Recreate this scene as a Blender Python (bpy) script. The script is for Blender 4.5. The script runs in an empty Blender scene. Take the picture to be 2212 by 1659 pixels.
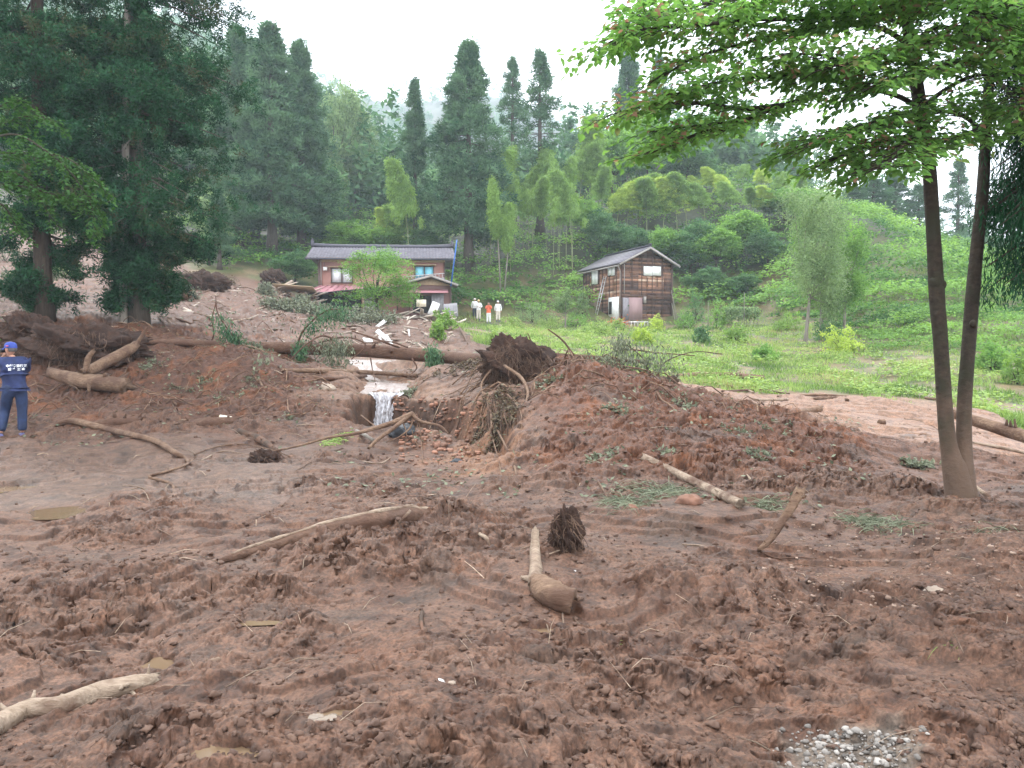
import bpy, bmesh, math, random
import numpy as np
from mathutils import Vector, Matrix, Euler
R = math.radians
rng = np.random.default_rng(7)
random.seed(7)
scene = bpy.context.scene
COL = scene.collection

# ------------------------------------------------------------------ camera
F = 1720.0                      # focal length in units of a 2212-wide frame
CX, CY = 1106.0, 829.5
CAMZ, PITCH = 1.6, R(2.15)
cam_d = bpy.data.cameras.new('camera'); cam = bpy.data.objects.new('camera', cam_d); COL.objects.link(cam)
cam.location = (0, 0, CAMZ); cam.rotation_euler = (R(90) - PITCH, 0, 0)
cam_d.sensor_width = 36; cam_d.lens = 36 * F / 2212; cam_d.clip_start = 0.05; cam_d.clip_end = 3000
scene.camera = cam

# ------------------------------------------------------------------ sky, sun, exposure
w = bpy.data.worlds.new('World'); scene.world = w; w.use_nodes = True
nt = w.node_tree; nt.nodes.clear()
wo = nt.nodes.new('ShaderNodeOutputWorld'); bg = nt.nodes.new('ShaderNodeBackground')
sky = nt.nodes.new('ShaderNodeTexSky'); sky.sky_type = 'NISHITA'; sky.sun_disc = False
sky.sun_elevation = R(52); sky.sun_rotation = R(150); sky.dust_density = 4.0; sky.air_density = 1.0
tcw = nt.nodes.new('ShaderNodeTexCoord'); nz = nt.nodes.new('ShaderNodeTexNoise'); nz.inputs['Scale'].default_value = 1.6
nz.inputs['Detail'].default_value = 3
cr = nt.nodes.new('ShaderNodeValToRGB')
cr.color_ramp.elements[0].position = .3; cr.color_ramp.elements[0].color = (11.0, 11.6, 12.6, 1)
cr.color_ramp.elements[1].position = .7; cr.color_ramp.elements[1].color = (14.5, 14.9, 15.3, 1)
mx = nt.nodes.new('ShaderNodeMix'); mx.data_type = 'RGBA'; mx.inputs[0].default_value = .86
nt.links.new(tcw.outputs['Generated'], nz.inputs['Vector']); nt.links.new(nz.outputs['Fac'], cr.inputs['Fac'])
nt.links.new(sky.outputs[0], mx.inputs[6]); nt.links.new(cr.outputs[0], mx.inputs[7])
nt.links.new(mx.outputs[2], bg.inputs['Color']); bg.inputs['Strength'].default_value = .10
nt.links.new(bg.outputs[0], wo.inputs['Surface'])
sun_d = bpy.data.lights.new('sun', 'SUN'); sun_d.energy = 1.5; sun_d.angle = R(10); sun_d.color = (1, .96, .9)
sun = bpy.data.objects.new('sun', sun_d); COL.objects.link(sun)
sun.rotation_euler = (R(38), 0, R(180 - 150 + 180))
scene.view_settings.view_transform = 'Standard'; scene.view_settings.look = 'None'
scene.view_settings.exposure = 1.5; scene.view_settings.gamma = 1
c = scene.cycles
c.max_bounces = 6; c.diffuse_bounces = 3; c.glossy_bounces = 2; c.transmission_bounces = 4
c.transparent_max_bounces = 6; c.volume_bounces = 3
c.use_adaptive_sampling = True; c.adaptive_threshold = 0.02
c.use_denoising = True
try: c.denoiser = 'OPENIMAGEDENOISE'
except Exception: pass
c.denoising_prefilter = 'ACCURATE'
c.sample_clamp_indirect = 8

# ------------------------------------------------------------------ pixel helpers: where on a view line a thing stands
ct, st = math.cos(PITCH), math.sin(PITCH)
def ray(px, py):
    u = (px - CX) / F; v = (CY - py) / F
    return np.array([u, ct + v * st, -st + v * ct])
def at(px, py, Y):
    d = ray(px, py); t = Y / d[1]
    return Vector((d[0] * t, Y, CAMZ + d[2] * t))
def atx(px, Y):                 # x of a bearing at distance Y
    return (px - CX) / F * Y / ct

# ------------------------------------------------------------------ names and properties
def tag(o, label=None, cat=None, group=None, kind=None):
    if label: o['label'] = label
    if cat: o['category'] = cat
    if group: o['group'] = group
    if kind: o['kind'] = kind
    return o
def empty(name, loc, label=None, cat=None, group=None, rz=0):
    o = bpy.data.objects.new(name, None); COL.objects.link(o)
    o.location = loc; o.rotation_euler = (0, 0, rz); o.empty_display_size = .2
    return tag(o, label, cat, group)
def copy_tree(o, parent=None):
    c = o.copy(); COL.objects.link(c); c.parent = parent
    for ch in [x for x in COL.objects if x.parent == o]: copy_tree(ch, c)
    return c

# ------------------------------------------------------------------ mesh collecting
class MB:
    def __init__(s): s.V = []; s.F = {3: [], 4: []}; s.T = []; s.n = 0
    def add(s, V, faces, tint=0.5):
        V = np.asarray(V, dtype=np.float64).reshape(-1, 3); faces = np.asarray(faces, dtype=np.int64)
        if len(V) == 0: return
        s.V.append(V); s.F[faces.shape[1]].append(faces + s.n)
        s.T.append(np.broadcast_to(np.asarray(tint, dtype=np.float64), (len(V),)).copy()); s.n += len(V)
    def add2(s, V, quads, tris, tint=0.5):
        V = np.asarray(V, dtype=np.float64).reshape(-1, 3)
        s.V.append(V)
        if len(quads): s.F[4].append(np.asarray(quads, dtype=np.int64) + s.n)
        if len(tris): s.F[3].append(np.asarray(tris, dtype=np.int64) + s.n)
        s.T.append(np.broadcast_to(np.asarray(tint, dtype=np.float64), (len(V),)).copy()); s.n += len(V)
    def mesh(s, name, mat, smooth=False, col=None):
        V = np.concatenate(s.V) if s.V else np.zeros((0, 3))
        q = np.concatenate(s.F[4]) if s.F[4] else np.zeros((0, 4), int)
        t = np.concatenate(s.F[3]) if s.F[3] else np.zeros((0, 3), int)
        me = bpy.data.meshes.new(name)
        me.vertices.add(len(V)); me.vertices.foreach_set('co', V.astype(np.float32).ravel())
        nl = len(q) * 4 + len(t) * 3
        me.loops.add(nl); me.loops.foreach_set('vertex_index', np.concatenate([q.ravel(), t.ravel()]).astype(np.int32))
        me.polygons.add(len(q) + len(t))
        ls = np.concatenate([np.arange(len(q)) * 4, len(q) * 4 + np.arange(len(t)) * 3]).astype(np.int32)
        me.polygons.foreach_set('loop_start', ls)
        if smooth: me.polygons.foreach_set('use_smooth', np.ones(len(q) + len(t), dtype=bool))
        a = me.attributes.new('tint', 'FLOAT', 'POINT'); a.data.foreach_set('value', np.concatenate(s.T).astype(np.float32))
        if col is not None:
            a = me.attributes.new('Col', 'FLOAT_COLOR', 'POINT'); a.data.foreach_set('color', col.astype(np.float32).ravel())
        me.update(); me.validate()
        for m in (mat if isinstance(mat, (list, tuple)) else [mat]): me.materials.append(m)
        return me
    def build(s, name, mat, parent=None, smooth=False, col=None, loc=None):
        o = bpy.data.objects.new(name, s.mesh(name, mat, smooth, col)); COL.objects.link(o)
        if parent is not None: o.parent = parent
        if loc is not None: o.location = loc
        return o
    # plain solids
    def box(s, c, d, rot=None, tint=.5):
        V = np.array([[x, y, z] for x in (-.5, .5) for y in (-.5, .5) for z in (-.5, .5)]) * np.array(d)
        if rot is not None: V = V @ np.array(rot.to_3x3() if hasattr(rot, 'to_3x3') else rot).T
        s.add(V + np.array(c), [[0, 1, 3, 2], [4, 6, 7, 5], [0, 4, 5, 1], [2, 3, 7, 6], [0, 2, 6, 4], [1, 5, 7, 3]], tint)
    def bar(s, a, b, wd, hg, tint=.5):      # box from a to b
        a = Vector(a); b = Vector(b); d = b - a; L = d.length
        m = d.to_track_quat('X', 'Z').to_matrix()
        s.box((a + b) / 2, (L, wd, hg), m, tint)
    def tube(s, P, rad, n=8, tint=.5, cap=True, jit=0, sq=1.0):
        P = np.asarray([tuple(p) for p in P], dtype=np.float64); k = len(P)
        rad = np.broadcast_to(np.asarray(rad, dtype=np.float64), (k,))
        T = np.gradient(P, axis=0); T /= np.linalg.norm(T, axis=1, keepdims=True) + 1e-9
        up = np.array([0, 0, 1.0]) if abs(T[0][2]) < .9 else np.array([0, 1.0, 0])
        A = np.cross(T, up); A /= np.linalg.norm(A, axis=1, keepdims=True) + 1e-9
        B = np.cross(A, T)
        th = np.arange(n) / n * 2 * np.pi
        rr = rad[:, None] * np.ones((1, n))
        if jit: rr = rr * (1 + jit * rng.normal(size=(k, n)).clip(-2, 2))
        V = P[:, None, :] + rr[..., None] * (np.cos(th)[None, :, None] * A[:, None, :] + sq * np.sin(th)[None, :, None] * B[:, None, :])
        V = V.reshape(-1, 3)
        i = np.arange(k - 1)[:, None] * n; j = np.arange(n)[None, :]; j2 = (j + 1) % n
        q = np.stack([i + j, i + j2, i + n + j2, i + n + j], -1).reshape(-1, 4)
        t = []
        if cap:
            V = np.vstack([V, P[0], P[-1]]); b = k * n
            t = [[b, (x + 1) % n, x] for x in range(n)] + [[b + 1, (k - 1) * n + x, (k - 1) * n + (x + 1) % n] for x in range(n)]
        s.add2(V, q, t, tint)
    def leaves(s, P, D, N, L, W, tint=.5, fold=0.0):    # pointed leaf blades: base, two sides, tip
        n = len(P)
        if n == 0: return
        D = D / (np.linalg.norm(D, axis=1, keepdims=True) + 1e-9)
        S = np.cross(D, N); S /= np.linalg.norm(S, axis=1, keepdims=True) + 1e-9
        U = np.cross(S, D)
        L = np.broadcast_to(np.asarray(L, float), (n,))[:, None]; W = np.broadcast_to(np.asarray(W, float), (n,))[:, None]
        V = np.stack([P, P + D * L * .45 + S * W * .5 + U * W * fold, P + D * L, P + D * L * .45 - S * W * .5 + U * W * fold], 1)
        q = np.arange(n)[:, None] * 4 + np.arange(4)[None, :]
        s.add(V.reshape(-1, 3), q, np.repeat(np.broadcast_to(np.asarray(tint, float), (n,)), 4))

def rnd_dir(n):
    v = rng.normal(size=(n, 3)); return v / np.linalg.norm(v, axis=1, keepdims=True)
def spline(pts, n):             # Catmull-Rom through the points
    P = np.asarray([tuple(p) for p in pts], float)
    if len(P) == 2: 
        t = np.linspace(0, 1, n)[:, None]; return P[0] * (1 - t) + P[1] * t
    E = np.vstack([2 * P[0] - P[1], P, 2 * P[-1] - P[-2]])
    t = np.linspace(0, len(P) - 1 - 1e-6, n); i = t.astype(int); f = (t - i)[:, None]
    a, b, c_, d = E[i], E[i + 1], E[i + 2], E[i + 3]
    return .5 * (2 * b + (c_ - a) * f + (2 * a - 5 * b + 4 * c_ - d) * f ** 2 + (3 * b - a - 3 * c_ + d) * f ** 3)

# ------------------------------------------------------------------ noise
_pr = np.random.default_rng(11); PERM = _pr.permutation(4096).astype(np.int64)
GA = _pr.random(4096) * 2 * np.pi; GX, GY = np.cos(GA), np.sin(GA); HV = _pr.random(4096); HV2 = _pr.random(4096)
def _h(i, j, s): return PERM[(PERM[(i + s * 131) & 4095] + j) & 4095]
def perlin(x, y, s=0):
    i = np.floor(x).astype(np.int64); j = np.floor(y).astype(np.int64); fx = x - i; fy = y - j
    u = fx * fx * fx * (fx * (fx * 6 - 15) + 10); v = fy * fy * fy * (fy * (fy * 6 - 15) + 10)
    def g(a, b):
        h = _h(i + a, j + b, s); return GX[h] * (fx - a) + GY[h] * (fy - b)
    return 1.5 * ((g(0, 0) * (1 - u) + g(1, 0) * u) * (1 - v) + (g(0, 1) * (1 - u) + g(1, 1) * u) * v)
def fbm(x, y, s=0, o=4, gain=.5):
    r = 0; a = 1
    for k in range(o): r = r + a * perlin(x * 2 ** k + 17 * k, y * 2 ** k, s + k); a *= gain
    return r
def worley(x, y, s=0):          # nearest feature distance and a random id
    i = np.floor(x).astype(np.int64); j = np.floor(y).astype(np.int64)
    best = np.full(x.shape, 9.0); idv = np.zeros(x.shape)
    for a in (-1, 0, 1):
        for b in (-1, 0, 1):
            h = _h(i + a, j + b, s); dx = i + a + HV[h] - x; dy = j + b + HV2[h] - y
            d = dx * dx + dy * dy; m = d < best; best = np.where(m, d, best); idv = np.where(m, GX[h], idv)
    return np.sqrt(best), idv
def sstep(a, b, x): t = np.clip((x - a) / (b - a), 0, 1); return t * t * (3 - 2 * t)
# ------------------------------------------------------------------ the ground: heights through surveyed points
# (px, py, Y): seen on this bearing and elevation at distance Y
CP = [
 # foreground mud flat
 (-400,1659,3.2),(300,1659,3.15),(1106,1659,3.1),(1900,1659,3.1),(2700,1659,3.1),
 (-300,1400,4.4),(400,1400,4.35),(1106,1420,4.2),(1700,1400,4.3),(2500,1400,4.3),
 (-300,1200,6.4),(300,1200,6.3),(900,1200,6.3),(1400,1230,6.0),(1900,1200,6.3),(2500,1200,6.3),
 (-300,1060,9.5),(100,1060,9.4),(500,1060,9.4),(850,1060,9.4),(1150,1080,8.9),(1400,1105,8.3),(1600,1110,8.1),(1900,1110,8.2),(2212,1100,8.4),(2600,1100,8.4),
 (0,965,13.6),(200,960,13.6),(400,965,13.4),(560,1000,11.9),(700,1000,11.9),(880,995,12.2),(1000,1010,11.6),
 # right mound
 (1250,1010,10.6),(1400,1020,10.2),(1650,1030,10.2),(1900,1030,10.4),
 (1130,900,13.2),(1250,900,12.8),(1450,930,12.0),(1650,955,11.8),(1850,975,12.0),(2000,1000,11.6),(2150,1020,11.2),(2400,1030,11.2),
 (1090,800,16.5),(1200,795,15.8),(1330,815,15.3),(1460,852,14.9),(1600,892,14.3),(1720,922,13.8),(1850,940,13.8),
 (1040,800,18.0),(1000,800,20),(1150,790,19.5),(1300,815,19.5),(1460,850,19.5),(1600,880,19),(1750,890,18.5),
 # mud flat behind
 (1600,860,24),(1750,868,23),(1900,880,21),(2020,905,18.5),(2030,872,24.5),(2120,950,16),(2212,985,15),(2500,985,15),(2212,920,20),(2120,905,20),(2500,930,20),
 # left bank
 (-300,960,14),(-300,850,17),(0,880,16.6),(150,880,16.5),(300,880,16.5),(450,890,16.2),(600,880,16.2),(680,890,15.6),
 (0,800,19),(150,790,19.5),(300,800,19),(450,790,19),(560,790,19),(650,805,18.6),
 (690,850,16.9),(740,960,13.5),
 # stream bed
 (760,846,17.4),(830,846,17.4),(900,856,17.2),(960,865,16.8),(790,810,20.5),(870,800,21.5),(950,800,20),(700,815,21),(800,785,25),(900,780,25),(1000,775,25),
 (760,760,29),(900,765,29),
 # left bank top and behind
 (-300,760,21),(0,740,22),(100,705,24),(200,705,24),(300,712,24),(420,745,23),(560,760,23),(660,770,23.5),
 (0,650,32),(150,650,32),(300,665,32),(450,690,32),(600,715,32),(750,735,33),(880,740,33),
 (0,590,45),(200,600,46),(400,625,46),(560,650,46),(700,675,46),(860,690,46),(960,712,42),(1020,722,40),
 (-300,590,45),(-300,500,65),(0,520,65),(200,540,66),(380,585,62),(450,600,60),(560,612,60),(640,640,58),
 (700,676,60),(820,686,60),(960,694,60),(830,690,54),(1010,700,54),
 # grass plateau and slope
 (1055,699,62),(1150,700,62),(1250,696,64),(1340,694,64),(1450,697,64),(1550,697,62),(1640,700,60),
 (1060,712,50),(1150,715,50),(1300,716,50),(1450,722,48),(1600,720,50),
 (1050,745,34),(1150,760,31),(1300,765,34),(1450,790,31),(1500,760,38),(1650,770,37),(1600,820,29),(1750,830,28.5),(1900,850,26.5),
 (1700,700,55),(1800,715,50),(1900,725,45),(1800,770,36),(1950,790,33),(2050,800,31),(2100,860,25),(2212,880,24),(2500,880,24),
 (2000,720,42),(2130,740,38),(2212,760,36),(2500,760,36),
 # right ridge
 (1900,640,56),(2000,650,52),(2100,680,46),(2212,690,42),(2500,720,40),
 (1790,470,76),(1850,510,72),(1900,552,68),(1960,580,63),(2030,603,58),(2120,625,53),(2212,662,47),(2500,700,44),
 (1800,600,66),(1750,640,64),(1700,560,78),
 # slope behind the buildings
 (1000,640,68),(1100,640,69),(1200,640,70),(1330,630,72),(1480,620,72),(1600,630,70),
 (950,600,74),(1100,560,78),(1230,540,80),(1350,530,82),(1500,520,82),(1620,500,82),
 (1000,520,86),(1130,480,88),(1230,472,90),(1350,455,92),(1500,440,92),(1650,430,92),
 (700,600,72),(800,610,72),(560,560,72),(640,540,78),(760,520,86),(860,515,88),(480,560,74),
 (700,485,100),(820,480,100),(900,480,100),
 # behind: hollow, then the mountain on the left and the far one
 (1100,470,110),(1250,460,115),(1500,390,115),(1700,400,115),(1350,380,125),
 (900,500,130),(1000,480,300),(1150,470,300),(780,440,130),
 (820,440,320),(760,400,350),(700,330,380),(620,260,380),(500,170,380),(400,110,380),(250,100,340),(0,60,320),(-300,60,320),
 (200,300,110),(0,350,100),(350,380,105),(-300,350,100),(100,430,82),(300,450,86),(430,470,92),(560,400,115),(620,330,140),
 (860,360,430),(800,325,430),(740,285,430),
 (900,440,480),(1000,420,520),(1200,420,520),
 (900,275,700),(950,250,700),(1050,235,700),(1200,270,735),(1290,350,735),(1400,420,630),(1600,430,630),
 (1500,430,300),(1700,440,300),(1850,560,120),(1950,610,110),(2100,640,100),(2212,650,100),(2500,650,100),
 (1900,600,255),(2050,600,285),(2150,585,285),(2260,580,285),(2500,560,285),(2200,600,450),(1800,500,600),(2500,560,630),
]
def uv_of(x, y):
    y = np.maximum(y, -1.0); return x / (y + 2.5), np.log(y + 2.5)
_pts = np.array([tuple(at(*p)) for p in CP] +
   [(x, y, z) for x, y, z in ((-12, 1, .1), (-5, 1, 0), (0, 1, 0), (5, 1, 0), (12, 1, 0), (-3, 0, 0), (3, 0, 0), (-9, -1, .1), (9, -1, 0), (0, -1, 0), (-14, 6, .2), (14, 5, 0))])
_pu, _pv = uv_of(_pts[:, 0], _pts[:, 1]); _n = len(_pts)
SV = .55
def _k(r2): return np.where(r2 > 1e-12, r2 * np.log(r2 + 1e-12) * .5, 0)
_K = _k((_pu[:, None] - _pu) ** 2 + (SV * (_pv[:, None] - _pv)) ** 2) + np.eye(_n) * 2e-3
_P = np.c_[np.ones(_n), _pu, _pv]
# elevations interpolated as slopes seen from the origin keep far hills and near ground on one scale
_q = _pts[:, 2] / (np.maximum(_pts[:, 1], 0) + 2.5)
_S = np.linalg.solve(np.block([[_K, _P], [_P.T, np.zeros((3, 3))]]), np.r_[_q, 0, 0, 0])
GU = np.linspace(-1.5, 1.5, 301); GV = np.linspace(math.log(1.5), math.log(1000), 340)
_gu, _gv = np.meshgrid(GU, GV, indexing='ij')
_g = np.zeros(_gu.shape)
for k in range(len(GU)):
    uu = np.clip(_gu[k], -.78, .78); vv = np.clip(_gv[k], math.log(1.5), math.log(760))
    _g[k] = _k((uu[:, None] - _pu) ** 2 + (SV * (vv[:, None] - _pv)) ** 2) @ _S[:_n] + _S[_n] + _S[_n + 1] * uu + _S[_n + 2] * vv
def _base(x, y):
    u, v = uv_of(x, y)
    a = np.clip((u - GU[0]) / (GU[1] - GU[0]), 0, len(GU) - 1.001); b = np.clip((v - GV[0]) / (GV[1] - GV[0]), 0, len(GV) - 1.001)
    i = a.astype(int); j = b.astype(int); a = a - i; b = b - j
    s = (_g[i, j] * (1 - a) + _g[i + 1, j] * a) * (1 - b) + (_g[i, j + 1] * (1 - a) + _g[i + 1, j + 1] * a) * b
    return s * (np.maximum(y, 0) + 2.5)
def sd_poly(x, y, poly):        # signed distance, negative inside
    P = np.array(poly, float); Q = np.roll(P, -1, 0); d = np.full(x.shape, 1e9); ins = np.zeros(x.shape, bool)
    for (ax, ay), (bx, by) in zip(P, Q):
        ex, ey = bx - ax, by - ay; t = np.clip(((x - ax) * ex + (y - ay) * ey) / (ex * ex + ey * ey), 0, 1)
        d = np.minimum(d, (x - ax - t * ex) ** 2 + (y - ay - t * ey) ** 2)
        c_ = ((ay > y) != (by > y)) & (x < (bx - ax) * (y - ay) / (by - ay + 1e-12) + ax); ins ^= c_
    return np.where(ins, -1, 1) * np.sqrt(d)
def pp(*a): return [(atx(px, Y), Y) for px, Y in a]
GULLY = pp((745, 16.6), (800, 16.9), (875, 16.9), (960, 16.2), (1040, 14.9), (1110, 13.0), (1135, 11.4), (1085, 11.2), (1000, 12.6), (900, 13.5), (780, 14.2), (735, 15.2))
CHAN = pp((745, 17.3), (770, 21), (700, 24), (900, 24.5), (985, 22), (920, 19), (905, 17.2))
# grass starts beyond this distance, by bearing
GB = np.array([(-600, 74), (0, 72), (250, 72), (380, 66), (450, 63), (640, 62), (720, 66), (900, 62), (940, 54), (970, 47), (1010, 38), (1060, 32), (1100, 28), (1180, 26), (1300, 25), (1400, 25), (1480, 26.5), (1600, 26), (1750, 25.5), (1900, 24.5), (2030, 24), (2110, 21.5), (2212, 17.5), (2700, 15)], float)
def grassy(x, y):
    px = CX + x / np.maximum(y, .5) * F * ct
    gb = np.interp(px, GB[:, 0], GB[:, 1]); n = fbm(x * .35, y * .35, 5, 3)
    return sstep(-.045, .045, (y - gb) / gb + n * .06)
def HM(x, y):                   # base with gully and broad lumps: things are set on this
    x = np.asarray(x, float); y = np.asarray(y, float)
    z = _base(x, y)
    near = 1 - sstep(30, 60, y)
    wob = fbm(x * 1.3, y * 1.3, 40, 3) * .22
    m = (y > 9) & (y < 19) & (x > -6) & (x < 3)
    sd = np.full(x.shape, 9.0)
    if m.any(): sd = np.where(m, sd_poly(x, y, GULLY), 9.0)
    fl = -.62 + .25 * fbm(x * 1.1, y * 1.1, 44, 2)
    wall = np.where(y > 15.2, .45, 1.0)
    z = z + (np.minimum(fl, z) - z) * (1 - sstep(-wall, .02, sd + wob))
    m = (y > 16) & (y < 26) & (x > -11) & (x < 0)
    sd = np.full(x.shape, 9.0)
    if m.any(): sd = np.where(m, sd_poly(x, y, CHAN), 9.0)
    z = z - .28 * (1 - sstep(-.5, .25, sd + wob))
    g = grassy(x, y)
    amp = near * (1 - .75 * g)
    z = z + amp * (.10 * perlin(x * .55, y * .55, 50) + .05 * fbm(x * 1.1, y * 1.1, 51, 2))
    # torn steps of sliding mud
    s1 = fbm(x * .45 + 3, y * .6, 60, 3) + .13 * fbm(x * 2.7, y * 3.3, 61, 3)
    for lv, a in ((-.25, .035), (.0, .045), (.28, .045)): z = z + amp * a * sstep(lv, lv + .035, s1)
    z = z + sstep(60, 110, y) * (1.2 + y * .006) * fbm(x * .04, y * .04, 70, 3)
    return z
def H1(x, y): return float(HM(np.array([x]), np.array([y]))[0])
_T = np.exp(np.linspace(math.log(1.2), math.log(500), 2600))
def onpix(px, py, tmin=0, lift=0):
    d = ray(px, py); T = _T[_T > tmin]; X = d[0] * T; Y = d[1] * T; Z = CAMZ + d[2] * T
    b = np.nonzero(Z < HM(X, Y))[0]
    if len(b) == 0: i = len(T) - 1
    else: i = b[0]
    if i == 0: i = 1
    e1 = Z[i - 1] - HM(X[i - 1:i], Y[i - 1:i])[0]; e2 = Z[i] - HM(X[i:i + 1], Y[i:i + 1])[0]
    f = np.clip(e1 / (e1 - e2 + 1e-9), 0, 1); t = T[i - 1] + f * (T[i] - T[i - 1])
    return Vector((d[0] * t, d[1] * t, CAMZ + d[2] * t + lift))

# puddles: (px, py, half width px, half depth m, angle)
PUDPX = [(342, 1445, 30, .14, .5), (132, 1112, 52, .22, .1), (715, 1555, 62, .035, .42), (555, 1353, 44, .03, .05), (480, 1640, 60, .06, .25), (285, 1572, 30, .03, 0), (1180, 1372, 34, .06, 0), (10, 1060, 60, .2, .1)]
PUDLAB = ['small tan puddle holding a twig in the left foreground', 'tan puddle on the wet mud flat at left', 'narrow bright puddle reflecting the sky near the bottom', 'thin shiny puddle left of the foreground centre', 'tan puddle at the bottom edge', 'faint tan puddle below the weathered log', 'brown puddle under the bent root wood', 'wide shallow puddle at the left edge']
PUD = []
for (px, py, hw, hd, an) in PUDPX:
    p = onpix(px, py, 2); PUD.append((p.x, p.y, hw / F * p.y, hd, an, p.z + .02))

# mesh: one sheet, finer near the middle of the valley
NC = 1000
lg = lambda a, b, n: np.exp(np.linspace(math.log(a), math.log(b), n))
ys = np.r_[np.linspace(-6, 1.5, 24)[:-1], lg(1.5, 2.8, 50)[:-1], lg(2.8, 9, 480)[:-1], lg(9, 22, 330)[:-1], lg(22, 60, 190)[:-1], lg(60, 1150, 190)]
uc = np.r_[-1.55 + np.linspace(0, .8, 22)[:-1], np.linspace(-.72, .72, NC), 1.55 - np.linspace(.8, 0, 22)[1:]]
YY = np.repeat(ys[:, None], len(uc), 1)
XX = uc[None, :] * (np.maximum(YY, 0) + .6) + np.sign(uc)[None, :] * np.maximum(np.abs(uc) - .72, 0)[None, :] * 14
ZZ = HM(XX.ravel(), YY.ravel()).reshape(XX.shape)
sel = YY < 55
x, y = XX[sel], YY[sel]
wx = x + .05 * perlin(x * 7, y * 7, 80); wy = y + .05 * perlin(x * 7, y * 7, 81)
g = grassy(x, y)
pxb = CX + x / np.maximum(y, .5) * F * ct
cut = lambda p: np.interp(p, [1100, 1250, 1460, 1600, 1720, 1850, 2000], [18.5, 17.2, 15.8, 15.0, 14.4, 13.9, 12.5])
mound = sstep(1120, 1240, pxb) * (1 - sstep(1800, 2050, pxb)) * sstep(8.6, 10, y) * (1 - sstep(.0, 1.2, y - cut(pxb)))
leftbank = (1 - sstep(640, 760, pxb)) * sstep(13.5, 16, y)
flatwet = (1 - sstep(560, 720, pxb)) * sstep(7.5, 9, y + .8 * perlin(x, y, 3)) * (1 - sstep(12.3, 13.6, y))
flatr = sstep(1380, 1500, pxb) * sstep(.1, 1.3, y - cut(pxb))
slopeR = sstep(1750, 1950, pxb) * sstep(8.4, 10, y) * (1 - sstep(14, 17, y))
gravel_zone = sstep(1680, 1740, pxb) * (1 - sstep(1940, 2010, pxb)) * (1 - sstep(3.25, 3.5, y))
rough = (1 - .85 * gravel_zone) * np.clip(.55 + .75 * fbm(x * .5, y * .5, 82, 3) + .62 * mound + .4 * leftbank - .6 * flatwet - .45 * flatr - .3 * slopeR, .07, 1.25) * (1 - .72 * sstep(.08, .30, fbm(x * .32 + 5, y * .75, 112, 3)) * (1 - mound) * (1 - leftbank)) * (1 - .85 * g)
d1, i1 = worley(wx * 3.6, wy * 3.6, 83); d2, i2 = worley(wx * 8.5 + 4, wy * 8.5, 84); d3, i3 = worley(wx * 16, wy * 16 + 7, 85)
bump = lambda d: np.sqrt(np.clip(1 - (d / .85) ** 2, 0, 1))
far = 1 - sstep(14, 30, y)
pit = sstep(.25, .6, fbm(x * 2.1, y * 2.6, 86, 3))
ridge = 1 - np.abs(fbm(wx * 2.4, wy * 3.0, 88, 4, .6))
d4, i4 = worley(wx * 29 + 3, wy * 29, 96); near8 = 1 - sstep(7, 13, y); d5, i5 = worley(x * 1.35 + .25 * perlin(x * 2, y * 2, 97), y * 1.7, 98)
crumb = bump(d2) * (.3 + np.abs(i2)) * .026 + bump(d3) * (.3 + np.abs(i3)) * .015 * far + bump(d4) * (.3 + np.abs(i4)) * .0075 * near8
lump = bump(d1) * (.25 + .9 * i1 ** 2) * .036 + bump(d5) * np.clip(i5, 0, 1) * .075
mask = .35 + .65 * sstep(-.25, .35, fbm(x * 1.4, y * 1.4, 99, 3))
dz = rough * (lump + crumb * (.5 + mask))
dz -= rough * (.055 * pit * (1 - .6 * bump(d1)) + .045 * sstep(.22, .42, fbm(wx * 6.5, wy * 7.5, 100, 4, .6)) * mask + .016 * sstep(.15, .35, fbm(wx * 17, wy * 19, 106, 3, .6)) * far)
dz += rough * (.018 * fbm(wx * 4.5, wy * 5.5, 87, 4, .6) + .03 * (ridge - .75))
dz += .004 * fbm(x * 16, y * 16, 89, 3) * (1 - g)
ZZ[sel] += dz
for (cx0, cy0, rx, ry, an, zl) in PUD:
    m_ = (np.abs(XX - cx0) < 1.5) & (np.abs(YY - cy0) < 1.5); a_ = XX[m_] - cx0; b_ = YY[m_] - cy0; c_, s_ = math.cos(an), math.sin(an); u_ = a_ * c_ + b_ * s_; v_ = -a_ * s_ + b_ * c_
    q_ = np.sqrt((u_ / rx) ** 2 + (v_ / ry) ** 2) + .30 * fbm(XX[m_] * 7, YY[m_] * 7, 95, 3)
    zz_ = ZZ[m_]; t_ = 1 - sstep(.75, 1.15, q_); zz_ = zz_ + (zl - .05 - zz_) * t_; t2 = (1 - sstep(1.3, 2.4, q_)) * (1 - t_); ZZ[m_] = zz_ + (np.maximum(zz_, zl - .004) - zz_) * t2
zs = ZZ[sel]; amp_ = rough * (1 - sstep(20, 40, y))
dX = amp_ * .022 * fbm(y * 9 + 3, zs * 11, 108, 3); dY = amp_ * (.045 * fbm(x * 7, zs * 13, 109, 4, .6))
XX[sel] += dX; YY[sel] += dY
crev = np.zeros(XX.shape); crev[sel] = rough
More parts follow.
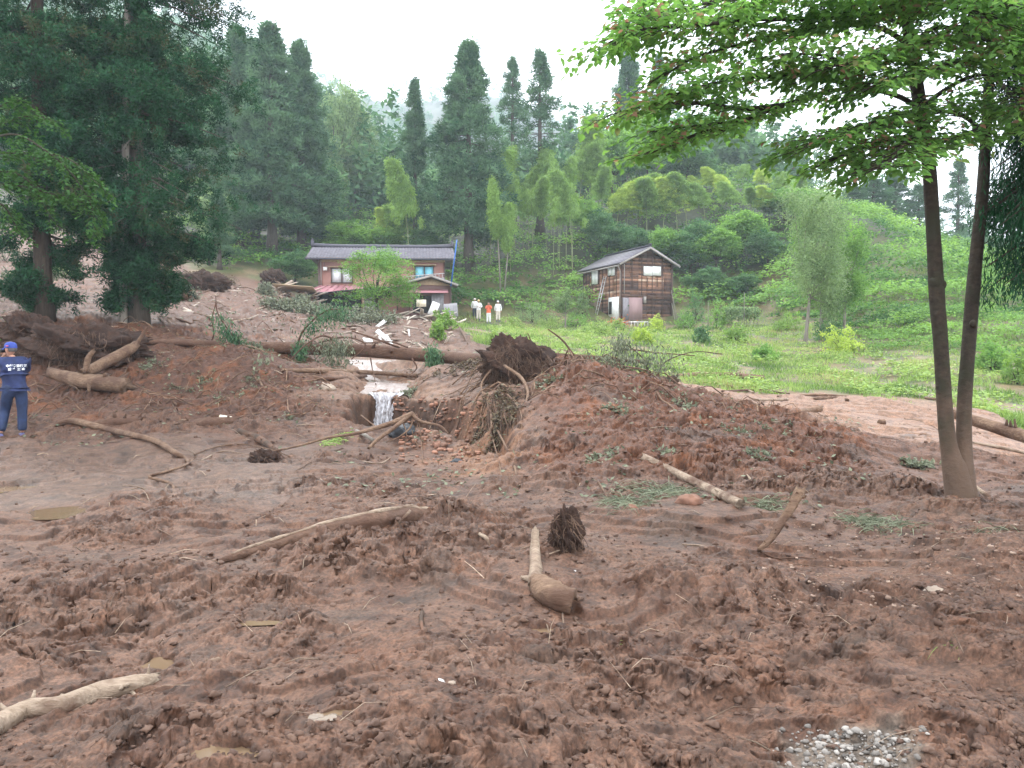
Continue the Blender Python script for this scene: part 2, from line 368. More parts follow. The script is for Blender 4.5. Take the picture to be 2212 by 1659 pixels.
# soil kinds as colour
def lerp(a, b, t): return a + (b - a) * t[..., None]
X_, Y_ = XX, YY
pxb = CX + X_ / np.maximum(Y_, .5) * F * ct
n1 = fbm(X_ * .8, Y_ * .8, 90, 4); n2 = fbm(X_ * 3.1, Y_ * 3.1, 91, 4); n3 = fbm(X_ * .3, Y_ * .3, 92, 3)
A = lambda *c: np.array(c)
Cc = np.broadcast_to(A(.185, .108, .080), XX.shape + (3,)).copy()
Cc = lerp(Cc, A(.125, .066, .046), sstep(-.1, .7, n2 + .4 * n1))
mo = sstep(1090, 1220, pxb) * (1 - sstep(1750, 2050, pxb + 150 * n1)) * sstep(9.2, 10.3, Y_ + .5 * n1) * (1 - sstep(.0, .9, Y_ - cut(pxb) + .3 * n1))
Cc = lerp(Cc, A(.155, .062, .029), mo * .92)
lb = (1 - sstep(640, 780, pxb)) * sstep(14.2, 16.5, Y_ + n1) * (1 - sstep(66, 80, Y_))
Cc = lerp(Cc, A(.125, .056, .034), lb * .8)
org = sstep(.30, .55, fbm(X_ * 1.1 + 9, Y_ * 1.1, 93, 4) + .25 * lb + .12 * mo - .12)
Cc = lerp(Cc, A(.27, .105, .042), org * .55 * np.clip(lb + mo + .25, 0, 1))
slid = (1 - sstep(880, 960, pxb)) * sstep(26, 30, Y_) * (1 - sstep(70, 90, Y_))
Cc = lerp(Cc, A(.155, .072, .043), slid * sstep(-.2, .5, n1 + .5) * .8)
wet = np.clip((1 - sstep(560, 760, pxb)) * sstep(7.5, 9, Y_ + .8 * n1) * (1 - sstep(12.3, 14, Y_ + n1)), 0, 1)
Cc = lerp(Cc, A(.21, .145, .12), wet * .6)
fr = sstep(1330, 1460, pxb) * sstep(.0, 1.0, Y_ - cut(pxb) + .5 * n1)
Cc = lerp(Cc, A(.42, .27, .205), fr * .8)
sr = sstep(1800, 2000, pxb) * sstep(8.6, 9.6, Y_) * (1 - fr)
Cc = lerp(Cc, A(.19, .105, .075), sr * .7)
blk = sstep(.52, .72, fbm(X_ * .9 + 30, Y_ * .9 + 5, 94, 4)) * (Y_ < 16)
Cc = lerp(Cc, A(.10, .07, .058), blk * .6)
scree = sstep(930, 1010, pxb + 90 * n1) * (1 - sstep(1070, 1165, pxb + 60 * n2 - (Y_ - 12) * -18)) * sstep(10.2, 10.8, Y_) * (1 - sstep(14, 16, Y_))
Cc = lerp(Cc, A(.30, .16, .095), scree * .8)
strm = sstep(640, 730, pxb + 120 * n1) * (1 - sstep(900, 1010, pxb + 120 * n1)) * sstep(15, 17, Y_) * (1 - sstep(30, 34, Y_))
Cc = lerp(Cc, A(.30, .19, .14), strm * .6)
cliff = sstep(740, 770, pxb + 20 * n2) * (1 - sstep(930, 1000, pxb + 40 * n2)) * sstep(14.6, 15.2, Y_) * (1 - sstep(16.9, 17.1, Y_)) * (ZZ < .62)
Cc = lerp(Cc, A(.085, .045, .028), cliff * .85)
gr = sstep(1680, 1740, pxb + 60 * n2) * (1 - sstep(1940, 2000, pxb + 60 * n2)) * (1 - sstep(3.25, 3.45, Y_ + .15 * n2))
Cc = lerp(Cc, A(.22, .195, .18), gr * .9)
gsy = grassy(X_, Y_) * sstep(14, 15, Y_)
gcol = lerp(np.broadcast_to(A(.12, .16, .055), XX.shape + (3,)).copy(), A(.21, .22, .09), sstep(-.3, .5, n1))
gcol = lerp(gcol, A(.34, .26, .18), sstep(.24, .55, n3 + .45 * n1) * .75)
gcol = lerp(gcol, A(.22, .19, .10), sstep(1620, 1800, pxb + 200 * n1) * sstep(-.25, .35, n2 + n1) * .7 * (Y_ < 50))
gcol = lerp(gcol, A(.045, .06, .022), sstep(66, 80, Y_))
Cc = lerp(Cc, gcol, gsy)
colr = np.concatenate([Cc, wet[..., None] * .45 + fr[..., None] * .3 + .32], -1)     # alpha holds wetness
nr, nc = XX.shape
colr[..., :3] *= .60
colr[..., :3] *= (1 - .35 * sstep(.1, .5, fbm(X_ * 5.5, Y_ * 7, 107, 4, .6)) * (Y_ < 40) * (1 - gsy))[..., None]
colr[..., :3] = lerp(colr[..., :3], colr[..., :3] * A(1.0, .875, .72), np.ones(XX.shape))
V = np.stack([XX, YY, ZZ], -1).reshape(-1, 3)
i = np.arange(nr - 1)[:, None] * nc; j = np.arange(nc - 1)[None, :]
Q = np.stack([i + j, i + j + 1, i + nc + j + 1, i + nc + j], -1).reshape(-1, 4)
# ------------------------------------------------------------------ materials
def newmat(name):
    m = bpy.data.materials.new(name); m.use_nodes = True; nt = m.node_tree; nt.nodes.clear()
    return m, nt, nt.nodes.new('ShaderNodeOutputMaterial')
def nd(nt, t, **kw):
    n = nt.nodes.new('ShaderNode' + t)
    for k, v in kw.items():
        if k.startswith('_'): setattr(n, k[1:], v)
        else:
            key = k.replace('__', ' ')
            n.inputs[key].default_value = v
    return n
def ramp(nt, stops):
    r = nt.nodes.new('ShaderNodeValToRGB'); e = r.color_ramp.elements
    while len(e) < len(stops): e.new(.5)
    for k, (p, c_) in enumerate(stops): e[k].position = p; e[k].color = tuple(c_) + (1,)
    return r
def leafmat(name, dark, light, trans=.35, rough=.55, nscale=.6, third=None):
    m, nt, out = newmat(name); L = nt.links.new
    at_ = nd(nt, 'Attribute', _attribute_name='tint'); tc = nd(nt, 'TexCoord'); nz = nd(nt, 'TexNoise', Scale=nscale, Detail=2.0)
    L(tc.outputs['Object'], nz.inputs['Vector'])
    ad = nd(nt, 'Math', _operation='ADD'); L(at_.outputs['Fac'], ad.inputs[0]); L(nz.outputs['Fac'], ad.inputs[1])
    sb = nd(nt, 'Math', _operation='SUBTRACT'); L(ad.outputs[0], sb.inputs[0]); sb.inputs[1].default_value = .5
    r = ramp(nt, [(.0, dark), (.9, light)] if third is None else [(.0, dark), (.75, light), (.97, third)]); L(sb.outputs[0], r.inputs['Fac'])
    p = nd(nt, 'BsdfPrincipled', Roughness=rough); p.inputs['Specular IOR Level'].default_value = .12; L(r.outputs[0], p.inputs['Base Color'])
    t = nd(nt, 'BsdfTranslucent')
    br = nd(nt, 'HueSaturation', Value=1.5, Saturation=1.15); br.inputs['Hue'].default_value = .485; L(r.outputs[0], br.inputs['Color']); L(br.outputs[0], t.inputs['Color'])
    mx = nd(nt, 'MixShader'); mx.inputs[0].default_value = trans
    L(p.outputs[0], mx.inputs[1]); L(t.outputs[0], mx.inputs[2]); L(mx.outputs[0], out.inputs['Surface'])
    return m
def barkmat(name, c1, c2, c3=None, rough=.85, sx=(14, 14, 2.5), bump=.5, dist=.02, scale=1.0, mud=None):
    m, nt, out = newmat(name); L = nt.links.new
    tc = nd(nt, 'TexCoord'); mp = nd(nt, 'Mapping'); mp.inputs['Scale'].default_value = sx; L(tc.outputs['Object'], mp.inputs['Vector'])
    nz = nd(nt, 'TexNoise', Scale=scale, Detail=6.0, Roughness=.65); L(mp.outputs[0], nz.inputs['Vector'])
    r = ramp(nt, [(.3, c1), (.7, c2)]); L(nz.outputs['Fac'], r.inputs['Fac']); colo = r.outputs[0]
    n2 = nd(nt, 'TexNoise', Scale=2.6, Detail=4.0, Roughness=.6); L(tc.outputs['Object'], n2.inputs['Vector'])
    if c3 is not None:
        r2 = ramp(nt, [(.45, (0, 0, 0)), (.62, (1, 1, 1))]); L(n2.outputs['Fac'], r2.inputs['Fac'])
        mx = nd(nt, 'Mix', _data_type='RGBA'); L(r2.outputs[0], mx.inputs[0]); L(colo, mx.inputs[6]); mx.inputs[7].default_value = tuple(c3) + (1,); colo = mx.outputs[2]
    if mud is not None:      # dried mud splashed up to knee height
        sx_ = nd(nt, 'SeparateXYZ'); L(tc.outputs['Object'], sx_.inputs[0]); ma = nd(nt, 'Math', _operation='MULTIPLY_ADD'); L(n2.outputs['Fac'], ma.inputs[0]); ma.inputs[1].default_value = 2.4; L(sx_.outputs['Z'], ma.inputs[2])
        mr0 = nd(nt, 'MapRange'); L(ma.outputs[0], mr0.inputs['Value']); mr0.inputs['From Min'].default_value = 1.5; mr0.inputs['From Max'].default_value = 2.6; mr0.inputs['To Min'].default_value = .85; mr0.inputs['To Max'].default_value = 0
        mx2 = nd(nt, 'Mix', _data_type='RGBA'); L(mr0.outputs[0], mx2.inputs[0]); L(colo, mx2.inputs[6]); mx2.inputs[7].default_value = tuple(mud) + (1,); colo = mx2.outputs[2]
    at_ = nd(nt, 'Attribute', _attribute_name='tint'); hs = nd(nt, 'HueSaturation'); 
    mr = nd(nt, 'MapRange'); L(at_.outputs['Fac'], mr.inputs['Value']); mr.inputs['To Min'].default_value = .6; mr.inputs['To Max'].default_value = 1.4
    L(mr.outputs[0], hs.inputs['Value']); L(colo, hs.inputs['Color'])
    p = nd(nt, 'BsdfPrincipled', Roughness=rough); p.inputs['Specular IOR Level'].default_value = .25
    bm = nd(nt, 'Bump', Strength=bump, Distance=dist); L(nz.outputs['Fac'], bm.inputs['Height']); L(bm.outputs[0], p.inputs['Normal'])
    L(hs.outputs[0], p.inputs['Base Color']); L(p.outputs[0], out.inputs['Surface'])
    return m
def plain(name, colr, rough=.6, metal=0, var=.12, nscale=6, bump=0, spec=.4, bscale=30):
    m, nt, out = newmat(name); L = nt.links.new
    tc = nd(nt, 'TexCoord'); nz = nd(nt, 'TexNoise', Scale=nscale, Detail=5.0, Roughness=.6); L(tc.outputs['Object'], nz.inputs['Vector'])
    c_ = np.array(colr); r = ramp(nt, [(.3, tuple(c_ * (1 - var * 2))), (.7, tuple(np.minimum(c_ * (1 + var), 1)))]); L(nz.outputs['Fac'], r.inputs['Fac'])
    p = nd(nt, 'BsdfPrincipled', Roughness=rough, Metallic=metal); p.inputs['Specular IOR Level'].default_value = spec
    L(r.outputs[0], p.inputs['Base Color'])
    if bump:
        nb = nd(nt, 'TexNoise', Scale=bscale, Detail=4.0); L(tc.outputs['Object'], nb.inputs['Vector'])
        bm = nd(nt, 'Bump', Strength=bump, Distance=.01); L(nb.outputs['Fac'], bm.inputs['Height']); L(bm.outputs[0], p.inputs['Normal'])
    L(p.outputs[0], out.inputs['Surface']); return m
M = {}
def ground_mat():
    m, nt, out = newmat('mud'); L = nt.links.new
    a = nd(nt, 'Attribute', _attribute_name='Col'); tc = nd(nt, 'TexCoord')
    n1 = nd(nt, 'TexNoise', Scale=9.0, Detail=8.0, Roughness=.7); n2 = nd(nt, 'TexNoise', Scale=45.0, Detail=6.0, Roughness=.7)
    L(tc.outputs['Object'], n1.inputs['Vector']); L(tc.outputs['Object'], n2.inputs['Vector'])
    mr = nd(nt, 'MapRange'); L(n1.outputs['Fac'], mr.inputs['Value']); mr.inputs['From Min'].default_value = .3; mr.inputs['From Max'].default_value = .7
    mr.inputs['To Min'].default_value = .60; mr.inputs['To Max'].default_value = 1.35
    m3 = nd(nt, 'MapRange'); L(n2.outputs['Fac'], m3.inputs['Value']); m3.inputs['From Min'].default_value = .35; m3.inputs['From Max'].default_value = .65; m3.inputs['To Min'].default_value = .5; m3.inputs['To Max'].default_value = 1.45  # soil grain, contrast raised so the colour also paints in shaded pits
    mm = nd(nt, 'Math', _operation='MULTIPLY'); L(mr.outputs[0], mm.inputs[0]); L(m3.outputs[0], mm.inputs[1])
    hs = nd(nt, 'HueSaturation'); L(mm.outputs[0], hs.inputs['Value']); L(a.outputs['Color'], hs.inputs['Color'])
    p = nd(nt, 'BsdfPrincipled'); L(hs.outputs[0], p.inputs['Base Color'])
    rr = nd(nt, 'MapRange'); L(a.outputs['Alpha'], rr.inputs['Value']); rr.inputs['To Min'].default_value = .82; rr.inputs['To Max'].default_value = .42
    nr_ = nd(nt, 'TexNoise', Scale=2.2, Detail=5.0); L(tc.outputs['Object'], nr_.inputs['Vector'])
    sb = nd(nt, 'Math', _operation='MULTIPLY_ADD'); L(nr_.outputs['Fac'], sb.inputs[0]); sb.inputs[1].default_value = .35; L(rr.outputs[0], sb.inputs[2])
    s2 = nd(nt, 'Math', _operation='SUBTRACT'); L(sb.outputs[0], s2.inputs[0]); s2.inputs[1].default_value = .17
    L(s2.outputs[0], p.inputs['Roughness']); p.inputs['Specular IOR Level'].default_value = .36
    b1 = nd(nt, 'Bump', Strength=.7, Distance=.018); L(n1.outputs['Fac'], b1.inputs['Height'])
    b2 = nd(nt, 'Bump', Strength=.7, Distance=.006); L(n2.outputs['Fac'], b2.inputs['Height']); L(b1.outputs[0], b2.inputs['Normal'])
    L(b2.outputs[0], p.inputs['Normal']); L(p.outputs[0], out.inputs['Surface']); return m
M['mud'] = ground_mat()
gmb = MB(); gmb.add(V, Q)
ground = gmb.build('ground', M['mud'], smooth=True, col=colr.reshape(-1, 4))
tag(ground, 'churned brown mud of the landslide with grass slopes behind', kind='structure')
_ZF = ZZ.copy(); _XE = np.argmax(uc > -.72)
def HF(x, y):                   # the finished surface with its clods, for small things lying on it
    x = np.asarray(x, float); y = np.asarray(y, float); i = np.clip(np.searchsorted(ys, y), 0, len(ys) - 1); u = x / (np.maximum(y, 0) + .6); j = np.clip(np.searchsorted(uc, u), 0, len(uc) - 1)
    return np.where(np.abs(u) < .715, _ZF[i, j], HM(x, y))
ground_zmin, ground_zmax, ground_xmax = ZZ.min(), ZZ.max(), XX.max()
del V, Q, gmb, XX, YY, ZZ, X_, Y_, Cc, colr
# ------------------------------------------------------------------ foliage materials
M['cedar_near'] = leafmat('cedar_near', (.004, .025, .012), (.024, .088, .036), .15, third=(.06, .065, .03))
M['undergrowth'] = leafmat('undergrowth', (.034, .11, .026), (.24, .41, .10), .35, nscale=.22)
M['cedar'] = leafmat('cedar', (.022, .066, .036), (.11, .20, .10), .28, nscale=.5)
M['broad'] = leafmat('broad', (.055, .15, .040), (.24, .41, .11), .38, nscale=.5)
M['broad_dark'] = leafmat('broad_dark', (.032, .095, .044), (.155, .28, .115), .34, nscale=.5)
M['broad_pale'] = leafmat('broad_pale', (.08, .14, .065), (.27, .37, .17), .38, nscale=.7)
M['bamboo'] = leafmat('bamboo', (.08, .155, .042), (.28, .43, .12), .4, nscale=.5)
M['bamboo_yellow'] = leafmat('bamboo_yellow', (.15, .24, .05), (.48, .60, .15), .45, nscale=.6)
M['maple'] = leafmat('maple', (.058, .148, .042), (.155, .29, .085), .58, nscale=1.3, third=(.22, .14, .09))
M['kudzu'] = leafmat('kudzu', (.09, .165, .045), (.31, .43, .14), .35, nscale=.35, third=(.36, .33, .17))
M['dead'] = leafmat('dead', (.07, .05, .035), (.16, .13, .08), .15, nscale=1.5)
M['sprig'] = leafmat('sprig', (.07, .085, .055), (.22, .24, .16), .2, nscale=2)
M['leaf_shade'] = leafmat('leaf_shade', (.014, .050, .016), (.060, .140, .036), .3)  # darker leaf green: the shade over the left tree is in the colour
M['flower'] = leafmat('flower', (.35, .08, .03), (.6, .2, .08), .3)
M['bark_dark'] = barkmat('bark_dark', (.022, .016, .012), (.065, .048, .036), rough=.9)
M['bark_maple'] = barkmat('bark_maple', (.016, .012, .009), (.055, .040, .028), c3=(.032, .030, .018), sx=(16, 16, 22), bump=.9, dist=.02, mud=(.13, .085, .06))
M['bark_cedar'] = barkmat('bark_cedar', (.035, .028, .023), (.105, .085, .068), sx=(18, 18, 1.5))
M['bark_grey'] = barkmat('bark_grey', (.13, .115, .095), (.26, .23, .195), sx=(12, 12, 2))
M['culm'] = barkmat('culm', (.13, .16, .07), (.25, .27, .14), sx=(4, 4, 6), bump=.1)

# ------------------------------------------------------------------ crown builders
def norm(v): return v / (np.linalg.norm(v, axis=-1, keepdims=True) + 1e-9)
def cedar_crown(mb, prof, z0, z1, nB, nT, nL, L, W, droop=.25, rt=.35, tipup=.5, inner=.25, tintb=.5, asym=None):
    """prof(t): branch length at height fraction t. Branches carry tufts, tufts carry shoots."""
    t = rng.random(nB) ** 1.0; ln = np.array([prof(a) for a in t]) * rng.uniform(.55, 1.18, nB) * (1 + .16 * np.sin(t * 23 + rng.uniform(0, 6)))
    az = rng.random(nB) * 2 * np.pi; z = z0 + t * (z1 - z0)
    if asym is not None: ln = ln * asym(z, az)
    s = np.sqrt(rng.uniform(inner ** 2, 1, (nB, nT)))
    wl = ln[:, None] * .22 * rng.normal(size=(nB, nT)) * (.4 + s)
    r = ln[:, None] * s
    cx, sx_ = np.cos(az)[:, None], np.sin(az)[:, None]
    P = np.stack([r * cx - wl * sx_, r * sx_ + wl * cx, z[:, None] - droop * ln[:, None] * s ** 1.5 + .25 * ln[:, None] * np.maximum(s - .75, 0) + rng.normal(size=s.shape) * rt * .5], -1).reshape(-1, 3)
    O = np.stack([cx + 0 * s, sx_ + 0 * s, 0 * s], -1).reshape(-1, 3)
    n = len(P); tt = rng.normal(size=n) * .22 + np.repeat(rng.normal(size=nB) * .14, nT) + tintb
    P2 = np.repeat(P, nL, 0) + rng.normal(size=(n * nL, 3)) * rt * .42
    D = norm(np.repeat(O, nL, 0) * .55 + np.array([0, 0, tipup]) + rnd_dir(n * nL) * .95)
    mb.leaves(P2, D, rnd_dir(n * nL), L * rng.uniform(.6, 1.3, n * nL), W * rng.uniform(.7, 1.3, n * nL), np.repeat(tt, nL) + rng.normal(size=n * nL) * .1)
    return az, z, ln
def blob_crown(mb, C, rad, K, nL, L, W, rc=.17, shell=.45, flat=.55, droop=.2, tintb=.5, lobes=7, spread=(.35, .80), lrad=(.25, .52)):
    """clumps of leaves over lobes placed in an ellipsoid"""
    C = np.array(C, float); rad = np.array(rad, float)
    lb = rnd_dir(lobes) * rng.uniform(*spread, (lobes, 1)); lr = rng.uniform(*lrad, lobes)
    which = rng.integers(0, lobes, K)
    u = rnd_dir(K) * (rng.uniform(shell, 1, (K, 1)) ** .6)
    P = C + (lb[which] + u * lr[which][:, None]) * rad
    P += rng.normal(size=P.shape) * rad.mean() * .035
    tt = rng.normal(size=K) * .2 + tintb + (rng.normal(size=lobes) * .08)[which]
    rc = rc * rad.mean()
    n = K * nL
    P2 = np.repeat(P, nL, 0) + rng.normal(size=(n, 3)) * np.array([rc, rc, rc * flat]) * .5
    D = norm(rnd_dir(n) * np.array([1, 1, .5]) + np.array([0, 0, -droop]) + np.repeat(norm(u), nL, 0) * .4)
    N = norm(np.array([0, 0, 1.0]) + rnd_dir(n) * .8)
    mb.leaves(P2, D, N, L * rng.uniform(.6, 1.3, n), W * rng.uniform(.7, 1.3, n), np.repeat(tt, nL) + rng.normal(size=n) * .09)
    return C + lb * rad
def trunk_tube(mb, H, r0, r1, lean=(0, 0), n=9, k=10, wob=.02, flare=1.5):
    t = np.linspace(0, 1, k)
    P = np.c_[lean[0] * t + wob * H * .3 * rng.normal(size=k).cumsum() * .15, lean[1] * t + wob * H * .3 * rng.normal(size=k).cumsum() * .15, H * t - .3 * (t == 0)]
    P[0, :2] = 0
    r = r0 + (r1 - r0) * t; r[0] *= flare; mb.tube(P, r, n); return P

# ------------------------------------------------------------------ middle distance trees, one mesh pair per kind
def kind_cedar(name, H, R0, bare, nB, nT, nL, L, W, sharp=1.0, dens_top=1, mat='cedar', rtk=1):
    root = empty(name, (0, 0, 0)); 
    tb = MB(); trunk_tube(tb, H * .97, .028 * H * .5 + .1, .03, wob=.01)
    def prof(t): return R0 * (1 - t) ** sharp * (1 - .35 * math.exp(-t * 9)) + .25
    mb = MB(); az, z, ln = cedar_crown(mb, prof, H * bare, H * .995, nB, nT, nL, L, W, rt=.45 * rtk)
    for k in range(0, nB, max(1, nB // 45)):
        a = az[k]; tb.tube([(0, 0, z[k]), (ln[k] * .45 * math.cos(a), ln[k] * .45 * math.sin(a), z[k] - .03 * ln[k]), (ln[k] * .85 * math.cos(a), ln[k] * .85 * math.sin(a), z[k] - .17 * ln[k])], (.06, .04, .015), 4, cap=False)
    tb.build('trunk', M['bark_cedar'], root); mb.build('crown', M[mat], root)
    root['_H'] = H; root['_R'] = R0
    return root
def kind_broad(name, H, R0, cz, nK, nL, L, W, mat, stems=1, flat=.55, bark='bark_dark', lobes=9, rz=.42, lean=0, **kw):
    root = empty(name, (0, 0, 0)); mb = MB(); tb = MB()
    lb = blob_crown(mb, (lean * .5, 0, H * cz), (R0, R0, H * rz), nK, nL, L, W, flat=flat, lobes=lobes, **kw)
    for s_ in range(stems):
        P = trunk_tube(tb, H * cz * 1.05, .02 * H * .6 + .05, .04, lean=(lean * .5 + (s_ - stems / 2 + .5) * .5 * (stems > 1), 0), n=7, k=7)
        for q in lb[s_::stems]:
            a = P[int(len(P) * .55)]; tb.tube(spline([a, (a + q) / 2 + rng.normal(size=3) * .15 * R0 * .5, q], 5), np.linspace(.05, .015, 5) * H / 8, 5, cap=False)
    tb.build('trunk', M[bark], root); mb.build('crown', M[mat], root)
    root['_H'] = H; root['_R'] = R0
    return root
_first = {}
def place(kind, px, Y, top, wpx, label, group=None, cat='tree', name=None, rot=None, lean=0, dz=0):
    """stand a tree of a kind on the ground at this bearing and distance, as tall and wide as seen"""
    o = kind if kind.name not in _first else copy_tree(kind)
    _first[kind.name] = 1
    for k in ('_placed',): pass
    x = atx(px, Y); z = H1(x, Y) + dz; H = at(px, top, Y).z - z
    s = H / kind['_H']; wx = (wpx / F * Y) / kind['_R']
    o.location = (x, Y, z - .1); o.scale = (wx, wx, s); o.rotation_euler = (0, lean, rng.uniform(0, 6.28) if rot is None else rot)
    tag(o, label, cat, group)
    if group is None and 'group' in o.keys(): del o['group']
    return o
cedA = kind_cedar('cedar_tree', 22, 4.2, .16, 250, 8, 27, .42, .11, sharp=.95)
cedB = kind_cedar('cedar_tree', 22, 3.4, .22, 160, 7, 26, .42, .11, sharp=.92)
cedS = kind_cedar('cedar_tree', 22, 2.3, .42, 80, 6, 20, .38, .10, sharp=.85, rtk=.8)
cedA2 = kind_cedar('cedar_tree', 22, 4.2, .10, 250, 8, 27, .42, .11, sharp=.85)
brA = kind_broad('broadleaf_tree', 9, 3.4, .62, 330, 34, .32, .18, 'broad', lobes=12)
brD = kind_broad('broadleaf_tree', 9, 3.4, .58, 330, 34, .30, .17, 'broad_dark', lobes=11)
brP = kind_broad('broadleaf_tree', 9, 3.0, .60, 300, 34, .26, .13, 'broad_pale', lobes=9)
for a in [
 (cedA, 592, 75, 48, 118, 'tallest broad cedar with pointed top left of the tiled house'),
 (cedA2, 655, 80, 98, 100, 'dense cedar just right of the tallest broad cedar, left of the house roof'),
 (cedA2, 520, 80, 60, 95, 'hazy cedar directly behind the dark foreground conifer'),
 (cedA, 555, 84, 80, 85, 'cedar squeezed between the tallest broad cedar and the dark foreground conifer'),
 (cedB, 898, 80, 172, 52, 'narrow dark cedar standing left of the biggest middle cedar'),
 (cedA, 1013, 76, 88, 112, 'biggest middle cedar with skirt of branches behind the house roof'),
 (cedS, 1107, 92, 128, 42, 'thin cedar in the middle gap, left one of the slender pair'),
 (cedS, 1166, 84, 112, 52, 'thin cedar with long bare trunk, right one of the slender pair'),
 (cedB, 1356, 108, 78, 50, 'lone cedar top rising against white sky above the bamboo'),
 (cedS, 1418, 112, 120, 36, 'small cedar top half hidden behind the leafy foreground branch'),
 (cedS, 1880, 92, 385, 50, 'gappy cedar left of the forked tree trunk against the sky'),
 (cedS, 1925, 97, 372, 58, 'gappy cedar nearest the forked tree trunk against the sky'),
 (cedS, 1978, 100, 400, 50, 'ragged cedar partly hidden behind the left stem of the forked tree'),
 (cedS, 1835, 90, 400, 40, 'thin cedar behind the right hillside crest, leftmost of its row'),
 (cedS, 2062, 98, 345, 40, 'spindly cedar seen between the two stems of the forked tree'),
 (cedB, 478, 66, 400, 42, 'low young cedar between the dark conifer and the mud scar'),
]: place(a[0], *a[1:5], a[5], group='cedars around the valley', cat='cedar tree')
for a in [
 (brP, 725, 105, 150, 58, 'hazy pale broadleaf tree right of the cedar mass above the house'),
 (brP, 770, 112, 205, 50, 'hazy low broadleaf tree on the misty slope above the house'),
 (brP, 455, 68, 395, 50, 'yellowish leafy tree beside the dark foreground conifer'),
 (brD, 700, 92, 330, 60, 'dense broadleaf tree at the right foot of the cedar mass'),
 (brD, 640, 66, 520, 50, 'low round tree just left of the tiled roof'),
 (brA, 760, 78, 470, 62, 'light green bushy tree directly behind the left of the tiled roof'),
 (brA, 835, 80, 480, 55, 'light green bushy tree behind the middle of the tiled roof'),
 (brD, 930, 78, 470, 55, 'dark bushy tree behind the right end of the tiled roof'),
 (brA, 1320, 96, 255, 75, 'tall light tree on the slope above and left of the shed'),
 (brA, 1395, 100, 225, 70, 'tall light tree below the lone cedar top'),
 (brD, 1480, 96, 300, 75, 'dark tree behind the bright bamboo right of the shed ridge'),
 (brA, 1265, 84, 420, 48, 'light leafy tree on the slope left of the shed roof'),
 (brD, 1310, 78, 430, 52, 'blue green layered tree directly above the left end of the shed roof'),
 (brD, 1375, 78, 470, 55, 'dark layered tree directly above the shed ridge'),
 (brA, 1435, 76, 480, 50, 'mid green tree above the right slope of the shed roof'),
 (brD, 1490, 75, 450, 60, 'dark tree just right of the shed'),
 (brA, 1545, 74, 480, 58, 'leafy spreading tree second to the right of the shed'),
 (brA, 1600, 76, 440, 62, 'leafy spreading tree third to the right of the shed'),
 (brD, 1520, 70, 560, 46, 'low dark tree touching the right wall side of the shed'),
 (brD, 1590, 69, 580, 50, 'low dark tree behind the bean trellis'),
 (brD, 1655, 74, 480, 55, 'dark tree behind the silver leafed tree'),
 (brA, 1690, 84, 400, 60, 'light tree crowning the slope right of the yellow bamboo'),
 (brA, 1750, 80, 405, 45, 'light tree at the top of the right grassy ridge'),
]: place(a[0], *a[1:5], a[5], group='broadleaf trees on the slopes')
# trees on the grass right of the shed
will = kind_broad('leaning_tree', 8, 2.4, .60, 760, 30, .17, .07, 'broad_pale', flat=1.3, bark='bark_grey', lobes=16, lean=1.0, spread=(.45, 1.0), lrad=(.2, .42), rz=.50)
place(will, 1738, 43, 405, 75, 'silver leafed tree on a pale leaning trunk on the grass slope', group='trees on the grass slope', rot=0)
cc = kind_broad('slope_tree', 8, 1.7, .58, 560, 26, .17, .08, 'broad', flat=1.0, bark='bark_grey', lobes=13, spread=(.45, .95), lrad=(.22, .42), rz=.46)
place(cc, 1772, 46, 440, 55, 'upright tree on straight grey trunk, middle of the three on the grass slope', group='trees on the grass slope', rot=1)
place(cc, 1822, 45, 480, 48, 'dense green tree on thin dark trunk, rightmost of the three on the grass slope', group='trees on the grass slope', rot=3)
sm = kind_broad('garden_tree', 4, 1.2, .62, 150, 24, .13, .07, 'broad_pale', bark='bark_grey', lobes=7, flat=.4)
place(sm, 1221, 58, 612, 26, 'small yellow green garden tree between the people and the shed', cat='tree')
hs_ = kind_broad('yard_tree', 6, 2.6, .50, 560, 26, .14, .08, 'broad', bark='bark_dark', lobes=22, flat=.35, rz=.48, spread=(.4, .95), lrad=(.22, .4))
place(hs_, 815, 52, 522, 84, 'light green tree growing in front of the tiled house', cat='tree', rot=.7)

# ------------------------------------------------------------------ bamboo: each culm with its plume
def kind_bamboo(mat, H, bend, nC, nL, Lf=.30, wl=.045, plume=.5, spread=.9):
    root = empty('bamboo', (0, 0, 0)); t = np.linspace(0, 1, 14)
    P = np.c_[bend * t ** 2.6, 0 * t, H * (t - .10 * (bend / H * 3) * t ** 4 * 1.5)]
    tb = MB(); tb.tube(P, .055 * (1 - .75 * t), 6); mb = MB()
    s = rng.uniform(1 - plume, 1, nC) ** .9; i = s * 13; a = P[i.astype(int).clip(0, 12)]; b = P[i.astype(int).clip(0, 12) + 1]; f = (i - i.astype(int))[:, None]
    C = a + (b - a) * f; az = rng.random(nC) * 2 * np.pi; rr = rng.uniform(.1, 1, nC) * spread * (1.15 - s) / .5
    O = np.c_[np.cos(az), np.sin(az), 0 * az]; C = C + O * rr[:, None] + np.array([0, 0, 1]) * (.25 * rr - .35 * rr ** 2)[:, None]
    n = nC * nL; PP = np.repeat(C, nL, 0) + rng.normal(size=(n, 3)) * .16
    D = norm(np.repeat(O, nL, 0) * .7 + np.array([.35 * np.sign(bend), 0, -.75]) + rnd_dir(n) * .55)
    mb.leaves(PP, D, rnd_dir(n), Lf * rng.uniform(.6, 1.3, n), wl * rng.uniform(.8, 1.4, n), np.repeat(rng.normal(size=nC) * .16 + .5, nL) + rng.normal(size=n) * .1)
    tb.build('culm', M['culm'], root); mb.build('foliage', M[mat], root); root['_H'] = H; root['_R'] = 1.0
    return root
bamG = kind_bamboo('bamboo', 12, 2.0, 380, 32, .32, .07, .52, 1.7)
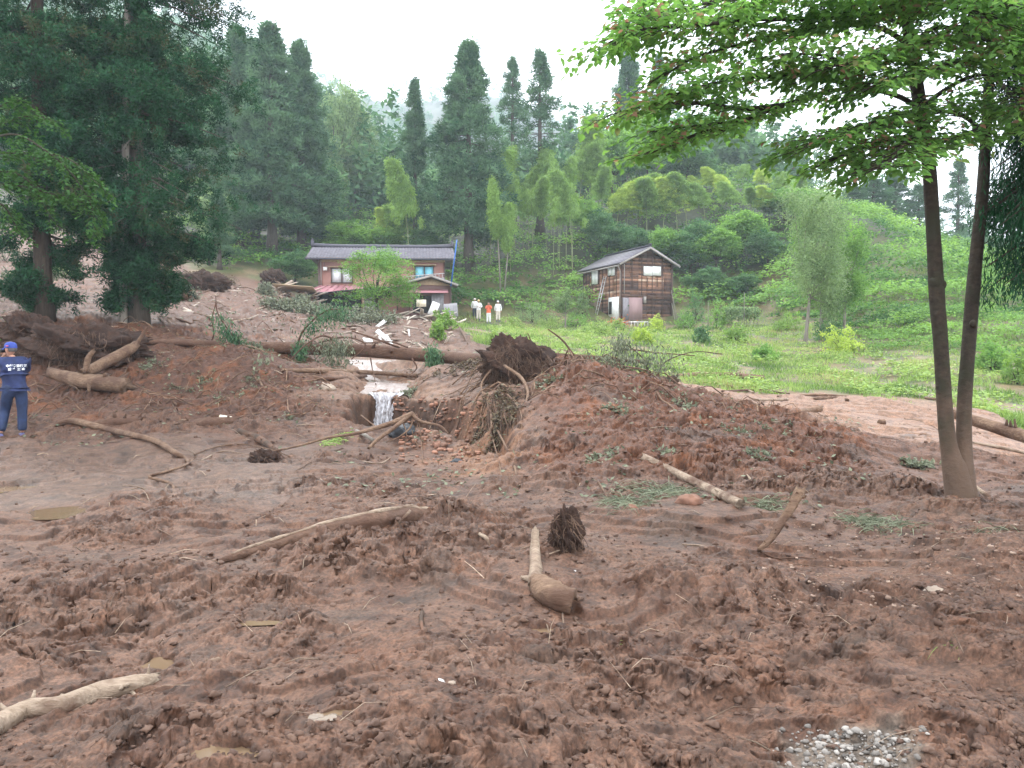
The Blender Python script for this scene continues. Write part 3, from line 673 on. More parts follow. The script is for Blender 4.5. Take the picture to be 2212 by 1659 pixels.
bamG2 = kind_bamboo('bamboo', 12, 1.4, 190, 30, .34, .075, .42, 1.4)
bamY = kind_bamboo('bamboo_yellow', 12, 2.0, 420, 34, .32, .07, .52, 1.9)
bamC = kind_bamboo('bamboo', 12, .5, 40, 14, .34, .07, .30, .9)
def bamb(kind, px, Y, top, label, group, w=1.0, rot=None):
    o = place(kind, px, Y, top, 1, label, group, 'bamboo', rot=rot if rot is not None else rng.uniform(0, 6.28)); s = o.scale[2] * w; o.scale = (s, s, o.scale[2]); return o
g1 = 'bamboo grove beside the slender cedars'
for px, Y, top in [(1060, 82, 310), (1085, 84, 300), (1110, 80, 330), (1135, 83, 345), (1150, 79, 370), (1190, 82, 290), (1215, 84, 330), (1095, 77, 400), (1205, 78, 400), (1075, 78, 380)]:
    bamb(bamG if rng.random() < .6 else bamG2, px, Y, top + rng.uniform(-8, 8), 'green bamboo with arching feathery top around the slender cedars', g1)
for px in [1060, 1078, 1092, 1103, 1112, 1121, 1130, 1142, 1150, 1180, 1195, 1208, 1222, 1236]:
    bamb(bamC, px, rng.uniform(74, 79), rng.uniform(400, 455), 'thin bamboo culm with sparse top in the grove right of the biggest middle cedar', 'thin bamboo culms in the grove')
g2 = 'bright bamboo above the shed'
for px, Y, top, kd in [(1330, 84, 382, bamY), (1352, 85, 372, bamY), (1395, 84, 380, bamG), (1430, 84, 385, bamG), (1460, 84, 375, bamY), (1375, 86, 365, bamG), (1480, 84, 365, bamG), (1520, 84, 385, bamG), (1580, 84, 380, bamG), (1620, 85, 400, bamG), (1660, 84, 395, bamY), (1500, 92, 372, bamY), (1540, 90, 352, bamY), (1560, 88, 366, bamY), (1600, 94, 345, bamG), (1640, 92, 352, bamY), (1680, 90, 360, bamG), (1715, 88, 378, bamG)]:
    bamb(kd, px, Y, top, 'yellow green bamboo plume drooping on the slope above the shed' if kd is bamY else 'fresh green bamboo plume on the slope above the shed', g2, 1.7)
for px, Y, top in [(1275, 92, 245), (1250, 90, 285), (1300, 90, 300), (1290, 86, 350)]:
    bamb(bamG, px, Y, top, 'tall dull green bamboo left of the bright bamboo above the shed', 'tall bamboo above the shed', 1.1)
bamb(bamG, 1235, 76, 350, 'single green bamboo leaning left beyond the slender cedars', None, 1.0, R(175))
bamb(bamG, 885, 74, 322, 'green bamboo leaning left in front of the narrow dark cedar', None, .8, R(180))
bamb(bamG, 880, 80, 432, 'green bamboo arching low to the left above the tiled roof', None, 1.6, R(185))
bamb(bamY, 850, 82, 440, 'short yellow bamboo plume just above the ridge of the tiled roof', None, 1.4, R(200))
# two slim plumes in front of the biggest cedar
def plume(name, px0, py0, px1, py1, Y, ph, label):
    a = at(px0, py0, Y); a.z = H1(a.x, Y); b = at(px1, py1, Y); root = empty(name, a, label, 'young tree'); v = b - a
    tb = MB(); tb.tube([(0, 0, -.1), v * .5 + Vector((.12, 0, 0)), v], (.07, .055, .02), 6); tb.build('trunk', M['bark_grey'], root)
    mb = MB(); n = 900; t = rng.uniform(1 - ph, 1.02, n); w_ = np.sin(np.clip((1.03 - t) / ph, 0, 1) * 2.6) * .5
    P = np.array(v)[None] * t[:, None] + np.c_[rng.normal(size=(n, 2)) * w_[:, None] * .5, rng.normal(size=n) * .1]
    mb.leaves(np.repeat(P, 8, 0) + rng.normal(size=(n * 8, 3)) * .1, norm(rnd_dir(n * 8) + np.array([0, 0, -.9])), rnd_dir(n * 8), .24, .06, np.repeat(rng.normal(size=n) * .15 + .5, 8))
    mb.build('foliage', M['bamboo'], root)
plume('slim_tree', 1083, 640, 1064, 393, 66, .42, 'slim pale stemmed tree with pointed green plume in front of the biggest cedar')
plume('slim_tree', 1086, 640, 1100, 445, 66, .42, 'shorter slim stemmed tree leaning right beside the pointed plume')

# ------------------------------------------------------------------ forest far behind, one mass
fm = MB(); ft = MB()
def in_view(x, y): return abs(x / max(y, 1)) < .85
NT = 0
for k in range(9000):
    Y = 105 + 690 * rng.random() ** 1.5; u = rng.uniform(-.80, .80); x = u * Y; px = CX + u * F * ct
    if px > 1750 and Y > 450: continue
    if 860 < px and Y < 118: continue
    if rng.random() > (.95 if Y < 450 else .6): continue
    z = H1(x, Y)
    if Y < 130 and 900 < px < 1750 and rng.random() < .5: continue
    NT += 1
    if NT > 3000: break
    big = 1 + (Y > 240) * .25 + (Y > 500) * .5
    if rng.random() < .35:
        h = rng.uniform(9, 17) * big; K = 60 if Y < 230 else 26; t = rng.random(K) ** 1.2; r_ = h * .17 * (1 - t) + .3
        az = rng.random(K) * 6.283; C = np.c_[x + r_ * np.cos(az), Y + r_ * np.sin(az), z + h * (.12 + .88 * t)]; tb_ = .30; rc = .55 * big
    else:
        h = rng.uniform(6, 11) * big; K = 64 if Y < 230 else 28; d = rnd_dir(K); d[:, 2] = np.abs(d[:, 2]) * 1.1 - .25
        rr = h * .42; C = np.array([x, Y, z + h * .5]) + d * np.array([rr, rr, h * .48]) * rng.uniform(.7, 1.05, (K, 1)); tb_ = rng.uniform(.45, .8); rc = .7 * big
    nL = 6; n = len(C) * nL
    fm.leaves(np.repeat(C, nL, 0) + rng.normal(size=(n, 3)) * rc * .7, norm(rnd_dir(n) * np.array([1, 1, .6])), norm(rnd_dir(n) * .8 + np.array([0, -.2, .9])), rc * 1.9 * rng.uniform(.6, 1.3, n), rc * .95, np.repeat(rng.normal(size=len(C)) * .14 + tb_, nL) + rng.normal(size=n) * .08)
fo = fm.build('forest', M['broad_dark']); tag(fo, 'misty mixed forest covering the mountains behind the valley', 'forest', kind='stuff')

# ------------------------------------------------------------------ undergrowth on the slopes, grass on the banks
def ground_pts(n, pxr, Yr, power=1.0):
    px = rng.uniform(*pxr, n); Y = np.exp(rng.uniform(math.log(Yr[0]), math.log(Yr[1]), n)); x = (px - CX) / F * Y / ct
    return x, Y, HM(x, Y), px
ug = MB()
x, Y, z, px = ground_pts(17000, (350, 2330), (31, 112))
g_ = grassy(x, Y); edge = np.interp(px, [350, 640, 700, 950, 1000, 1250, 1460, 1640, 1700, 1850, 1900, 2330], [68, 68, 68, 66, 63.5, 66, 68, 63, 58, 46, 38, 32])
ok = (g_ > .8) & (Y > edge + rng.normal(size=len(x)) * .8)
x, Y, z, px = x[ok], Y[ok], z[ok], px[ok]; K = len(x); nL = 22
wd_, wi_ = worley(x * .42 + .5 * perlin(x * .5, Y * .5, 111), Y * .42, 110); dome_ = np.sqrt(np.clip(1 - (wd_ / .85) ** 2, 0, 1)); hh = (.12 + (1.0 + .7 * wi_) * dome_ + .35 * np.clip(fbm(x * 1.1, Y * 1.1, 101, 3), -.3, 1)) * (.35 + .65 * sstep(25, 62, Y))
C = np.c_[x, Y, z]; n = K * nL; sp = np.repeat(hh, nL)
PP = np.repeat(C, nL, 0) + rng.normal(size=(n, 3)) * np.array([.38, .38, 0]) + np.c_[np.zeros((n, 2)), (.72 + .36 * rng.random(n)) * sp]
ug.leaves(PP, norm(rnd_dir(n) * np.array([1, 1, .35]) + np.array([0, -.25, -.1])), norm(np.array([0, -.35, 1.0]) + rnd_dir(n) * .6), .27 * rng.uniform(.5, 1.3, n) * np.repeat(.42 + .58 * sstep(32, 62, Y), nL), .19 * rng.uniform(.6, 1.2, n) * np.repeat(.42 + .58 * sstep(32, 62, Y), nL), np.repeat(rng.normal(size=K) * .14 + .40 + .16 * wi_ + .45 * fbm(x * .12, Y * .12, 102, 3), nL) + rng.normal(size=n) * .1)
o = ug.build('undergrowth', M['undergrowth']); tag(o, 'leafy creepers and bushes covering the green slopes', 'undergrowth', kind='stuff')
gb = MB()
x, Y, z, px = ground_pts(190000, (850, 2330), (16, 64))
g_ = grassy(x, Y); bare = fbm(x * .3, Y * .3, 92, 3) + .45 * fbm(x * .8, Y * .8, 90, 4)
ok = (g_ > rng.uniform(.2, .9, len(x))) & (bare < .20 - .10 * sstep(1600, 1850, px) + rng.normal(size=len(x)) * .08)
x, Y, z, px = x[ok], Y[ok], z[ok], px[ok]; n = len(x)
hgt = .10 + .20 * np.clip(fbm(x * .5, Y * .5, 103, 3) + .3, 0, 1)
gb.leaves(np.c_[x, Y, z - .02], norm(rnd_dir(n) * .55 + np.array([0, 0, 1.0])), rnd_dir(n), hgt * rng.uniform(.6, 1.4, n), .012 + .016 * Y / 30, rng.normal(size=n) * .22 + .42 + .6 * fbm(x * .25, Y * .25, 104, 3))
o = gb.build('grass', M['kudzu']); tag(o, 'short grass on the sunlit banks around the shed', 'grass', kind='stuff')
# clover and broad weeds low on the bank
wb = MB(); x, Y, z, px = ground_pts(5200, (1060, 2330), (20, 56)); g_ = grassy(x, Y)
ok = (g_ > .5) & (fbm(x * .35, Y * .35, 105, 3) > .05); x, Y, z = x[ok], Y[ok], z[ok]; K = len(x); n = K * 10
wb.leaves(np.repeat(np.c_[x, Y, z], 10, 0) + rng.normal(size=(n, 3)) * np.array([.16, .16, .0]) + np.c_[np.zeros((n, 2)), rng.random(n) * .28], norm(rnd_dir(n) * np.array([1, 1, .3])), norm(np.array([0, 0, 1.0]) + rnd_dir(n) * .6), .14 * rng.uniform(.6, 1.3, n), .10, np.repeat(rng.normal(size=K) * .16 + .55, 10))
o = wb.build('weeds', M['kudzu']); tag(o, 'broad leafed weeds scattered over the grassy bank', 'weeds', kind='stuff')
# ------------------------------------------------------------------ dark conifers on the left
def near_conifer(px, Y, ptop, zlow, prof_pts, nB, nT, nL, label, barkm, r0, seed_lean=(0, 0), asym=None):
    x = atx(px, Y); z0 = H1(x, Y); root = empty('conifer', (x, Y, z0 - .1), label, 'conifer', 'dark conifers at the left')
    H = at(px, ptop, Y).z - z0; tb = MB(); t = np.linspace(0, 1, 16)
    P = np.c_[seed_lean[0] * t, seed_lean[1] * t, H * t]; r_ = r0 * (1 - .8 * t); r_[0] *= 1.35; tb.tube(P, r_, 14, jit=.02)
    zz = [at(px, a, Y).z - z0 for a, b in prof_pts]; rr = [b / F * Y for a, b in prof_pts]
    o_ = np.argsort(zz); zz = np.array(zz)[o_]; rr = np.array(rr)[o_]
    lo = zz[0]; hi = zz[-1]
    mb = MB(); az, z, ln = cedar_crown(mb, lambda a: float(np.interp(lo + a * (hi - lo), zz, rr)), lo, hi, nB, nT, nL, .14, .034, droop=.34, rt=.20, tipup=.05, inner=.16, tintb=.46, asym=asym)
    for k in range(0, nB, 2):
        a = az[k]; l = ln[k]; Q_ = spline([(0, 0, z[k] + .1), (l * .5 * math.cos(a), l * .5 * math.sin(a), z[k] - .08 * l), (l * math.cos(a), l * math.sin(a), z[k] - .27 * l)], 5)
        tb.tube(Q_, np.linspace(.045, .008, 5), 4, cap=False)
    tb.build('trunk', barkm, root); mb.build('crown', M['cedar_near'], root); return root
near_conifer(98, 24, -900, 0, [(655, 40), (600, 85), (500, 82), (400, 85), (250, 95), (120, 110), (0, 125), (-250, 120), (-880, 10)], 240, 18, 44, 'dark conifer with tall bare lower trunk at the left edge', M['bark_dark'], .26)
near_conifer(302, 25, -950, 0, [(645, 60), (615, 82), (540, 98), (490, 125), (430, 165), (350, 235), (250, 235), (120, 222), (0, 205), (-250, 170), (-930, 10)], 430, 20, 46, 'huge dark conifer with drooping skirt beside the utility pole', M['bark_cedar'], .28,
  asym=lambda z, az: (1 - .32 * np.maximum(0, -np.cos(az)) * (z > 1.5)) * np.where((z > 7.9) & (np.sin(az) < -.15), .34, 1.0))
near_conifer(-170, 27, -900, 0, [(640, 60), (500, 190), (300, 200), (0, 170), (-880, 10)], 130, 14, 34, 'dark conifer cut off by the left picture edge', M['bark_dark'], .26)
# pole
p0 = onpix(268, 706); p0 = Vector((atx(268, 24.6), 24.6, 0)); p0.z = H1(p0.x, p0.y)
pr = empty('utility_pole', p0, 'pale grey wooden utility pole rising through the huge dark conifer', 'pole'); t = np.linspace(0, 1, 14)
top = at(278, -160, 24.6) - p0; mb = MB(); mb.tube(np.array(top)[None] * t[:, None] + np.array([[0, 0, -.2]]) * (t[:, None] == 0), .125 - .045 * t, 14)
mb.build('post', M['bark_grey'], pr)
mb = MB()
bolt_m = plain('bolt', (.25, .25, .25), .5, .7)
for k in range(8): mb = MB(); mb.box(tuple(np.array(top) * (.22 + .09 * k) + np.array([.12 if k % 2 else -.12, 0, 0])), (.16, .02, .02)); mb.build('step_bolt', bolt_m, pr)
# leafy branch with small round leaves hanging at the left
def ovate(mb, P, D, N, L, W, tint, fold=.12):
    n = len(P); D = norm(D); S = norm(np.cross(D, N)); U = np.cross(S, D)
    L = np.broadcast_to(L, (n,))[:, None]; W = np.broadcast_to(W, (n,))[:, None]
    V = np.stack([P, P + D * L * .28 + S * W * .5 + U * W * fold, P + D * L * .68 + S * W * .36 + U * W * fold, P + D * L - U * L * .08,
                  P + D * L * .68 - S * W * .36 + U * W * fold, P + D * L * .28 - S * W * .5 + U * W * fold], 1)
    b = np.arange(n)[:, None] * 6; q = np.concatenate([b + np.array([[0, 1, 2, 3]]), b + np.array([[0, 3, 4, 5]])])
    mb.add(V.reshape(-1, 3), q, np.repeat(np.broadcast_to(tint, (n,)), 6))
def sprays(tb, mb, path, r0, r1, every, tl, leafL, leafW, per, droop=.12, tint=.5, side_flat=1.0, k=26, start=.2, redf=None, tw=.006, hang=.35):
    """a limb with side twigs lying in a flat layer, leaves in two ranks along each twig"""
    S_ = spline(path, k); tb.tube(S_, np.linspace(r0, r1, k), 6, cap=False)
    seg = np.linalg.norm(np.diff(S_, axis=0), axis=1).sum(); nt_ = max(2, int(seg * (1 - start) / every))
    for j in range(nt_):
        f = start + (1 - start) * (j + rng.random()) / nt_; i = min(int(f * (k - 1)), k - 2); a = S_[i] + (S_[i + 1] - S_[i]) * (f * (k - 1) - i)
        T = norm(S_[i + 1] - S_[i]); side = norm(np.cross(T, [0, 0, 1])) * (1 if j % 2 else -1)
        ln = tl * rng.uniform(.55, 1.2) * (1.15 - .5 * f)
        d = norm(side * rng.uniform(.5, 1) + T * rng.uniform(.3, 1.0) + np.array([0, 0, rng.uniform(-.15, .18)]))
        q = np.linspace(0, 1, 6)[:, None]; tp = a + d * ln * q + np.array([0, 0, -1]) * droop * ln * q ** 2 + np.r_[np.zeros((1, 3)), rng.normal(size=(5, 3)) * .02 * ln]
        tb.tube(tp, np.linspace(tw, tw * .3, 6), 3, cap=False)
        m = max(3, int(per * ln)); s = rng.uniform(.12, 1.0, m); ii = np.minimum((s * 5).astype(int), 4); base = tp[ii] + (tp[ii + 1] - tp[ii]) * (s * 5 - ii)[:, None]
        sd = norm(np.cross(d, [0, 0, 1])); sg = rng.choice([-1, 1], m)[:, None]
        D = norm(sd * sg * .8 + d * .6 + np.array([0, 0, -hang]) + rng.normal(size=(m, 3)) * .28)
        base = base + D * .03 + rng.normal(size=(m, 3)) * .035
        N = norm(np.array([0, 0, 1.0]) + rng.normal(size=(m, 3)) * .3)
        tn = np.full(m, tint) + rng.normal(size=m) * .14 + rng.normal() * .06
        if redf is not None:
            rd = rng.random(m) < redf(base); tn = np.where(rd, 1.3, np.minimum(tn, .85)); base = base + np.where(rd, .05, 0)[:, None] * np.array([0, 0, 1])
        ovate(mb, base, D, N, leafL * rng.uniform(.65, 1.25, m), leafW * rng.uniform(.75, 1.2, m), tn)
def K_(px, py, Y): return tuple(at(px, py, Y))
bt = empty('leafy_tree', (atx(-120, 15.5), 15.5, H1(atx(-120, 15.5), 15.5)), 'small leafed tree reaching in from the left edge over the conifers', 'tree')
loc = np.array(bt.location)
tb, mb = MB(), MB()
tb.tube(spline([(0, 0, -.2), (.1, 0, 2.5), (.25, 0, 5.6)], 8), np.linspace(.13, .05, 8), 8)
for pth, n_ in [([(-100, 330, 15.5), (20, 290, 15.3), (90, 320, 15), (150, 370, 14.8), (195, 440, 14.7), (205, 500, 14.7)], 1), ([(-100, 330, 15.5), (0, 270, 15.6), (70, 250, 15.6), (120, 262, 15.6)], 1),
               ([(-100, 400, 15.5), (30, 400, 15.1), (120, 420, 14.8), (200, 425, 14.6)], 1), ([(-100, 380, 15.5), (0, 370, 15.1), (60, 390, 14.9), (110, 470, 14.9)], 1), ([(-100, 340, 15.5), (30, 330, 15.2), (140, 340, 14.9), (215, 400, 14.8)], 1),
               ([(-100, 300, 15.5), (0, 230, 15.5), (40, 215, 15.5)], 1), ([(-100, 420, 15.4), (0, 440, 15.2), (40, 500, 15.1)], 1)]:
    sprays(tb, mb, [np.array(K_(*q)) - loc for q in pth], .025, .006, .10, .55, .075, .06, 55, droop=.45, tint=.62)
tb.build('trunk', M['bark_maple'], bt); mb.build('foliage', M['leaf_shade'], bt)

# ------------------------------------------------------------------ forked tree at the right with leafy layers
base = onpix(2077, 1082); YB = base.y
mt = empty('forked_tree', base, 'forked two stemmed tree in leaf standing in the mud at the right', 'tree'); loc = np.array(base)
tb, mb = MB(), MB()
def trk(pts, wd):
    P = np.array([K_(px, py, Yy) for px, py, Yy in pts]) - loc; S_ = spline(P, 40); w_ = np.interp(np.linspace(0, 1, 40), np.linspace(0, 1, len(wd)), wd) / 2 / F * YB
    w_ = w_ * (1 + .035 * np.sin(np.linspace(0, 40, 40)) * rng.random(40)); tb.tube(S_, w_, 20, jit=.018); return S_
B0 = YB
tA = trk([(2080, 1120, B0), (2074, 1070, B0), (2064, 1020, B0), (2052, 975, B0), (2042, 900, B0), (2034, 770, B0), (2024, 640, B0), (2016, 500, B0), (2006, 350, B0 - .1), (1988, 235, B0 - .2), (1968, 100, B0 - .3), (1945, -60, B0 - .4), (1920, -300, B0 - .5)], [66, 60, 52, 36, 31, 30, 31, 29, 27, 27, 24, 20, 10])
tB = trk([(2085, 1120, B0 + .02), (2082, 1060, B0 + .02), (2078, 1010, B0 + .03), (2082, 960, B0 + .05), (2084, 860, B0 + .1), (2096, 700, B0 + .15), (2108, 560, B0 + .2), (2122, 420, B0 + .25), (2130, 290, B0 + .3), (2140, 120, B0 + .3), (2152, -60, B0 + .4), (2170, -300, B0 + .5)], [60, 54, 46, 33, 29, 29, 27, 25, 22, 20, 17, 9])
for (px, py, s_) in ((2018, 610, .85), (2035, 615, .6), (2102, 700, .5), (2020, 470, .5)):
    c_ = np.array(K_(px, py, B0 - .02)) - loc; t = np.linspace(0, 1, 5); tb.tube(np.array([c_ + np.array([-.06 * s_, -.03, 0]), c_ + np.array([.0, -.0, 0]), c_ + np.array([.06 * s_, 0, 0])]), (.04 * s_, .092 * s_, .04 * s_), 8)
def redzone(P):
    W_ = P + loc; px = CX + W_[:, 0] / W_[:, 1] * F; n_ = fbm(W_[:, 0] * 1.2, W_[:, 1] * 1.2, 120, 2)
    return np.where((n_ > .2) & (W_[:, 2] > 2.2), .10, .004)
limbs = [
 [(2140, 60, 8.7), (2090, -10, 8.0), (2010, -30, 7.4), (1900, -25, 6.9), (1800, -10, 6.7)],
 [(2145, 0, 8.7), (2170, 20, 7.8), (2210, 60, 7.0), (2260, 90, 6.6)],
 [(1955, 30, 8.2), (2010, 10, 7.6), (2080, 20, 7.0), (2150, 50, 6.6)],
 [(2140, 120, 8.7), (2100, 130, 7.9), (2040, 140, 7.3), (1960, 160, 6.9), (1890, 185, 6.7)],
 [(2150, -30, 8.8), (2130, -40, 7.8), (2060, -50, 7.0), (1960, -40, 6.5)],
 [(1988, 235, 8.3), (1938, 207, 8.1), (1860, 190, 7.9), (1775, 200, 7.7), (1690, 228, 7.5), (1600, 258, 7.3), (1500, 272, 7.1), (1400, 285, 7.0)],
 [(1650, 240, 7.4), (1580, 275, 7.2), (1520, 285, 7.0), (1460, 310, 6.9), (1420, 325, 6.8)],
 [(1690, 228, 7.5), (1600, 235, 7.2), (1500, 222, 6.9), (1410, 228, 6.7), (1330, 245, 6.6)],
 [(1860, 190, 7.9), (1760, 165, 7.4), (1650, 165, 7.0), (1540, 180, 6.7), (1450, 205, 6.5)],
 [(1968, 100, 8.2), (1900, 60, 7.9), (1800, 55, 7.6), (1700, 70, 7.3), (1600, 95, 7.1), (1500, 125, 6.9), (1430, 165, 6.8)],
 [(1955, 50, 8.2), (1880, 35, 7.7), (1760, 40, 7.2), (1640, 42, 6.8), (1500, 55, 6.5), (1400, 62, 6.4), (1330, 80, 6.3)],
 [(1950, 0, 8.1), (1850, -20, 7.6), (1700, -20, 7.2), (1560, 0, 6.8), (1430, 30, 6.6), (1380, 45, 6.6)],
 [(1945, -60, 8.1), (1800, -60, 7.8), (1650, -50, 7.6), (1500, -20, 7.4), (1400, 0, 7.3)],
 [(1988, 235, 8.3), (1900, 270, 7.6), (1840, 280, 7.1), (1790, 295, 6.8), (1760, 310, 6.7)],
 [(2000, 290, 8.4), (1930, 300, 7.8), (1860, 320, 7.4), (1790, 350, 7.2)],
 [(1995, 260, 8.4), (1960, 300, 7.2), (1930, 340, 6.7), (1900, 365, 6.5)],
 [(1988, 235, 8.3), (2040, 195, 8.0), (2100, 165, 7.7), (2180, 160, 7.4), (2260, 170, 7.2)],
 [(2130, 290, 8.7), (2080, 250, 8.2), (2020, 240, 7.8), (1950, 245, 7.4), (1890, 262, 7.2)],
 [(2135, 250, 8.7), (2180, 230, 8.1), (2240, 240, 7.6)],
 [(2135, 260, 8.7), (2090, 290, 8.0), (2030, 310, 7.6), (1960, 330, 7.3)],
 [(2140, 120, 8.7), (2060, 90, 8.0), (1980, 95, 7.4), (1880, 120, 6.9), (1780, 150, 6.6)],
 [(2140, 120, 8.7), (2200, 60, 8.0), (2280, 40, 7.5)],
 [(2145, 60, 8.7), (2080, 20, 8.1), (2000, 10, 7.6), (1900, 15, 7.2), (1800, 30, 6.9)],
 [(2150, -20, 8.8), (2200, -40, 8.0), (2260, -10, 7.2)],
 [(2140, 150, 8.7), (2170, 190, 8.0), (2200, 215, 7.6), (2250, 260, 7.3)],
 [(1968, 100, 8.2), (1930, 130, 7.6), (1860, 145, 7.1), (1780, 120, 6.8), (1700, 115, 6.6)],
 [(1968, 100, 8.2), (2020, 60, 7.6), (2090, 70, 7.1), (2160, 100, 6.8), (2240, 120, 6.6)],
 [(1940, -80, 8.1), (2000, -40, 7.4), (2060, -20, 6.9), (2130, 0, 6.6), (2220, 20, 6.4)],
 [(1945, -60, 8.1), (1880, -70, 7.5), (1780, -50, 7.0), (1680, -10, 6.7), (1600, 20, 6.5)],
]
for L_ in limbs:
    sprays(tb, mb, [np.array(K_(*q)) - loc for q in L_], .028, .006, .048, .64, .070, .046, 42, droop=.06, tint=.5, redf=redzone)
tb.build('trunk', M['bark_maple'], mt, smooth=True); mb.build('foliage', M['maple'], mt)

# ------------------------------------------------------------------ dark drooping conifer at the right edge
x = atx(2375, 8.2); rc_ = empty('conifer', (x, 8.2, H1(x, 8.2)), 'black looking conifer with hanging sprays at the right picture edge', 'conifer'); loc = np.array(rc_.location)
tb, mb = MB(), MB(); tb.tube(spline([(0, 0, -.3), (0, 0, 3), (0, 0, 8)], 10), np.linspace(.2, .06, 10), 12)
n = 0
for k in range(125):
    a = rng.uniform(R(120), R(240)); zz = rng.uniform(2.6, 5.2); ln = rng.uniform(.7, 1.25)
    P = spline([(0, 0, zz), (ln * .5 * math.cos(a), ln * .5 * math.sin(a), zz + .02), (ln * math.cos(a), ln * math.sin(a), zz - .30 * ln)], 8); tb.tube(P, np.linspace(.02, .004, 8), 4, cap=False)
    m = 60; s = rng.uniform(.25, 1, m); C = P[(s * 7).astype(int)] + rng.normal(size=(m, 3)) * np.array([.10, .10, .02])
    q = 8; CC = np.repeat(C, q, 0); hg = np.tile(np.linspace(0, 1, q), m)[:, None]; CC = CC + np.array([0, 0, -1]) * hg * .22 + rng.normal(size=CC.shape) * .012
    mb.leaves(CC, norm(rnd_dir(len(CC)) * .55 + np.array([-.1, 0, -1])), rnd_dir(len(CC)), .075, .014, .40 + rng.normal(size=len(CC)) * .12)
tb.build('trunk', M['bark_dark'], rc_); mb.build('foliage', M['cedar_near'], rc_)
# ------------------------------------------------------------------ the tiled house
def boardmat(name, stops, rough=.8, sc=(1.5, 1.5, 22)):
    m, nt, out = newmat(name); L = nt.links.new
    at_ = nd(nt, 'Attribute', _attribute_name='tint'); tc = nd(nt, 'TexCoord'); mp = nd(nt, 'Mapping'); mp.inputs['Scale'].default_value = sc
    L(tc.outputs['Object'], mp.inputs['Vector']); nz = nd(nt, 'TexNoise', Scale=2.0, Detail=6.0, Roughness=.7); L(mp.outputs[0], nz.inputs['Vector'])
    ad = nd(nt, 'Math', _operation='MULTIPLY_ADD'); L(nz.outputs['Fac'], ad.inputs[0]); ad.inputs[1].default_value = .5; L(at_.outputs['Fac'], ad.inputs[2])
    sb = nd(nt, 'Math', _operation='SUBTRACT'); L(ad.outputs[0], sb.inputs[0]); sb.inputs[1].default_value = .25
    r = ramp(nt, stops); L(sb.outputs[0], r.inputs['Fac']); p = nd(nt, 'BsdfPrincipled', Roughness=rough); p.inputs['Specular IOR Level'].default_value = .2
    L(r.outputs[0], p.inputs['Base Color']); L(p.outputs[0], out.inputs['Surface']); return m
M['siding'] = boardmat('siding', [(0, (.035, .024, .022)), (.35, (.105, .062, .050)), (.6, (.23, .125, .085)), (.8, (.42, .22, .14)), (1, (.58, .45, .35))])
M['planks'] = boardmat('planks', [(0, (.16, .11, .08)), (.5, (.42, .34, .27)), (1, (.75, .68, .60))])
M['stucco'] = plain('stucco', (.36, .185, .155), .85, var=.10, nscale=1.2, bump=.2)
M['stucco_dark'] = plain('stucco_dark', (.17, .095, .085), .85, var=.1, nscale=1.2)
M['beige'] = plain('beige', (.42, .31, .20), .8)
M['trim'] = plain('trim', (.10, .065, .055), .6)
M['gutter'] = plain('gutter', (.30, .27, .25), .5)
M['tile'] = boardmat('tile', [(0, (.075, .07, .08)), (.5, (.145, .135, .155)), (1, (.22, .205, .23))], .45, sc=(3, 3, 3))
M['tile_dark'] = plain('tile_dark', (.06, .058, .075), .5)
M['pinkroof'] = boardmat('pinkroof', [(0, (.26, .12, .13)), (.5, (.42, .20, .22)), (1, (.54, .32, .33))], .5, sc=(3, 3, 3))
M['glass_white'] = plain('glass_white', (.66, .68, .70), .25, var=.06, nscale=2)
M['paper'] = plain('paper', (.80, .80, .78), .7, var=.08, nscale=5)
M['cyan'] = boardmat('cyan', [(0, (.10, .34, .45)), (.5, (.22, .55, .68)), (1, (.45, .75, .84))], .5, sc=(14, 1, .3))
M['black'] = plain('black', (.012, .011, .011), .8)
M['lattice'] = plain('lattice', (.30, .29, .31), .6)
M['alu'] = plain('alu', (.62, .60, .60), .4, .5)
M['bluepipe'] = plain('bluepipe', (.02, .10, .34), .4)
M['cream'] = plain('cream', (.78, .70, .56), .7)
M['white'] = plain('white', (.80, .79, .77), .6)
M['metaldoor'] = boardmat('metaldoor', [(0, (.13, .10, .10)), (.5, (.30, .20, .20)), (1, (.40, .28, .28))], .6, sc=(3, 3, .6))
M['greydoor'] = plain('greydoor', (.24, .22, .24), .6)
HY = 60.0; sH = HY / F
hroot = empty('tiled_house', (atx(828, HY), HY, at(828, 694, HY).z), 'two storey house with brownish pink walls and a grey tiled roof, damaged and half buried', 'house')
hroot.rotation_euler = (0, R(-.5), R(7))
def hx(px): return (px - 828) * sH * 1.0
def hz(py): return at(828, py, HY).z - hroot.location.z
def hpart(name, mat, fn, parent=None, smooth=False, label=None):
    mb = MB(); fn(mb); o = mb.build(name, M[mat], parent or hroot, smooth)
    if label: o['label'] = label
    return o
D_ = 6.6
hw = hpart('wall', 'stucco', lambda m: m.box((hx(828), D_ / 2, (hz(556) + hz(722)) / 2), (hx(962) - hx(694), D_, hz(556) - hz(722))))
hpart('eave_band', 'beige', lambda m: m.box((hx(828), D_ / 2, hz(563)), (hx(962) - hx(694) + .06, D_ + .06, .26)))
hpart('corner_post', 'trim', lambda m: m.box((hx(695), -.03, hz(620)), (.14, .10, hz(560) - hz(680))))
hpart('corner_post', 'trim', lambda m: m.box((hx(961.5), -.03, hz(605)), (.10, .08, hz(566) - hz(644))))
hpart('drainpipe', 'gutter', lambda m: m.box((hx(699.5), -.08, hz(592)), (.05, .05, hz(563) - hz(622))))
ez, rz_ = hz(559), hz(523); ridge_y = D_ / 2
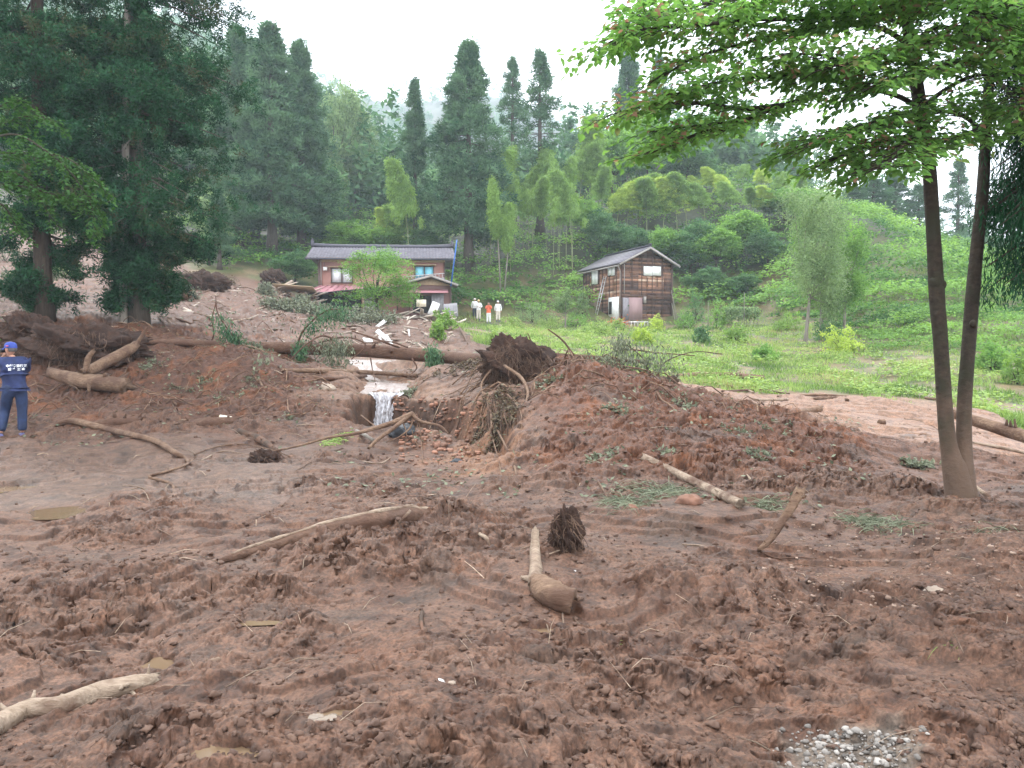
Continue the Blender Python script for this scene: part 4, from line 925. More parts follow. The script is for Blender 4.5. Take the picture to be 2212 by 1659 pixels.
def tiles(m):
    x0, x1 = hx(670), hx(985.5); nrib = 46; per = 8; n = nrib * per + 1; xs = np.linspace(x0, x1, n); ph = (np.arange(n) % per) / per
    cor = .055 * np.abs(np.sin(ph * np.pi)) ** .6 - .02
    for sgn in (1, -1):
        ya, yb = (-.75, ridge_y) if sgn == 1 else (D_ + .75, ridge_y)
        rows = 15; V = []; T = []; rr = rng.random((rows, nrib + 1))
        for r_ in range(rows):
            for e in (0, 1):
                f = (r_ + e) / rows; y = ya + (yb - ya) * f; z = ez - .05 + (rz_ - ez + .05) * f + (.03 if e == 0 else 0)
                V.append(np.c_[xs, np.full(n, y), z + cor]); T.append(.3 + .35 * rr[r_][(np.arange(n) // per)] + .1 * (1 - e))
        V = np.array(V); k = len(V); i = np.arange(k - 1)[:, None] * n; j = np.arange(n - 1)[None]
        m.add(V.reshape(-1, 3), np.stack([i + j, i + j + 1, i + n + j + 1, i + n + j], -1).reshape(-1, 4), np.array(T).ravel())
    m.box(((x0 + x1) / 2, ridge_y, ez + .1), (x1 - x0 - .3, 6.2, .05), tint=.1)
roof = hpart('roof', 'tile', tiles)
def ridge(m):
    xs = np.linspace(hx(671), hx(984), 30); zz = rz_ + .10 + .10 * (np.abs(np.linspace(-1, 1, 30)) ** 4)
    m.tube(np.c_[xs, np.full(30, ridge_y), zz], .16, 8)
    for x in (xs[0], xs[-1]): m.box((x, ridge_y, rz_ + .28), (.22, .3, .5)); m.box((x, ridge_y, rz_ + .58), (.14, .2, .18))
hpart('ridge_cap', 'tile_dark', ridge, roof)
hpart('eave_gutter', 'tile_dark', lambda m: m.tube([(hx(669), -.80, ez - .1), (hx(986), -.80, ez - .1)], .07, 8), roof)
def rake(m, x):
    for a, b in (((x, -.78, ez - .12), (x, ridge_y, rz_ - .10)), ((x, D_ + .78, ez - .12), (x, ridge_y, rz_ - .10))): m.bar(a, b, .06, .2)
hpart('bargeboard', 'trim', lambda m: rake(m, hx(671.5)), roof); hpart('bargeboard', 'beige', lambda m: rake(m, hx(984)), roof)
def gable_fill(x):
    def f(m):
        V = [(x - .05, 0, ez - .1), (x - .05, D_, ez - .1), (x - .05, ridge_y, rz_ - .12), (x + .05, 0, ez - .1), (x + .05, D_, ez - .1), (x + .05, ridge_y, rz_ - .12)]
        m.add2(V, [[0, 1, 4, 3], [1, 2, 5, 4], [2, 0, 3, 5]], [[0, 2, 1], [3, 4, 5]])
    return f
hpart('gable', 'stucco', gable_fill(hx(694.5) + .06), hw); hpart('gable', 'stucco', gable_fill(hx(961.5) - .06), hw)
def window(x0, x1, y0, y1, pane, lab):
    fr = hpart('window', 'trim', lambda m: [m.box(((hx(x0) + hx(x1)) / 2, -.05, hz(yy)), (hx(x1) - hx(x0) + .14, .12, .08)) for yy in (y0, y1)] + [m.box((hx(xx), -.05, (hz(y0) + hz(y1)) / 2), (.08, .12, hz(y0) - hz(y1) + .08)) for xx in (x0, (x0 + x1) / 2, x1)], label=lab)
    for a, b in ((x0, (x0 + x1) / 2), ((x0 + x1) / 2, x1)):
        hpart('curtain_pane', pane, lambda m: m.box(((hx(a) + hx(b)) / 2, -.02, (hz(y0) + hz(y1)) / 2), (hx(b) - hx(a) - .08, .04, hz(y0) - hz(y1) - .08)), fr)
    hpart('window_hood', 'beige', lambda m: m.box(((hx(x0) + hx(x1)) / 2, -.2, hz(y0 - 2.2)), (hx(x1) - hx(x0) + .4, .4, .06)), fr)
window(721, 765, 580, 611, 'glass_white', 'window with pale curtain at the left'); window(898, 938, 575, 604, 'cyan', 'window with light blue curtain')
hpart('vent_box', 'white', lambda m: m.box((hx(708.5), -.12, hz(581.5)), (.28, .24, .26)))
hpart('wire', 'trim', lambda m: m.tube([(hx(707), -.04, hz(567)), (hx(706), -.05, hz(577))], .012, 4))
hpart('wire', 'trim', lambda m: m.tube([(hx(862), -.06, hz(560.5)), (hx(910), -.08, hz(562)), (hx(960), -.06, hz(560.5))], .02, 4))
def leanto(m):
    zt = hz(617); n = 40; xs = np.linspace(hx(700), hx(868), n)
    zb = np.interp(xs, [hx(663), hx(800), hx(868)], [hz(640), hz(626), hz(622)]); V = []
    for f in np.linspace(0, 1, 4): V.append(np.c_[xs + (hx(663) - hx(700)) * f * np.exp(-(xs - xs[0]) * 1.1), np.full(n, -.02 - 1.5 * f), zt + (zb - zt) * f + .02 * rng.normal(size=n)])
    V = np.array(V); i = np.arange(3)[:, None] * n; j = np.arange(n - 1)[None]
    m.add(V.reshape(-1, 3), np.stack([i + j, i + j + 1, i + n + j + 1, i + n + j], -1).reshape(-1, 4), np.tile(rng.uniform(.3, .7, n), 4))
    m.add([(hx(700), -.02, zt), (hx(663), -1.52, hz(640)), (hx(663), 2.2, hz(640)), (hx(694), 2.2, zt)], [[0, 1, 2, 3]], .45)
lt = hpart('lower_roof', 'pinkroof', leanto, label='sagging pink metal lean-to roof')
def seams(m):
    for x in np.linspace(hx(702), hx(866), 15):
        zb = float(np.interp(x, [hx(663), hx(800), hx(868)], [hz(640), hz(626), hz(622)])); m.bar((x, -.03, hz(617) + .03), (x + (hx(663) - hx(700)) * math.exp(-(x - hx(700)) * 1.1), -1.52, zb + .03), .03, .04)
    m.bar((hx(700), -.02, hz(616.5)), (hx(663), -1.54, hz(639)), .12, .08)
hpart('seams', 'pinkroof', seams, lt)
hpart('fascia', 'black', lambda m: (m.bar((hx(663), -1.55, hz(641)), (hx(800), -1.55, hz(627.3)), .05, .12), m.bar((hx(800), -1.55, hz(627.3)), (hx(868), -1.55, hz(623.5)), .05, .12)), lt)
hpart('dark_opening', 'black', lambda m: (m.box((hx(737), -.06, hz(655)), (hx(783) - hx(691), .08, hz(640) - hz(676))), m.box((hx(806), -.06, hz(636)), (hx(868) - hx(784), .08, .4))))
hpart('shutter', 'lattice', lambda m: m.box((hx(805), -.5, hz(652)), (hx(820) - hx(790), .06, hz(637) - hz(672))))
hpart('post', 'beige', lambda m: m.box((hx(789), -1.3, hz(650)), (.10, .10, hz(628) - hz(676))))
hpart('post', 'trim', lambda m: m.box((hx(860), -1.3, hz(648)), (.10, .10, hz(625) - hz(674))))
# porch with its own gable
PZ = -1.9
hpart('porch_wall', 'stucco_dark', lambda m: m.box(((hx(887) + hx(971)) / 2, PZ / 2 - .03, (hz(619) + hz(700)) / 2), (hx(971) - hx(887), -PZ, hz(619) - hz(700))))
def proof(m):
    xl, xa, xr = hx(880), hx(931), hx(988); zl, za, zr = hz(614.5), hz(601), hz(621)
    for (x0, z0, x1, z1) in ((xl, zl, xa, za), (xa, za, xr, zr)): m.bar(((x0), PZ / 2 - .25, z0), ((x1), PZ / 2 - .25, z1), -PZ + .7, .10)
hpart('porch_roof', 'tile_dark', proof)
def ped(m):
    y = PZ - .06; V = [(hx(888), y, hz(619)), (hx(974), y, hz(622)), (hx(931), y, hz(605)), (hx(888), y + .05, hz(619)), (hx(974), y + .05, hz(622)), (hx(931), y + .05, hz(605))]
    m.add2(V, [[0, 3, 4, 1], [1, 4, 5, 2], [2, 5, 3, 0]], [[0, 1, 2], [3, 5, 4]])
hpart('pediment', 'beige', ped)
hpart('bargeboard', 'gutter', lambda m: (m.bar((hx(881), PZ - .62, hz(616)), (hx(931), PZ - .62, hz(602.8)), .05, .16), m.bar((hx(931), PZ - .62, hz(602.8)), (hx(987), PZ - .62, hz(622.5)), .05, .16)))
hpart('awning', 'pinkroof', lambda m: m.bar(((hx(884) + hx(966)) / 2, PZ - .02, hz(630.5)), ((hx(884) + hx(966)) / 2, PZ - .75, hz(638)), hx(966) - hx(884), .05), label='pink metal awning over the entrance')
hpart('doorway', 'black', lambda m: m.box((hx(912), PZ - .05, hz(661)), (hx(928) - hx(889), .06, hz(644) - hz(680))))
hpart('lattice_door', 'lattice', lambda m: [m.box((hx(944.5), PZ - .06, hz(660)), (hx(957) - hx(932), .06, hz(641) - hz(682)))] + [m.box((hx(q), PZ - .11, hz(660)), (.04, .04, hz(641) - hz(682)), tint=.9) for q in (933, 939, 945, 951, 956)])
hpart('porch_post', 'trim', lambda m: m.box((hx(972), PZ - .05, hz(655)), (.10, .10, hz(620) - hz(690))))

def world(lx, ly, lz): return hroot.matrix_basis @ Vector((lx, ly, lz))
def prop(name, label, cat, mat, boxes, group=None, bev=0):
    """small thing from boxes given as (centre, size, rotation)"""
    c0 = Vector(boxes[0][0]); mb = MB()
    for c_, d, r_ in boxes: mb.box(tuple(Vector(c_) - c0), d, Euler(r_).to_matrix() if r_ else None, rng.random())
    o = mb.build(name, M[mat], loc=c0); return tag(o, label, cat, group)
def ladder(name, a, b, wdir, wd, n, label, rail=.05):
    a = Vector(a); b = Vector(b); wdir = Vector(wdir).normalized() * wd; root = empty(name, a, label, 'ladder'); v = b - a
    for s_ in (0, 1): mb = MB(); mb.bar(wdir * s_, v + wdir * s_, rail, rail * 1.2); mb.build('rail', M['alu'], root)
    for k in range(n): mb = MB(); q = v * ((k + .6) / (n + .2)); mb.bar(q, q + wdir, rail * .8, rail * .6); mb.build('rung', M['alu'], root)
ladder('ladder', world(hx(872), -.25, hz(609)), world(hx(961), -.25, hz(601)), (0, 0, 1), .36, 12, 'white aluminium ladder lying sideways against the house wall above the porch')
q = [at(987, 518, 58.5), at(981, 565, 58.3), at(974, 618, 58.1)]; mb = MB(); mb.tube([p - q[2] for p in q], .05, 10); tag(mb.build('blue_pipe', M['bluepipe'], loc=q[2], smooth=True), 'long blue pipe standing against the right end of the tiled house', 'pipe')
def gp(px, Y, dz=0): x = atx(px, Y); return Vector((x, Y, H1(x, Y) + dz))
a = at(910, 655, 56.2); prop('board', 'cream coloured square board propped before the house doorway', 'board', 'cream', [(a, (.68, .06, .5), (R(12), 0, R(5)))])
a = at(937, 667, 56.0); prop('board', 'white rectangular board leaning in front of the lattice door', 'board', 'white', [(a, (.55, .05, .98), (R(-12), R(22), 0))])
a = at(974, 670, 56.0); prop('panel', 'grey slatted panel leaning at the right corner of the house', 'panel', 'lattice', [(a, (.95, .06, .95), (R(-15), R(-6), 0))] + [(a + Vector((-.4 + .16 * k, -.06, 0)), (.05, .04, .93), (R(-15), R(-6), 0)) for k in range(6)])
# ------------------------------------------------------------------ timber heaps, planks of the ruined outbuilding
plank_src = {}
def planks(n, pxr, Yr, group, label, zup=.9, mat='planks', flat=.5):
    src = []
    for k in range(4):
        mb = MB(); mb.box((0, 0, 0), (rng.uniform(1.2, 2.6), rng.uniform(.12, .3), .035), tint=rng.uniform(.2, .9)); V0 = mb.V[0]; V0[:, 0] += rng.uniform(-.12, .12, len(V0)) ; src.append(mb.mesh('plank', M[mat]))
    for k in range(n):
        px = rng.uniform(*pxr); Y = rng.uniform(*Yr); o = bpy.data.objects.new('plank', src[k % 4]); COL.objects.link(o)
        c_ = 1 - abs((px - (pxr[0] + pxr[1]) / 2) / ((pxr[1] - pxr[0]) / 2)) ** 2
        o.location = gp(px, Y, .08 + rng.random() * zup * c_); o.rotation_euler = (rng.uniform(-.6, .6), rng.uniform(-.45, .45) * flat * 2, rng.uniform(0, 3.14)); tag(o, label, 'plank', group)
planks(34, (598, 705), (56, 59), 'planks left of the house', 'broken plank in the timber heap at the left end of the tiled house', 1.1)
planks(30, (845, 990), (53.5, 57), 'planks before the porch', 'broken plank in the timber heap before the house porch', .8)
for k, (px, py, lw, lh, an, lab) in enumerate([(835, 738, 1.5, .4, 40, 'white board lying tilted in the mud below the house, larger one'), (846, 752, 1.2, .25, 60, 'narrow white board end sticking from the mud above the long fallen trunk'), (884, 728, .7, .15, 80, 'small white stick board standing in the mud below the porch'), (795, 742, .55, .4, 10, 'small white scrap just above the long fallen trunk'), (823, 705, .9, .3, -35, 'white scrap of board below the brushwood'), (822, 741, .4, .4, 70, 'pale square scrap beside the larger white board')]):
    p = onpix(px, py, 25, .12); prop('board', lab, 'board', 'white', [(p, (lw * .7, .05, lh * .7), (R(-60), R(an), R(10 * k)))])
# collapsed roof sheet at the left of the house
a = gp(640, 57, .75); prop('roof_sheet', 'tan collapsed roof sheet on the timber heap left of the house', 'roof sheet', 'beige', [(a, (2.8, 2.0, .05), (R(-8), R(4), R(4)))])

# ------------------------------------------------------------------ the wooden shed
SY = 64.0; X0 = atx(1340.5, SY); PH = R(22); sroot = empty('wooden_shed', (X0, SY, at(1340, 694, SY).z), 'two storey wooden shed with weathered brown boards and a shallow grey roof', 'shed', rz=PH)
def fx(px): u = (px - CX) / F / ct; return (u * SY - X0) / (math.cos(PH) - u * math.sin(PH))
def fz(px, py): return at(px, py, SY + fx(px) * math.sin(PH)).z - sroot.location.z
def sy_(px): u = (px - CX) / F / ct; return (X0 - u * SY) / (math.sin(PH) + u * math.cos(PH))
def sz(px, py): return at(px, py, SY + sy_(px) * math.cos(PH)).z - sroot.location.z
def spart(name, mat, fn, parent=None, label=None):
    mb = MB(); fn(mb); o = mb.build(name, M[mat], parent or sroot)
    if label: o['label'] = label
    return o
W_ = fx(1449); L_ = sy_(1261); HE = fz(1342, 566); HA = fz(1402, 537)
def wallboards(m):
    bh = .155; z = -.3
    while z < HA:
        # front boards, cut by the gable slope
        top = min(z + bh, HA); half = 1.0 if z < HE else max(0, (HA - z) / (HA - HE)); x0, x1 = W_ / 2 * (1 - half) + .02, W_ / 2 * (1 + half) - .02
        rowt = rng.normal() * .17; xs = np.r_[x0, [v for v in np.linspace(0, W_, 7)[1:-1] if x0 < v < x1], x1]
        for a, b in zip(xs[:-1], xs[1:]):
            if b - a < .05: continue
            hi = (z / HE); warm = .30 + .28 * (hi > .55) * (a > W_ * .3) * (a < W_ * .75) * (z < fz(1400, 596)) + (.12 if hi > .6 and z < HE else 0) - (.06 if a > W_ * .7 else 0)
            m.box(((a + b) / 2, -.02 + .01 * rng.random(), z + bh / 2), (b - a, .05, bh * .98), Euler((R(-5), rng.normal() * .004, 0)).to_matrix(), np.clip(warm + rowt + rng.normal() * .07, 0, 1))
        if z + bh < HE + .1:
            ys_ = np.linspace(0, L_, 7)
            for a, b in zip(ys_[:-1], ys_[1:]):
                warm = .68 if 1.3 < z < 4.2 and a < L_ * .75 else .42
                m.box((-.02, (a + b) / 2, z + bh / 2), (.05, b - a, bh * .98), Euler((rng.normal() * .004, R(5), 0)).to_matrix(), np.clip(warm + rowt * .8 + rng.normal() * .08, 0, 1))
            m.box((W_ + .02, L_ / 2, z + bh / 2), (.05, L_, bh * .98), None, .35 + rng.normal() * .1)
            m.box((W_ / 2, L_ + .02, z + bh / 2), (W_, .05, bh * .98), None, .35 + rng.normal() * .1)
        z += bh
sw = spart('wall', 'siding', wallboards)
spart('core', 'black', lambda m: m.box((W_ / 2, L_ / 2, HE / 2 - .2), (W_ - .08, L_ - .08, HE + .2)))
def battens(m):
    for px, y0, y1 in ((1363, 560, 622), (1384, 552, 640), (1406.5, 541, 690), (1428, 552, 692), (1396, 600, 620), (1417, 600, 620)):
        x = fx(px); m.box((x, -.075, (fz(px, y0) + fz(px, y1)) / 2), (.05, .04, fz(px, y0) - fz(px, y1)), tint=rng.uniform(.1, .4))
    for k in range(1, 11): m.box((-.075, L_ * k / 11, HE * .5), (.04, .035, HE * .95), tint=.15)
    for x in (0, W_): m.box((x, -.07, HE / 2), (.12, .05, HE), tint=.25)
    m.box((-.07, L_, HE / 2), (.05, .12, HE), tint=.25)
    m.box((W_ / 2, -.08, fz(1400, 640.5)), (W_, .05, .08), tint=.35)
spart('battens', 'siding', battens, sw)
OV = .45
def sroof(m):
    for s_ in (-1, 1):
        xe = W_ / 2 + s_ * (W_ / 2 + OV); ze = HE - (HA - HE) * OV / (W_ / 2) + .1; za = HA + .12; n = 14
        for k in range(n):
            f0, f1 = k / n, (k + 1) / n; a = (W_ / 2 + (xe - W_ / 2) * f0, za + (ze - za) * f0); b = (W_ / 2 + (xe - W_ / 2) * f1, za + (ze - za) * f1)
            V = [(a[0], -OV - .1, a[1]), (a[0], L_ + OV, a[1]), (b[0], L_ + OV, b[1]), (b[0], -OV - .1, b[1]), (a[0], -OV - .1, a[1] - .07), (a[0], L_ + OV, a[1] - .07), (b[0], L_ + OV, b[1] - .07), (b[0], -OV - .1, b[1] - .07)]
            V = np.array(V); V[:4, 2] += .03 * (k % 2); m.add(V, [[0, 1, 2, 3], [7, 6, 5, 4], [0, 3, 7, 4], [1, 5, 6, 2], [3, 2, 6, 7], [0, 4, 5, 1]], rng.uniform(.35, .75))
sr_ = spart('roof', 'tile', sroof)
spart('ridge_cap', 'tile_dark', lambda m: (m.box((W_ / 2, L_ / 2 - .05, HA + .18), (.28, L_ + 2 * OV + .1, .10)), m.box((W_ / 2, -OV - .08, HA + .27), (.18, .12, .16))), sr_)
def rb(m):
    for s_ in (-1, 1): m.bar((W_ / 2, -OV - .13, HA - .02), (W_ / 2 + s_ * (W_ / 2 + OV), -OV - .13, HE - (HA - HE) * OV / (W_ / 2) - .03), .05, .15)
spart('bargeboard', 'gutter', rb, sr_)
spart('eave_gutter', 'gutter', lambda m: m.tube([(-OV, -OV, HE - .32), (-OV, L_ + OV, HE - .36)], .06, 6), sr_)
spart('drainpipe', 'gutter', lambda m: m.tube([(-OV, -.3, HE - .35), (-.16, -.12, HE - .75), (-.15, -.10, .2)], .035, 6))
spart('drainpipe', 'gutter', lambda m: m.tube([(.22, -.13, HE - .15), (.22, -.13, fz(1345, 634))], .04, 6))
def swin(front, x0, x1, y0, y1, ragged=False, lab=None):
    def rect(m, a, b, c_, d, t, off, k=0):
        if front: xa, xb = fx(a), fx(b); z0, z1 = fz((a + b) / 2, d), fz((a + b) / 2, c_); m.box(((xa + xb) / 2, -off, (z0 + z1) / 2), (xb - xa, t, z1 - z0), tint=.45)
        else: xa, xb = sy_(b), sy_(a); z0, z1 = sz((a + b) / 2, d), sz((a + b) / 2, c_); m.box((-off, (xa + xb) / 2, (z0 + z1) / 2), (t, xb - xa, z1 - z0), tint=.45)
    w = spart('window', 'trim', lambda m: rect(m, x0 - 1, x1 + 1, y0 - 1.5, y1 + 1.5, .06, .06), label=lab); mid = (x0 + x1) / 2
    if ragged:
        spart('torn_paper', 'paper', lambda m: (rect(m, x0 + .6, mid - .5, y0 + 3, y1, .03, .11), rect(m, mid - .5, x1 - .6, y0 + 1, y1, .03, .115), rect(m, x0 + .6, x0 + 4, y0 + 1, y0 + 8, .03, .12)), w)
    else:
        for a, b in ((x0, mid - .4), (mid + .4, x1)): spart('pane', 'paper', lambda m: rect(m, a, b, y0, y1, .03, .11), w)
swin(True, 1387.5, 1424.5, 576, 595.5, lab='wide two pane window in the gable wall'); swin(False, 1279.5, 1293, 584, 614, True, 'tall window with torn white paper'); swin(False, 1314.5, 1329, 577, 595, lab='small two pane window in the side wall')
def face(front, name, mat, x0, x1, y0, y1, off, t=.05, lab=None, tint=.5):
    def f(m):
        if front: m.box(((fx(x0) + fx(x1)) / 2, -off, (fz((x0 + x1) / 2, y0) + fz((x0 + x1) / 2, y1)) / 2), (fx(x1) - fx(x0), t, fz((x0 + x1) / 2, y0) - fz((x0 + x1) / 2, y1)), tint=tint)
        else: m.box((-off, (sy_(x0) + sy_(x1)) / 2, (sz((x0 + x1) / 2, y0) + sz((x0 + x1) / 2, y1)) / 2), (t, abs(sy_(x0) - sy_(x1)), sz((x0 + x1) / 2, y0) - sz((x0 + x1) / 2, y1)), tint=tint)
    return spart(name, mat, f, label=lab)
face(True, 'door', 'greydoor', 1343, 1355.6, 643, 692, .09, lab='grey metal door leaf'); face(True, 'door', 'metaldoor', 1356, 1385, 643, 692, .10, lab='rust pink metal door leaf')
dw = face(False, 'door', 'white', 1316, 1338, 642, 692, .09, lab='white door standing ajar'); face(False, 'door_gap', 'black', 1317.5, 1323.5, 652, 679, .12)
face(False, 'boarded_hatch', 'planks', 1277, 1292.5, 646, 684, .08, tint=.15); face(True, 'meter_box', 'gutter', 1387, 1392, 641, 655, .15, .15)
# ladder against the side wall, poles and a low rack at the front
def sw_w(lx, ly, lz): return sroot.matrix_basis @ Vector((lx, ly, lz))
ladder('ladder', sw_w(-.9, sy_(1303), sz(1303, 690)), sw_w(-.12, sy_(1306), sz(1306, 597)), Vector((math.sin(PH), -math.cos(PH), 0)), .42, 11, 'tall grey ladder leaning upright against the side wall of the shed', .045)
for (xa, ya, xb, yb, lab) in ((1464, 697, 1450, 627, 'long pale pole leaning on the right corner of the shed'), (1458, 690, 1451, 655, 'short pole leaning beside the long pale pole at the shed')):
    Yp = 64.8; a = at(xa, ya, Yp - .6); b = at(xb, yb, Yp + .8); mb = MB(); mb.tube([(0, 0, 0), b - a], (.045, .03), 6); tag(mb.build('pole', M['bark_grey'], loc=a), lab, 'pole')
rk = empty('metal_rack', gp(1388, 61.5), 'low grey metal rack standing in front of the shed door', 'rack'); wv = .9
mb = MB(); [mb.tube([(-wv, yy, .42), (wv, yy, .42)], .025, 5) for yy in (0, .35)]; mb.build('top_bar', M['alu'], rk)
for k in range(8): mb = MB(); x = -wv + 2 * wv * k / 7; mb.tube([(x, 0, -.1), (x, 0, .42)], .02, 5); mb.build('leg', M['alu'], rk)
# low stone edge under the shed
mb = MB()
for k in range(26): p = sw_w(-.3 + .22 * k, -.9 + .1 * rng.normal(), -.12) - sroot.location; mb.box(p, (.26, .3, .22), Euler((0, rng.normal() * .1, rng.normal() * .3)).to_matrix(), rng.random())
tag(mb.build('stone_edge', plain('stone', (.33, .30, .27), .9, bump=.5), loc=sroot.location), 'low edge of rough stones along the front of the shed', 'stone edge')
# bean trellis, stakes, hose edge
tr = empty('bean_trellis', gp(1602, 58), 'low bean trellis covered with pale leaves, right of the shed', 'trellis'); mb = MB()
for x in np.linspace(-1.1, 1.1, 9): mb.tube([(x, 0, -.1), (x + .05, 0, 1.3)], .02, 4)
mb.build('stakes', M['bark_grey'], tr); mb = MB(); n = 1500
mb.leaves(np.c_[rng.uniform(-1.2, 1.2, n), rng.normal(size=n) * .25, .55 + .95 * rng.random(n) ** .6], rnd_dir(n), norm(rnd_dir(n) * .6 + [0, -.5, .7]), .15, .12, rng.random(n)); mb.build('leaves', M['broad_pale'], tr)
for px, top in ((1528, 652), (1606, 632)):
    a = gp(px, 57.5); b = at(px + 2, top, 57.5); mb = MB(); mb.tube([(0, 0, -.1), b - a], (.03, .02), 5); tag(mb.build('stake', M['bark_grey'], loc=a), 'thin garden stake ' + ('among the bushes right of the shed' if px < 1600 else 'rising above the bean trellis'), 'stake')
a = gp(1556, 55); mb = MB(); mb.tube(spline([(0, 0, .05), (1.2, .1, .12), (2.5, .3, .1)], 12), .07, 6); tag(mb.build('garden_edging', M['bark_grey'], loc=a), 'pale curved edging log below the bean trellis', 'edging')
# ------------------------------------------------------------------ bushes and garden plants, each a thing
def bush(px, py_base, wpx, hpx, mat, label, L=.12, W=.08, n=1400, name='bush', cat='bush', Y=None, flat=.6, droop=.0, d=None):
    p = onpix(px, py_base, 12) if Y is None else gp(px, Y)
    s_ = p.y / F; w_ = wpx * s_ / 2; h = hpx * s_; root = empty(name, p, label, cat)
    mb = MB(); k = n // 14; u = rnd_dir(k); u[:, 2] = np.abs(u[:, 2]); q = u * rng.uniform(.45, 1, (k, 1)) ** .5 * np.array([w_, w_, h]) * (1 + .25 * rng.normal(size=(k, 1))).clip(.6, 1.35)
    PP = np.repeat(q, 14, 0) + rng.normal(size=(k * 14, 3)) * .09 * max(w_, .3); m_ = len(PP)
    mb.leaves(PP, norm(rnd_dir(m_) + np.array([0, 0, .25])), norm(rnd_dir(m_) * .7 + np.array([0, -.3, .9])), L * rng.uniform(.6, 1.3, m_), W, np.repeat(rng.normal(size=k) * .16 + .52, 14) + rng.normal(size=m_) * .08)
    tb = MB()
    for a in range(6): e = q[rng.integers(k)] * .8; tb.tube([(0, 0, -.05), e * .5 + np.array([0, 0, .1 * h]), e], (.025, .018, .008), 4, cap=False)
    tb.build('stem', M['bark_dark'], root); mb.build('foliage', M[mat], root); return root
bl = [
 (1419, 716, 34, 30, 'bamboo_yellow', 'round yellow green bush at the foot of the shed wall'),
 (1482, 712, 46, 40, 'broad', 'broad green bush right of the shed corner'),
 (1515, 740, 30, 44, 'broad_dark', 'dark rounded bush on the bank below the shed corner'),
 (1547, 712, 44, 55, 'broad', 'tall bushy shrub beside the bean trellis'),
 (1572, 700, 30, 45, 'bamboo', 'light shrub touching the left end of the bean trellis'),
 (1500, 680, 40, 60, 'broad_dark', 'shaggy shrub between the shed and the garden stakes'),
 (1592, 738, 52, 34, 'bamboo', 'low spreading bush on the bank below the bean trellis'),
 (1652, 777, 50, 26, 'broad', 'flat leafy plant low on the grassy bank'),
 (1815, 762, 82, 52, 'bamboo_yellow', 'bright yellow green bush below the three trees'),
 (1703, 714, 60, 42, 'bamboo', 'bright weeds left of the leaning trunk'),
 (1790, 735, 60, 40, 'broad_dark', 'shady shrub at the foot of the middle tree'),
 (1390, 742, 44, 34, 'bamboo_yellow', 'yellow green feathery clump on the bank left of the shed front'),
 (1335, 718, 36, 24, 'kudzu', 'low green clump of lilies before the shed door'),
 (1290, 722, 70, 28, 'kudzu', 'leafy weeds on the bank edge left of the lilies'),
 (1245, 705, 60, 26, 'broad', 'vegetable leaves in the garden left of the shed'),
 (1150, 696, 90, 34, 'broad_pale', 'pale leafy vegetable bed behind the four people'),
 (1190, 712, 60, 22, 'kudzu', 'rank grass at the edge of the garden by the people'),
 (1105, 712, 50, 24, 'kudzu', 'rank grass in front of the four people'),
 (960, 712, 46, 40, 'bamboo', 'bright green weeds at the corner of the torn bank'),
 (945, 735, 30, 36, 'bamboo', 'lower bright weeds hanging on the torn bank'),
 (1070, 745, 26, 22, 'kudzu', 'small weed clump on the bank behind the root mass'),
 (2200, 830, 60, 80, 'bamboo', 'bright conifer seedling bush at the right picture edge'),
 (2140, 800, 60, 60, 'broad', 'leafy bush right of the forked tree at the edge of the slope'),
 (1970, 700, 60, 40, 'broad_dark', 'dark creeper mound left of the forked tree'),
 (650, 660, 40, 22, 'sprig', 'grey green uprooted shrub left of the timber heap'),
 (575, 640, 40, 26, 'sprig', 'grey green shrub on the mud slope left of the house'),
 (1258, 668, 26, 60, 'broad_pale', 'climbing plant on the left corner of the shed'),
 (22, 740, 60, 44, 'bamboo', 'bright fern like plant behind the man in blue'),
 (10, 565, 90, 60, 'sprig', 'dusty shrub on the mud slope at the left edge'),
 (130, 600, 80, 50, 'broad_pale', 'pale shrub seen under the left conifer'),
]
for b in bl: bush(*b[:6], Y=64 if b[0] in (1500,) else (65.2 if b[0] == 1258 else None))
fl = MB(); p = onpix(1336, 706, 12)
q = rng.normal(size=(160, 3)) * np.array([.45, .3, .16]) + np.array([0, 0, .35]); fl.leaves(q, rnd_dir(160), rnd_dir(160), .13, .09, .6); tag(fl.build('lilies', M['flower'], loc=p), 'orange lilies in bloom before the shed', 'flowers')
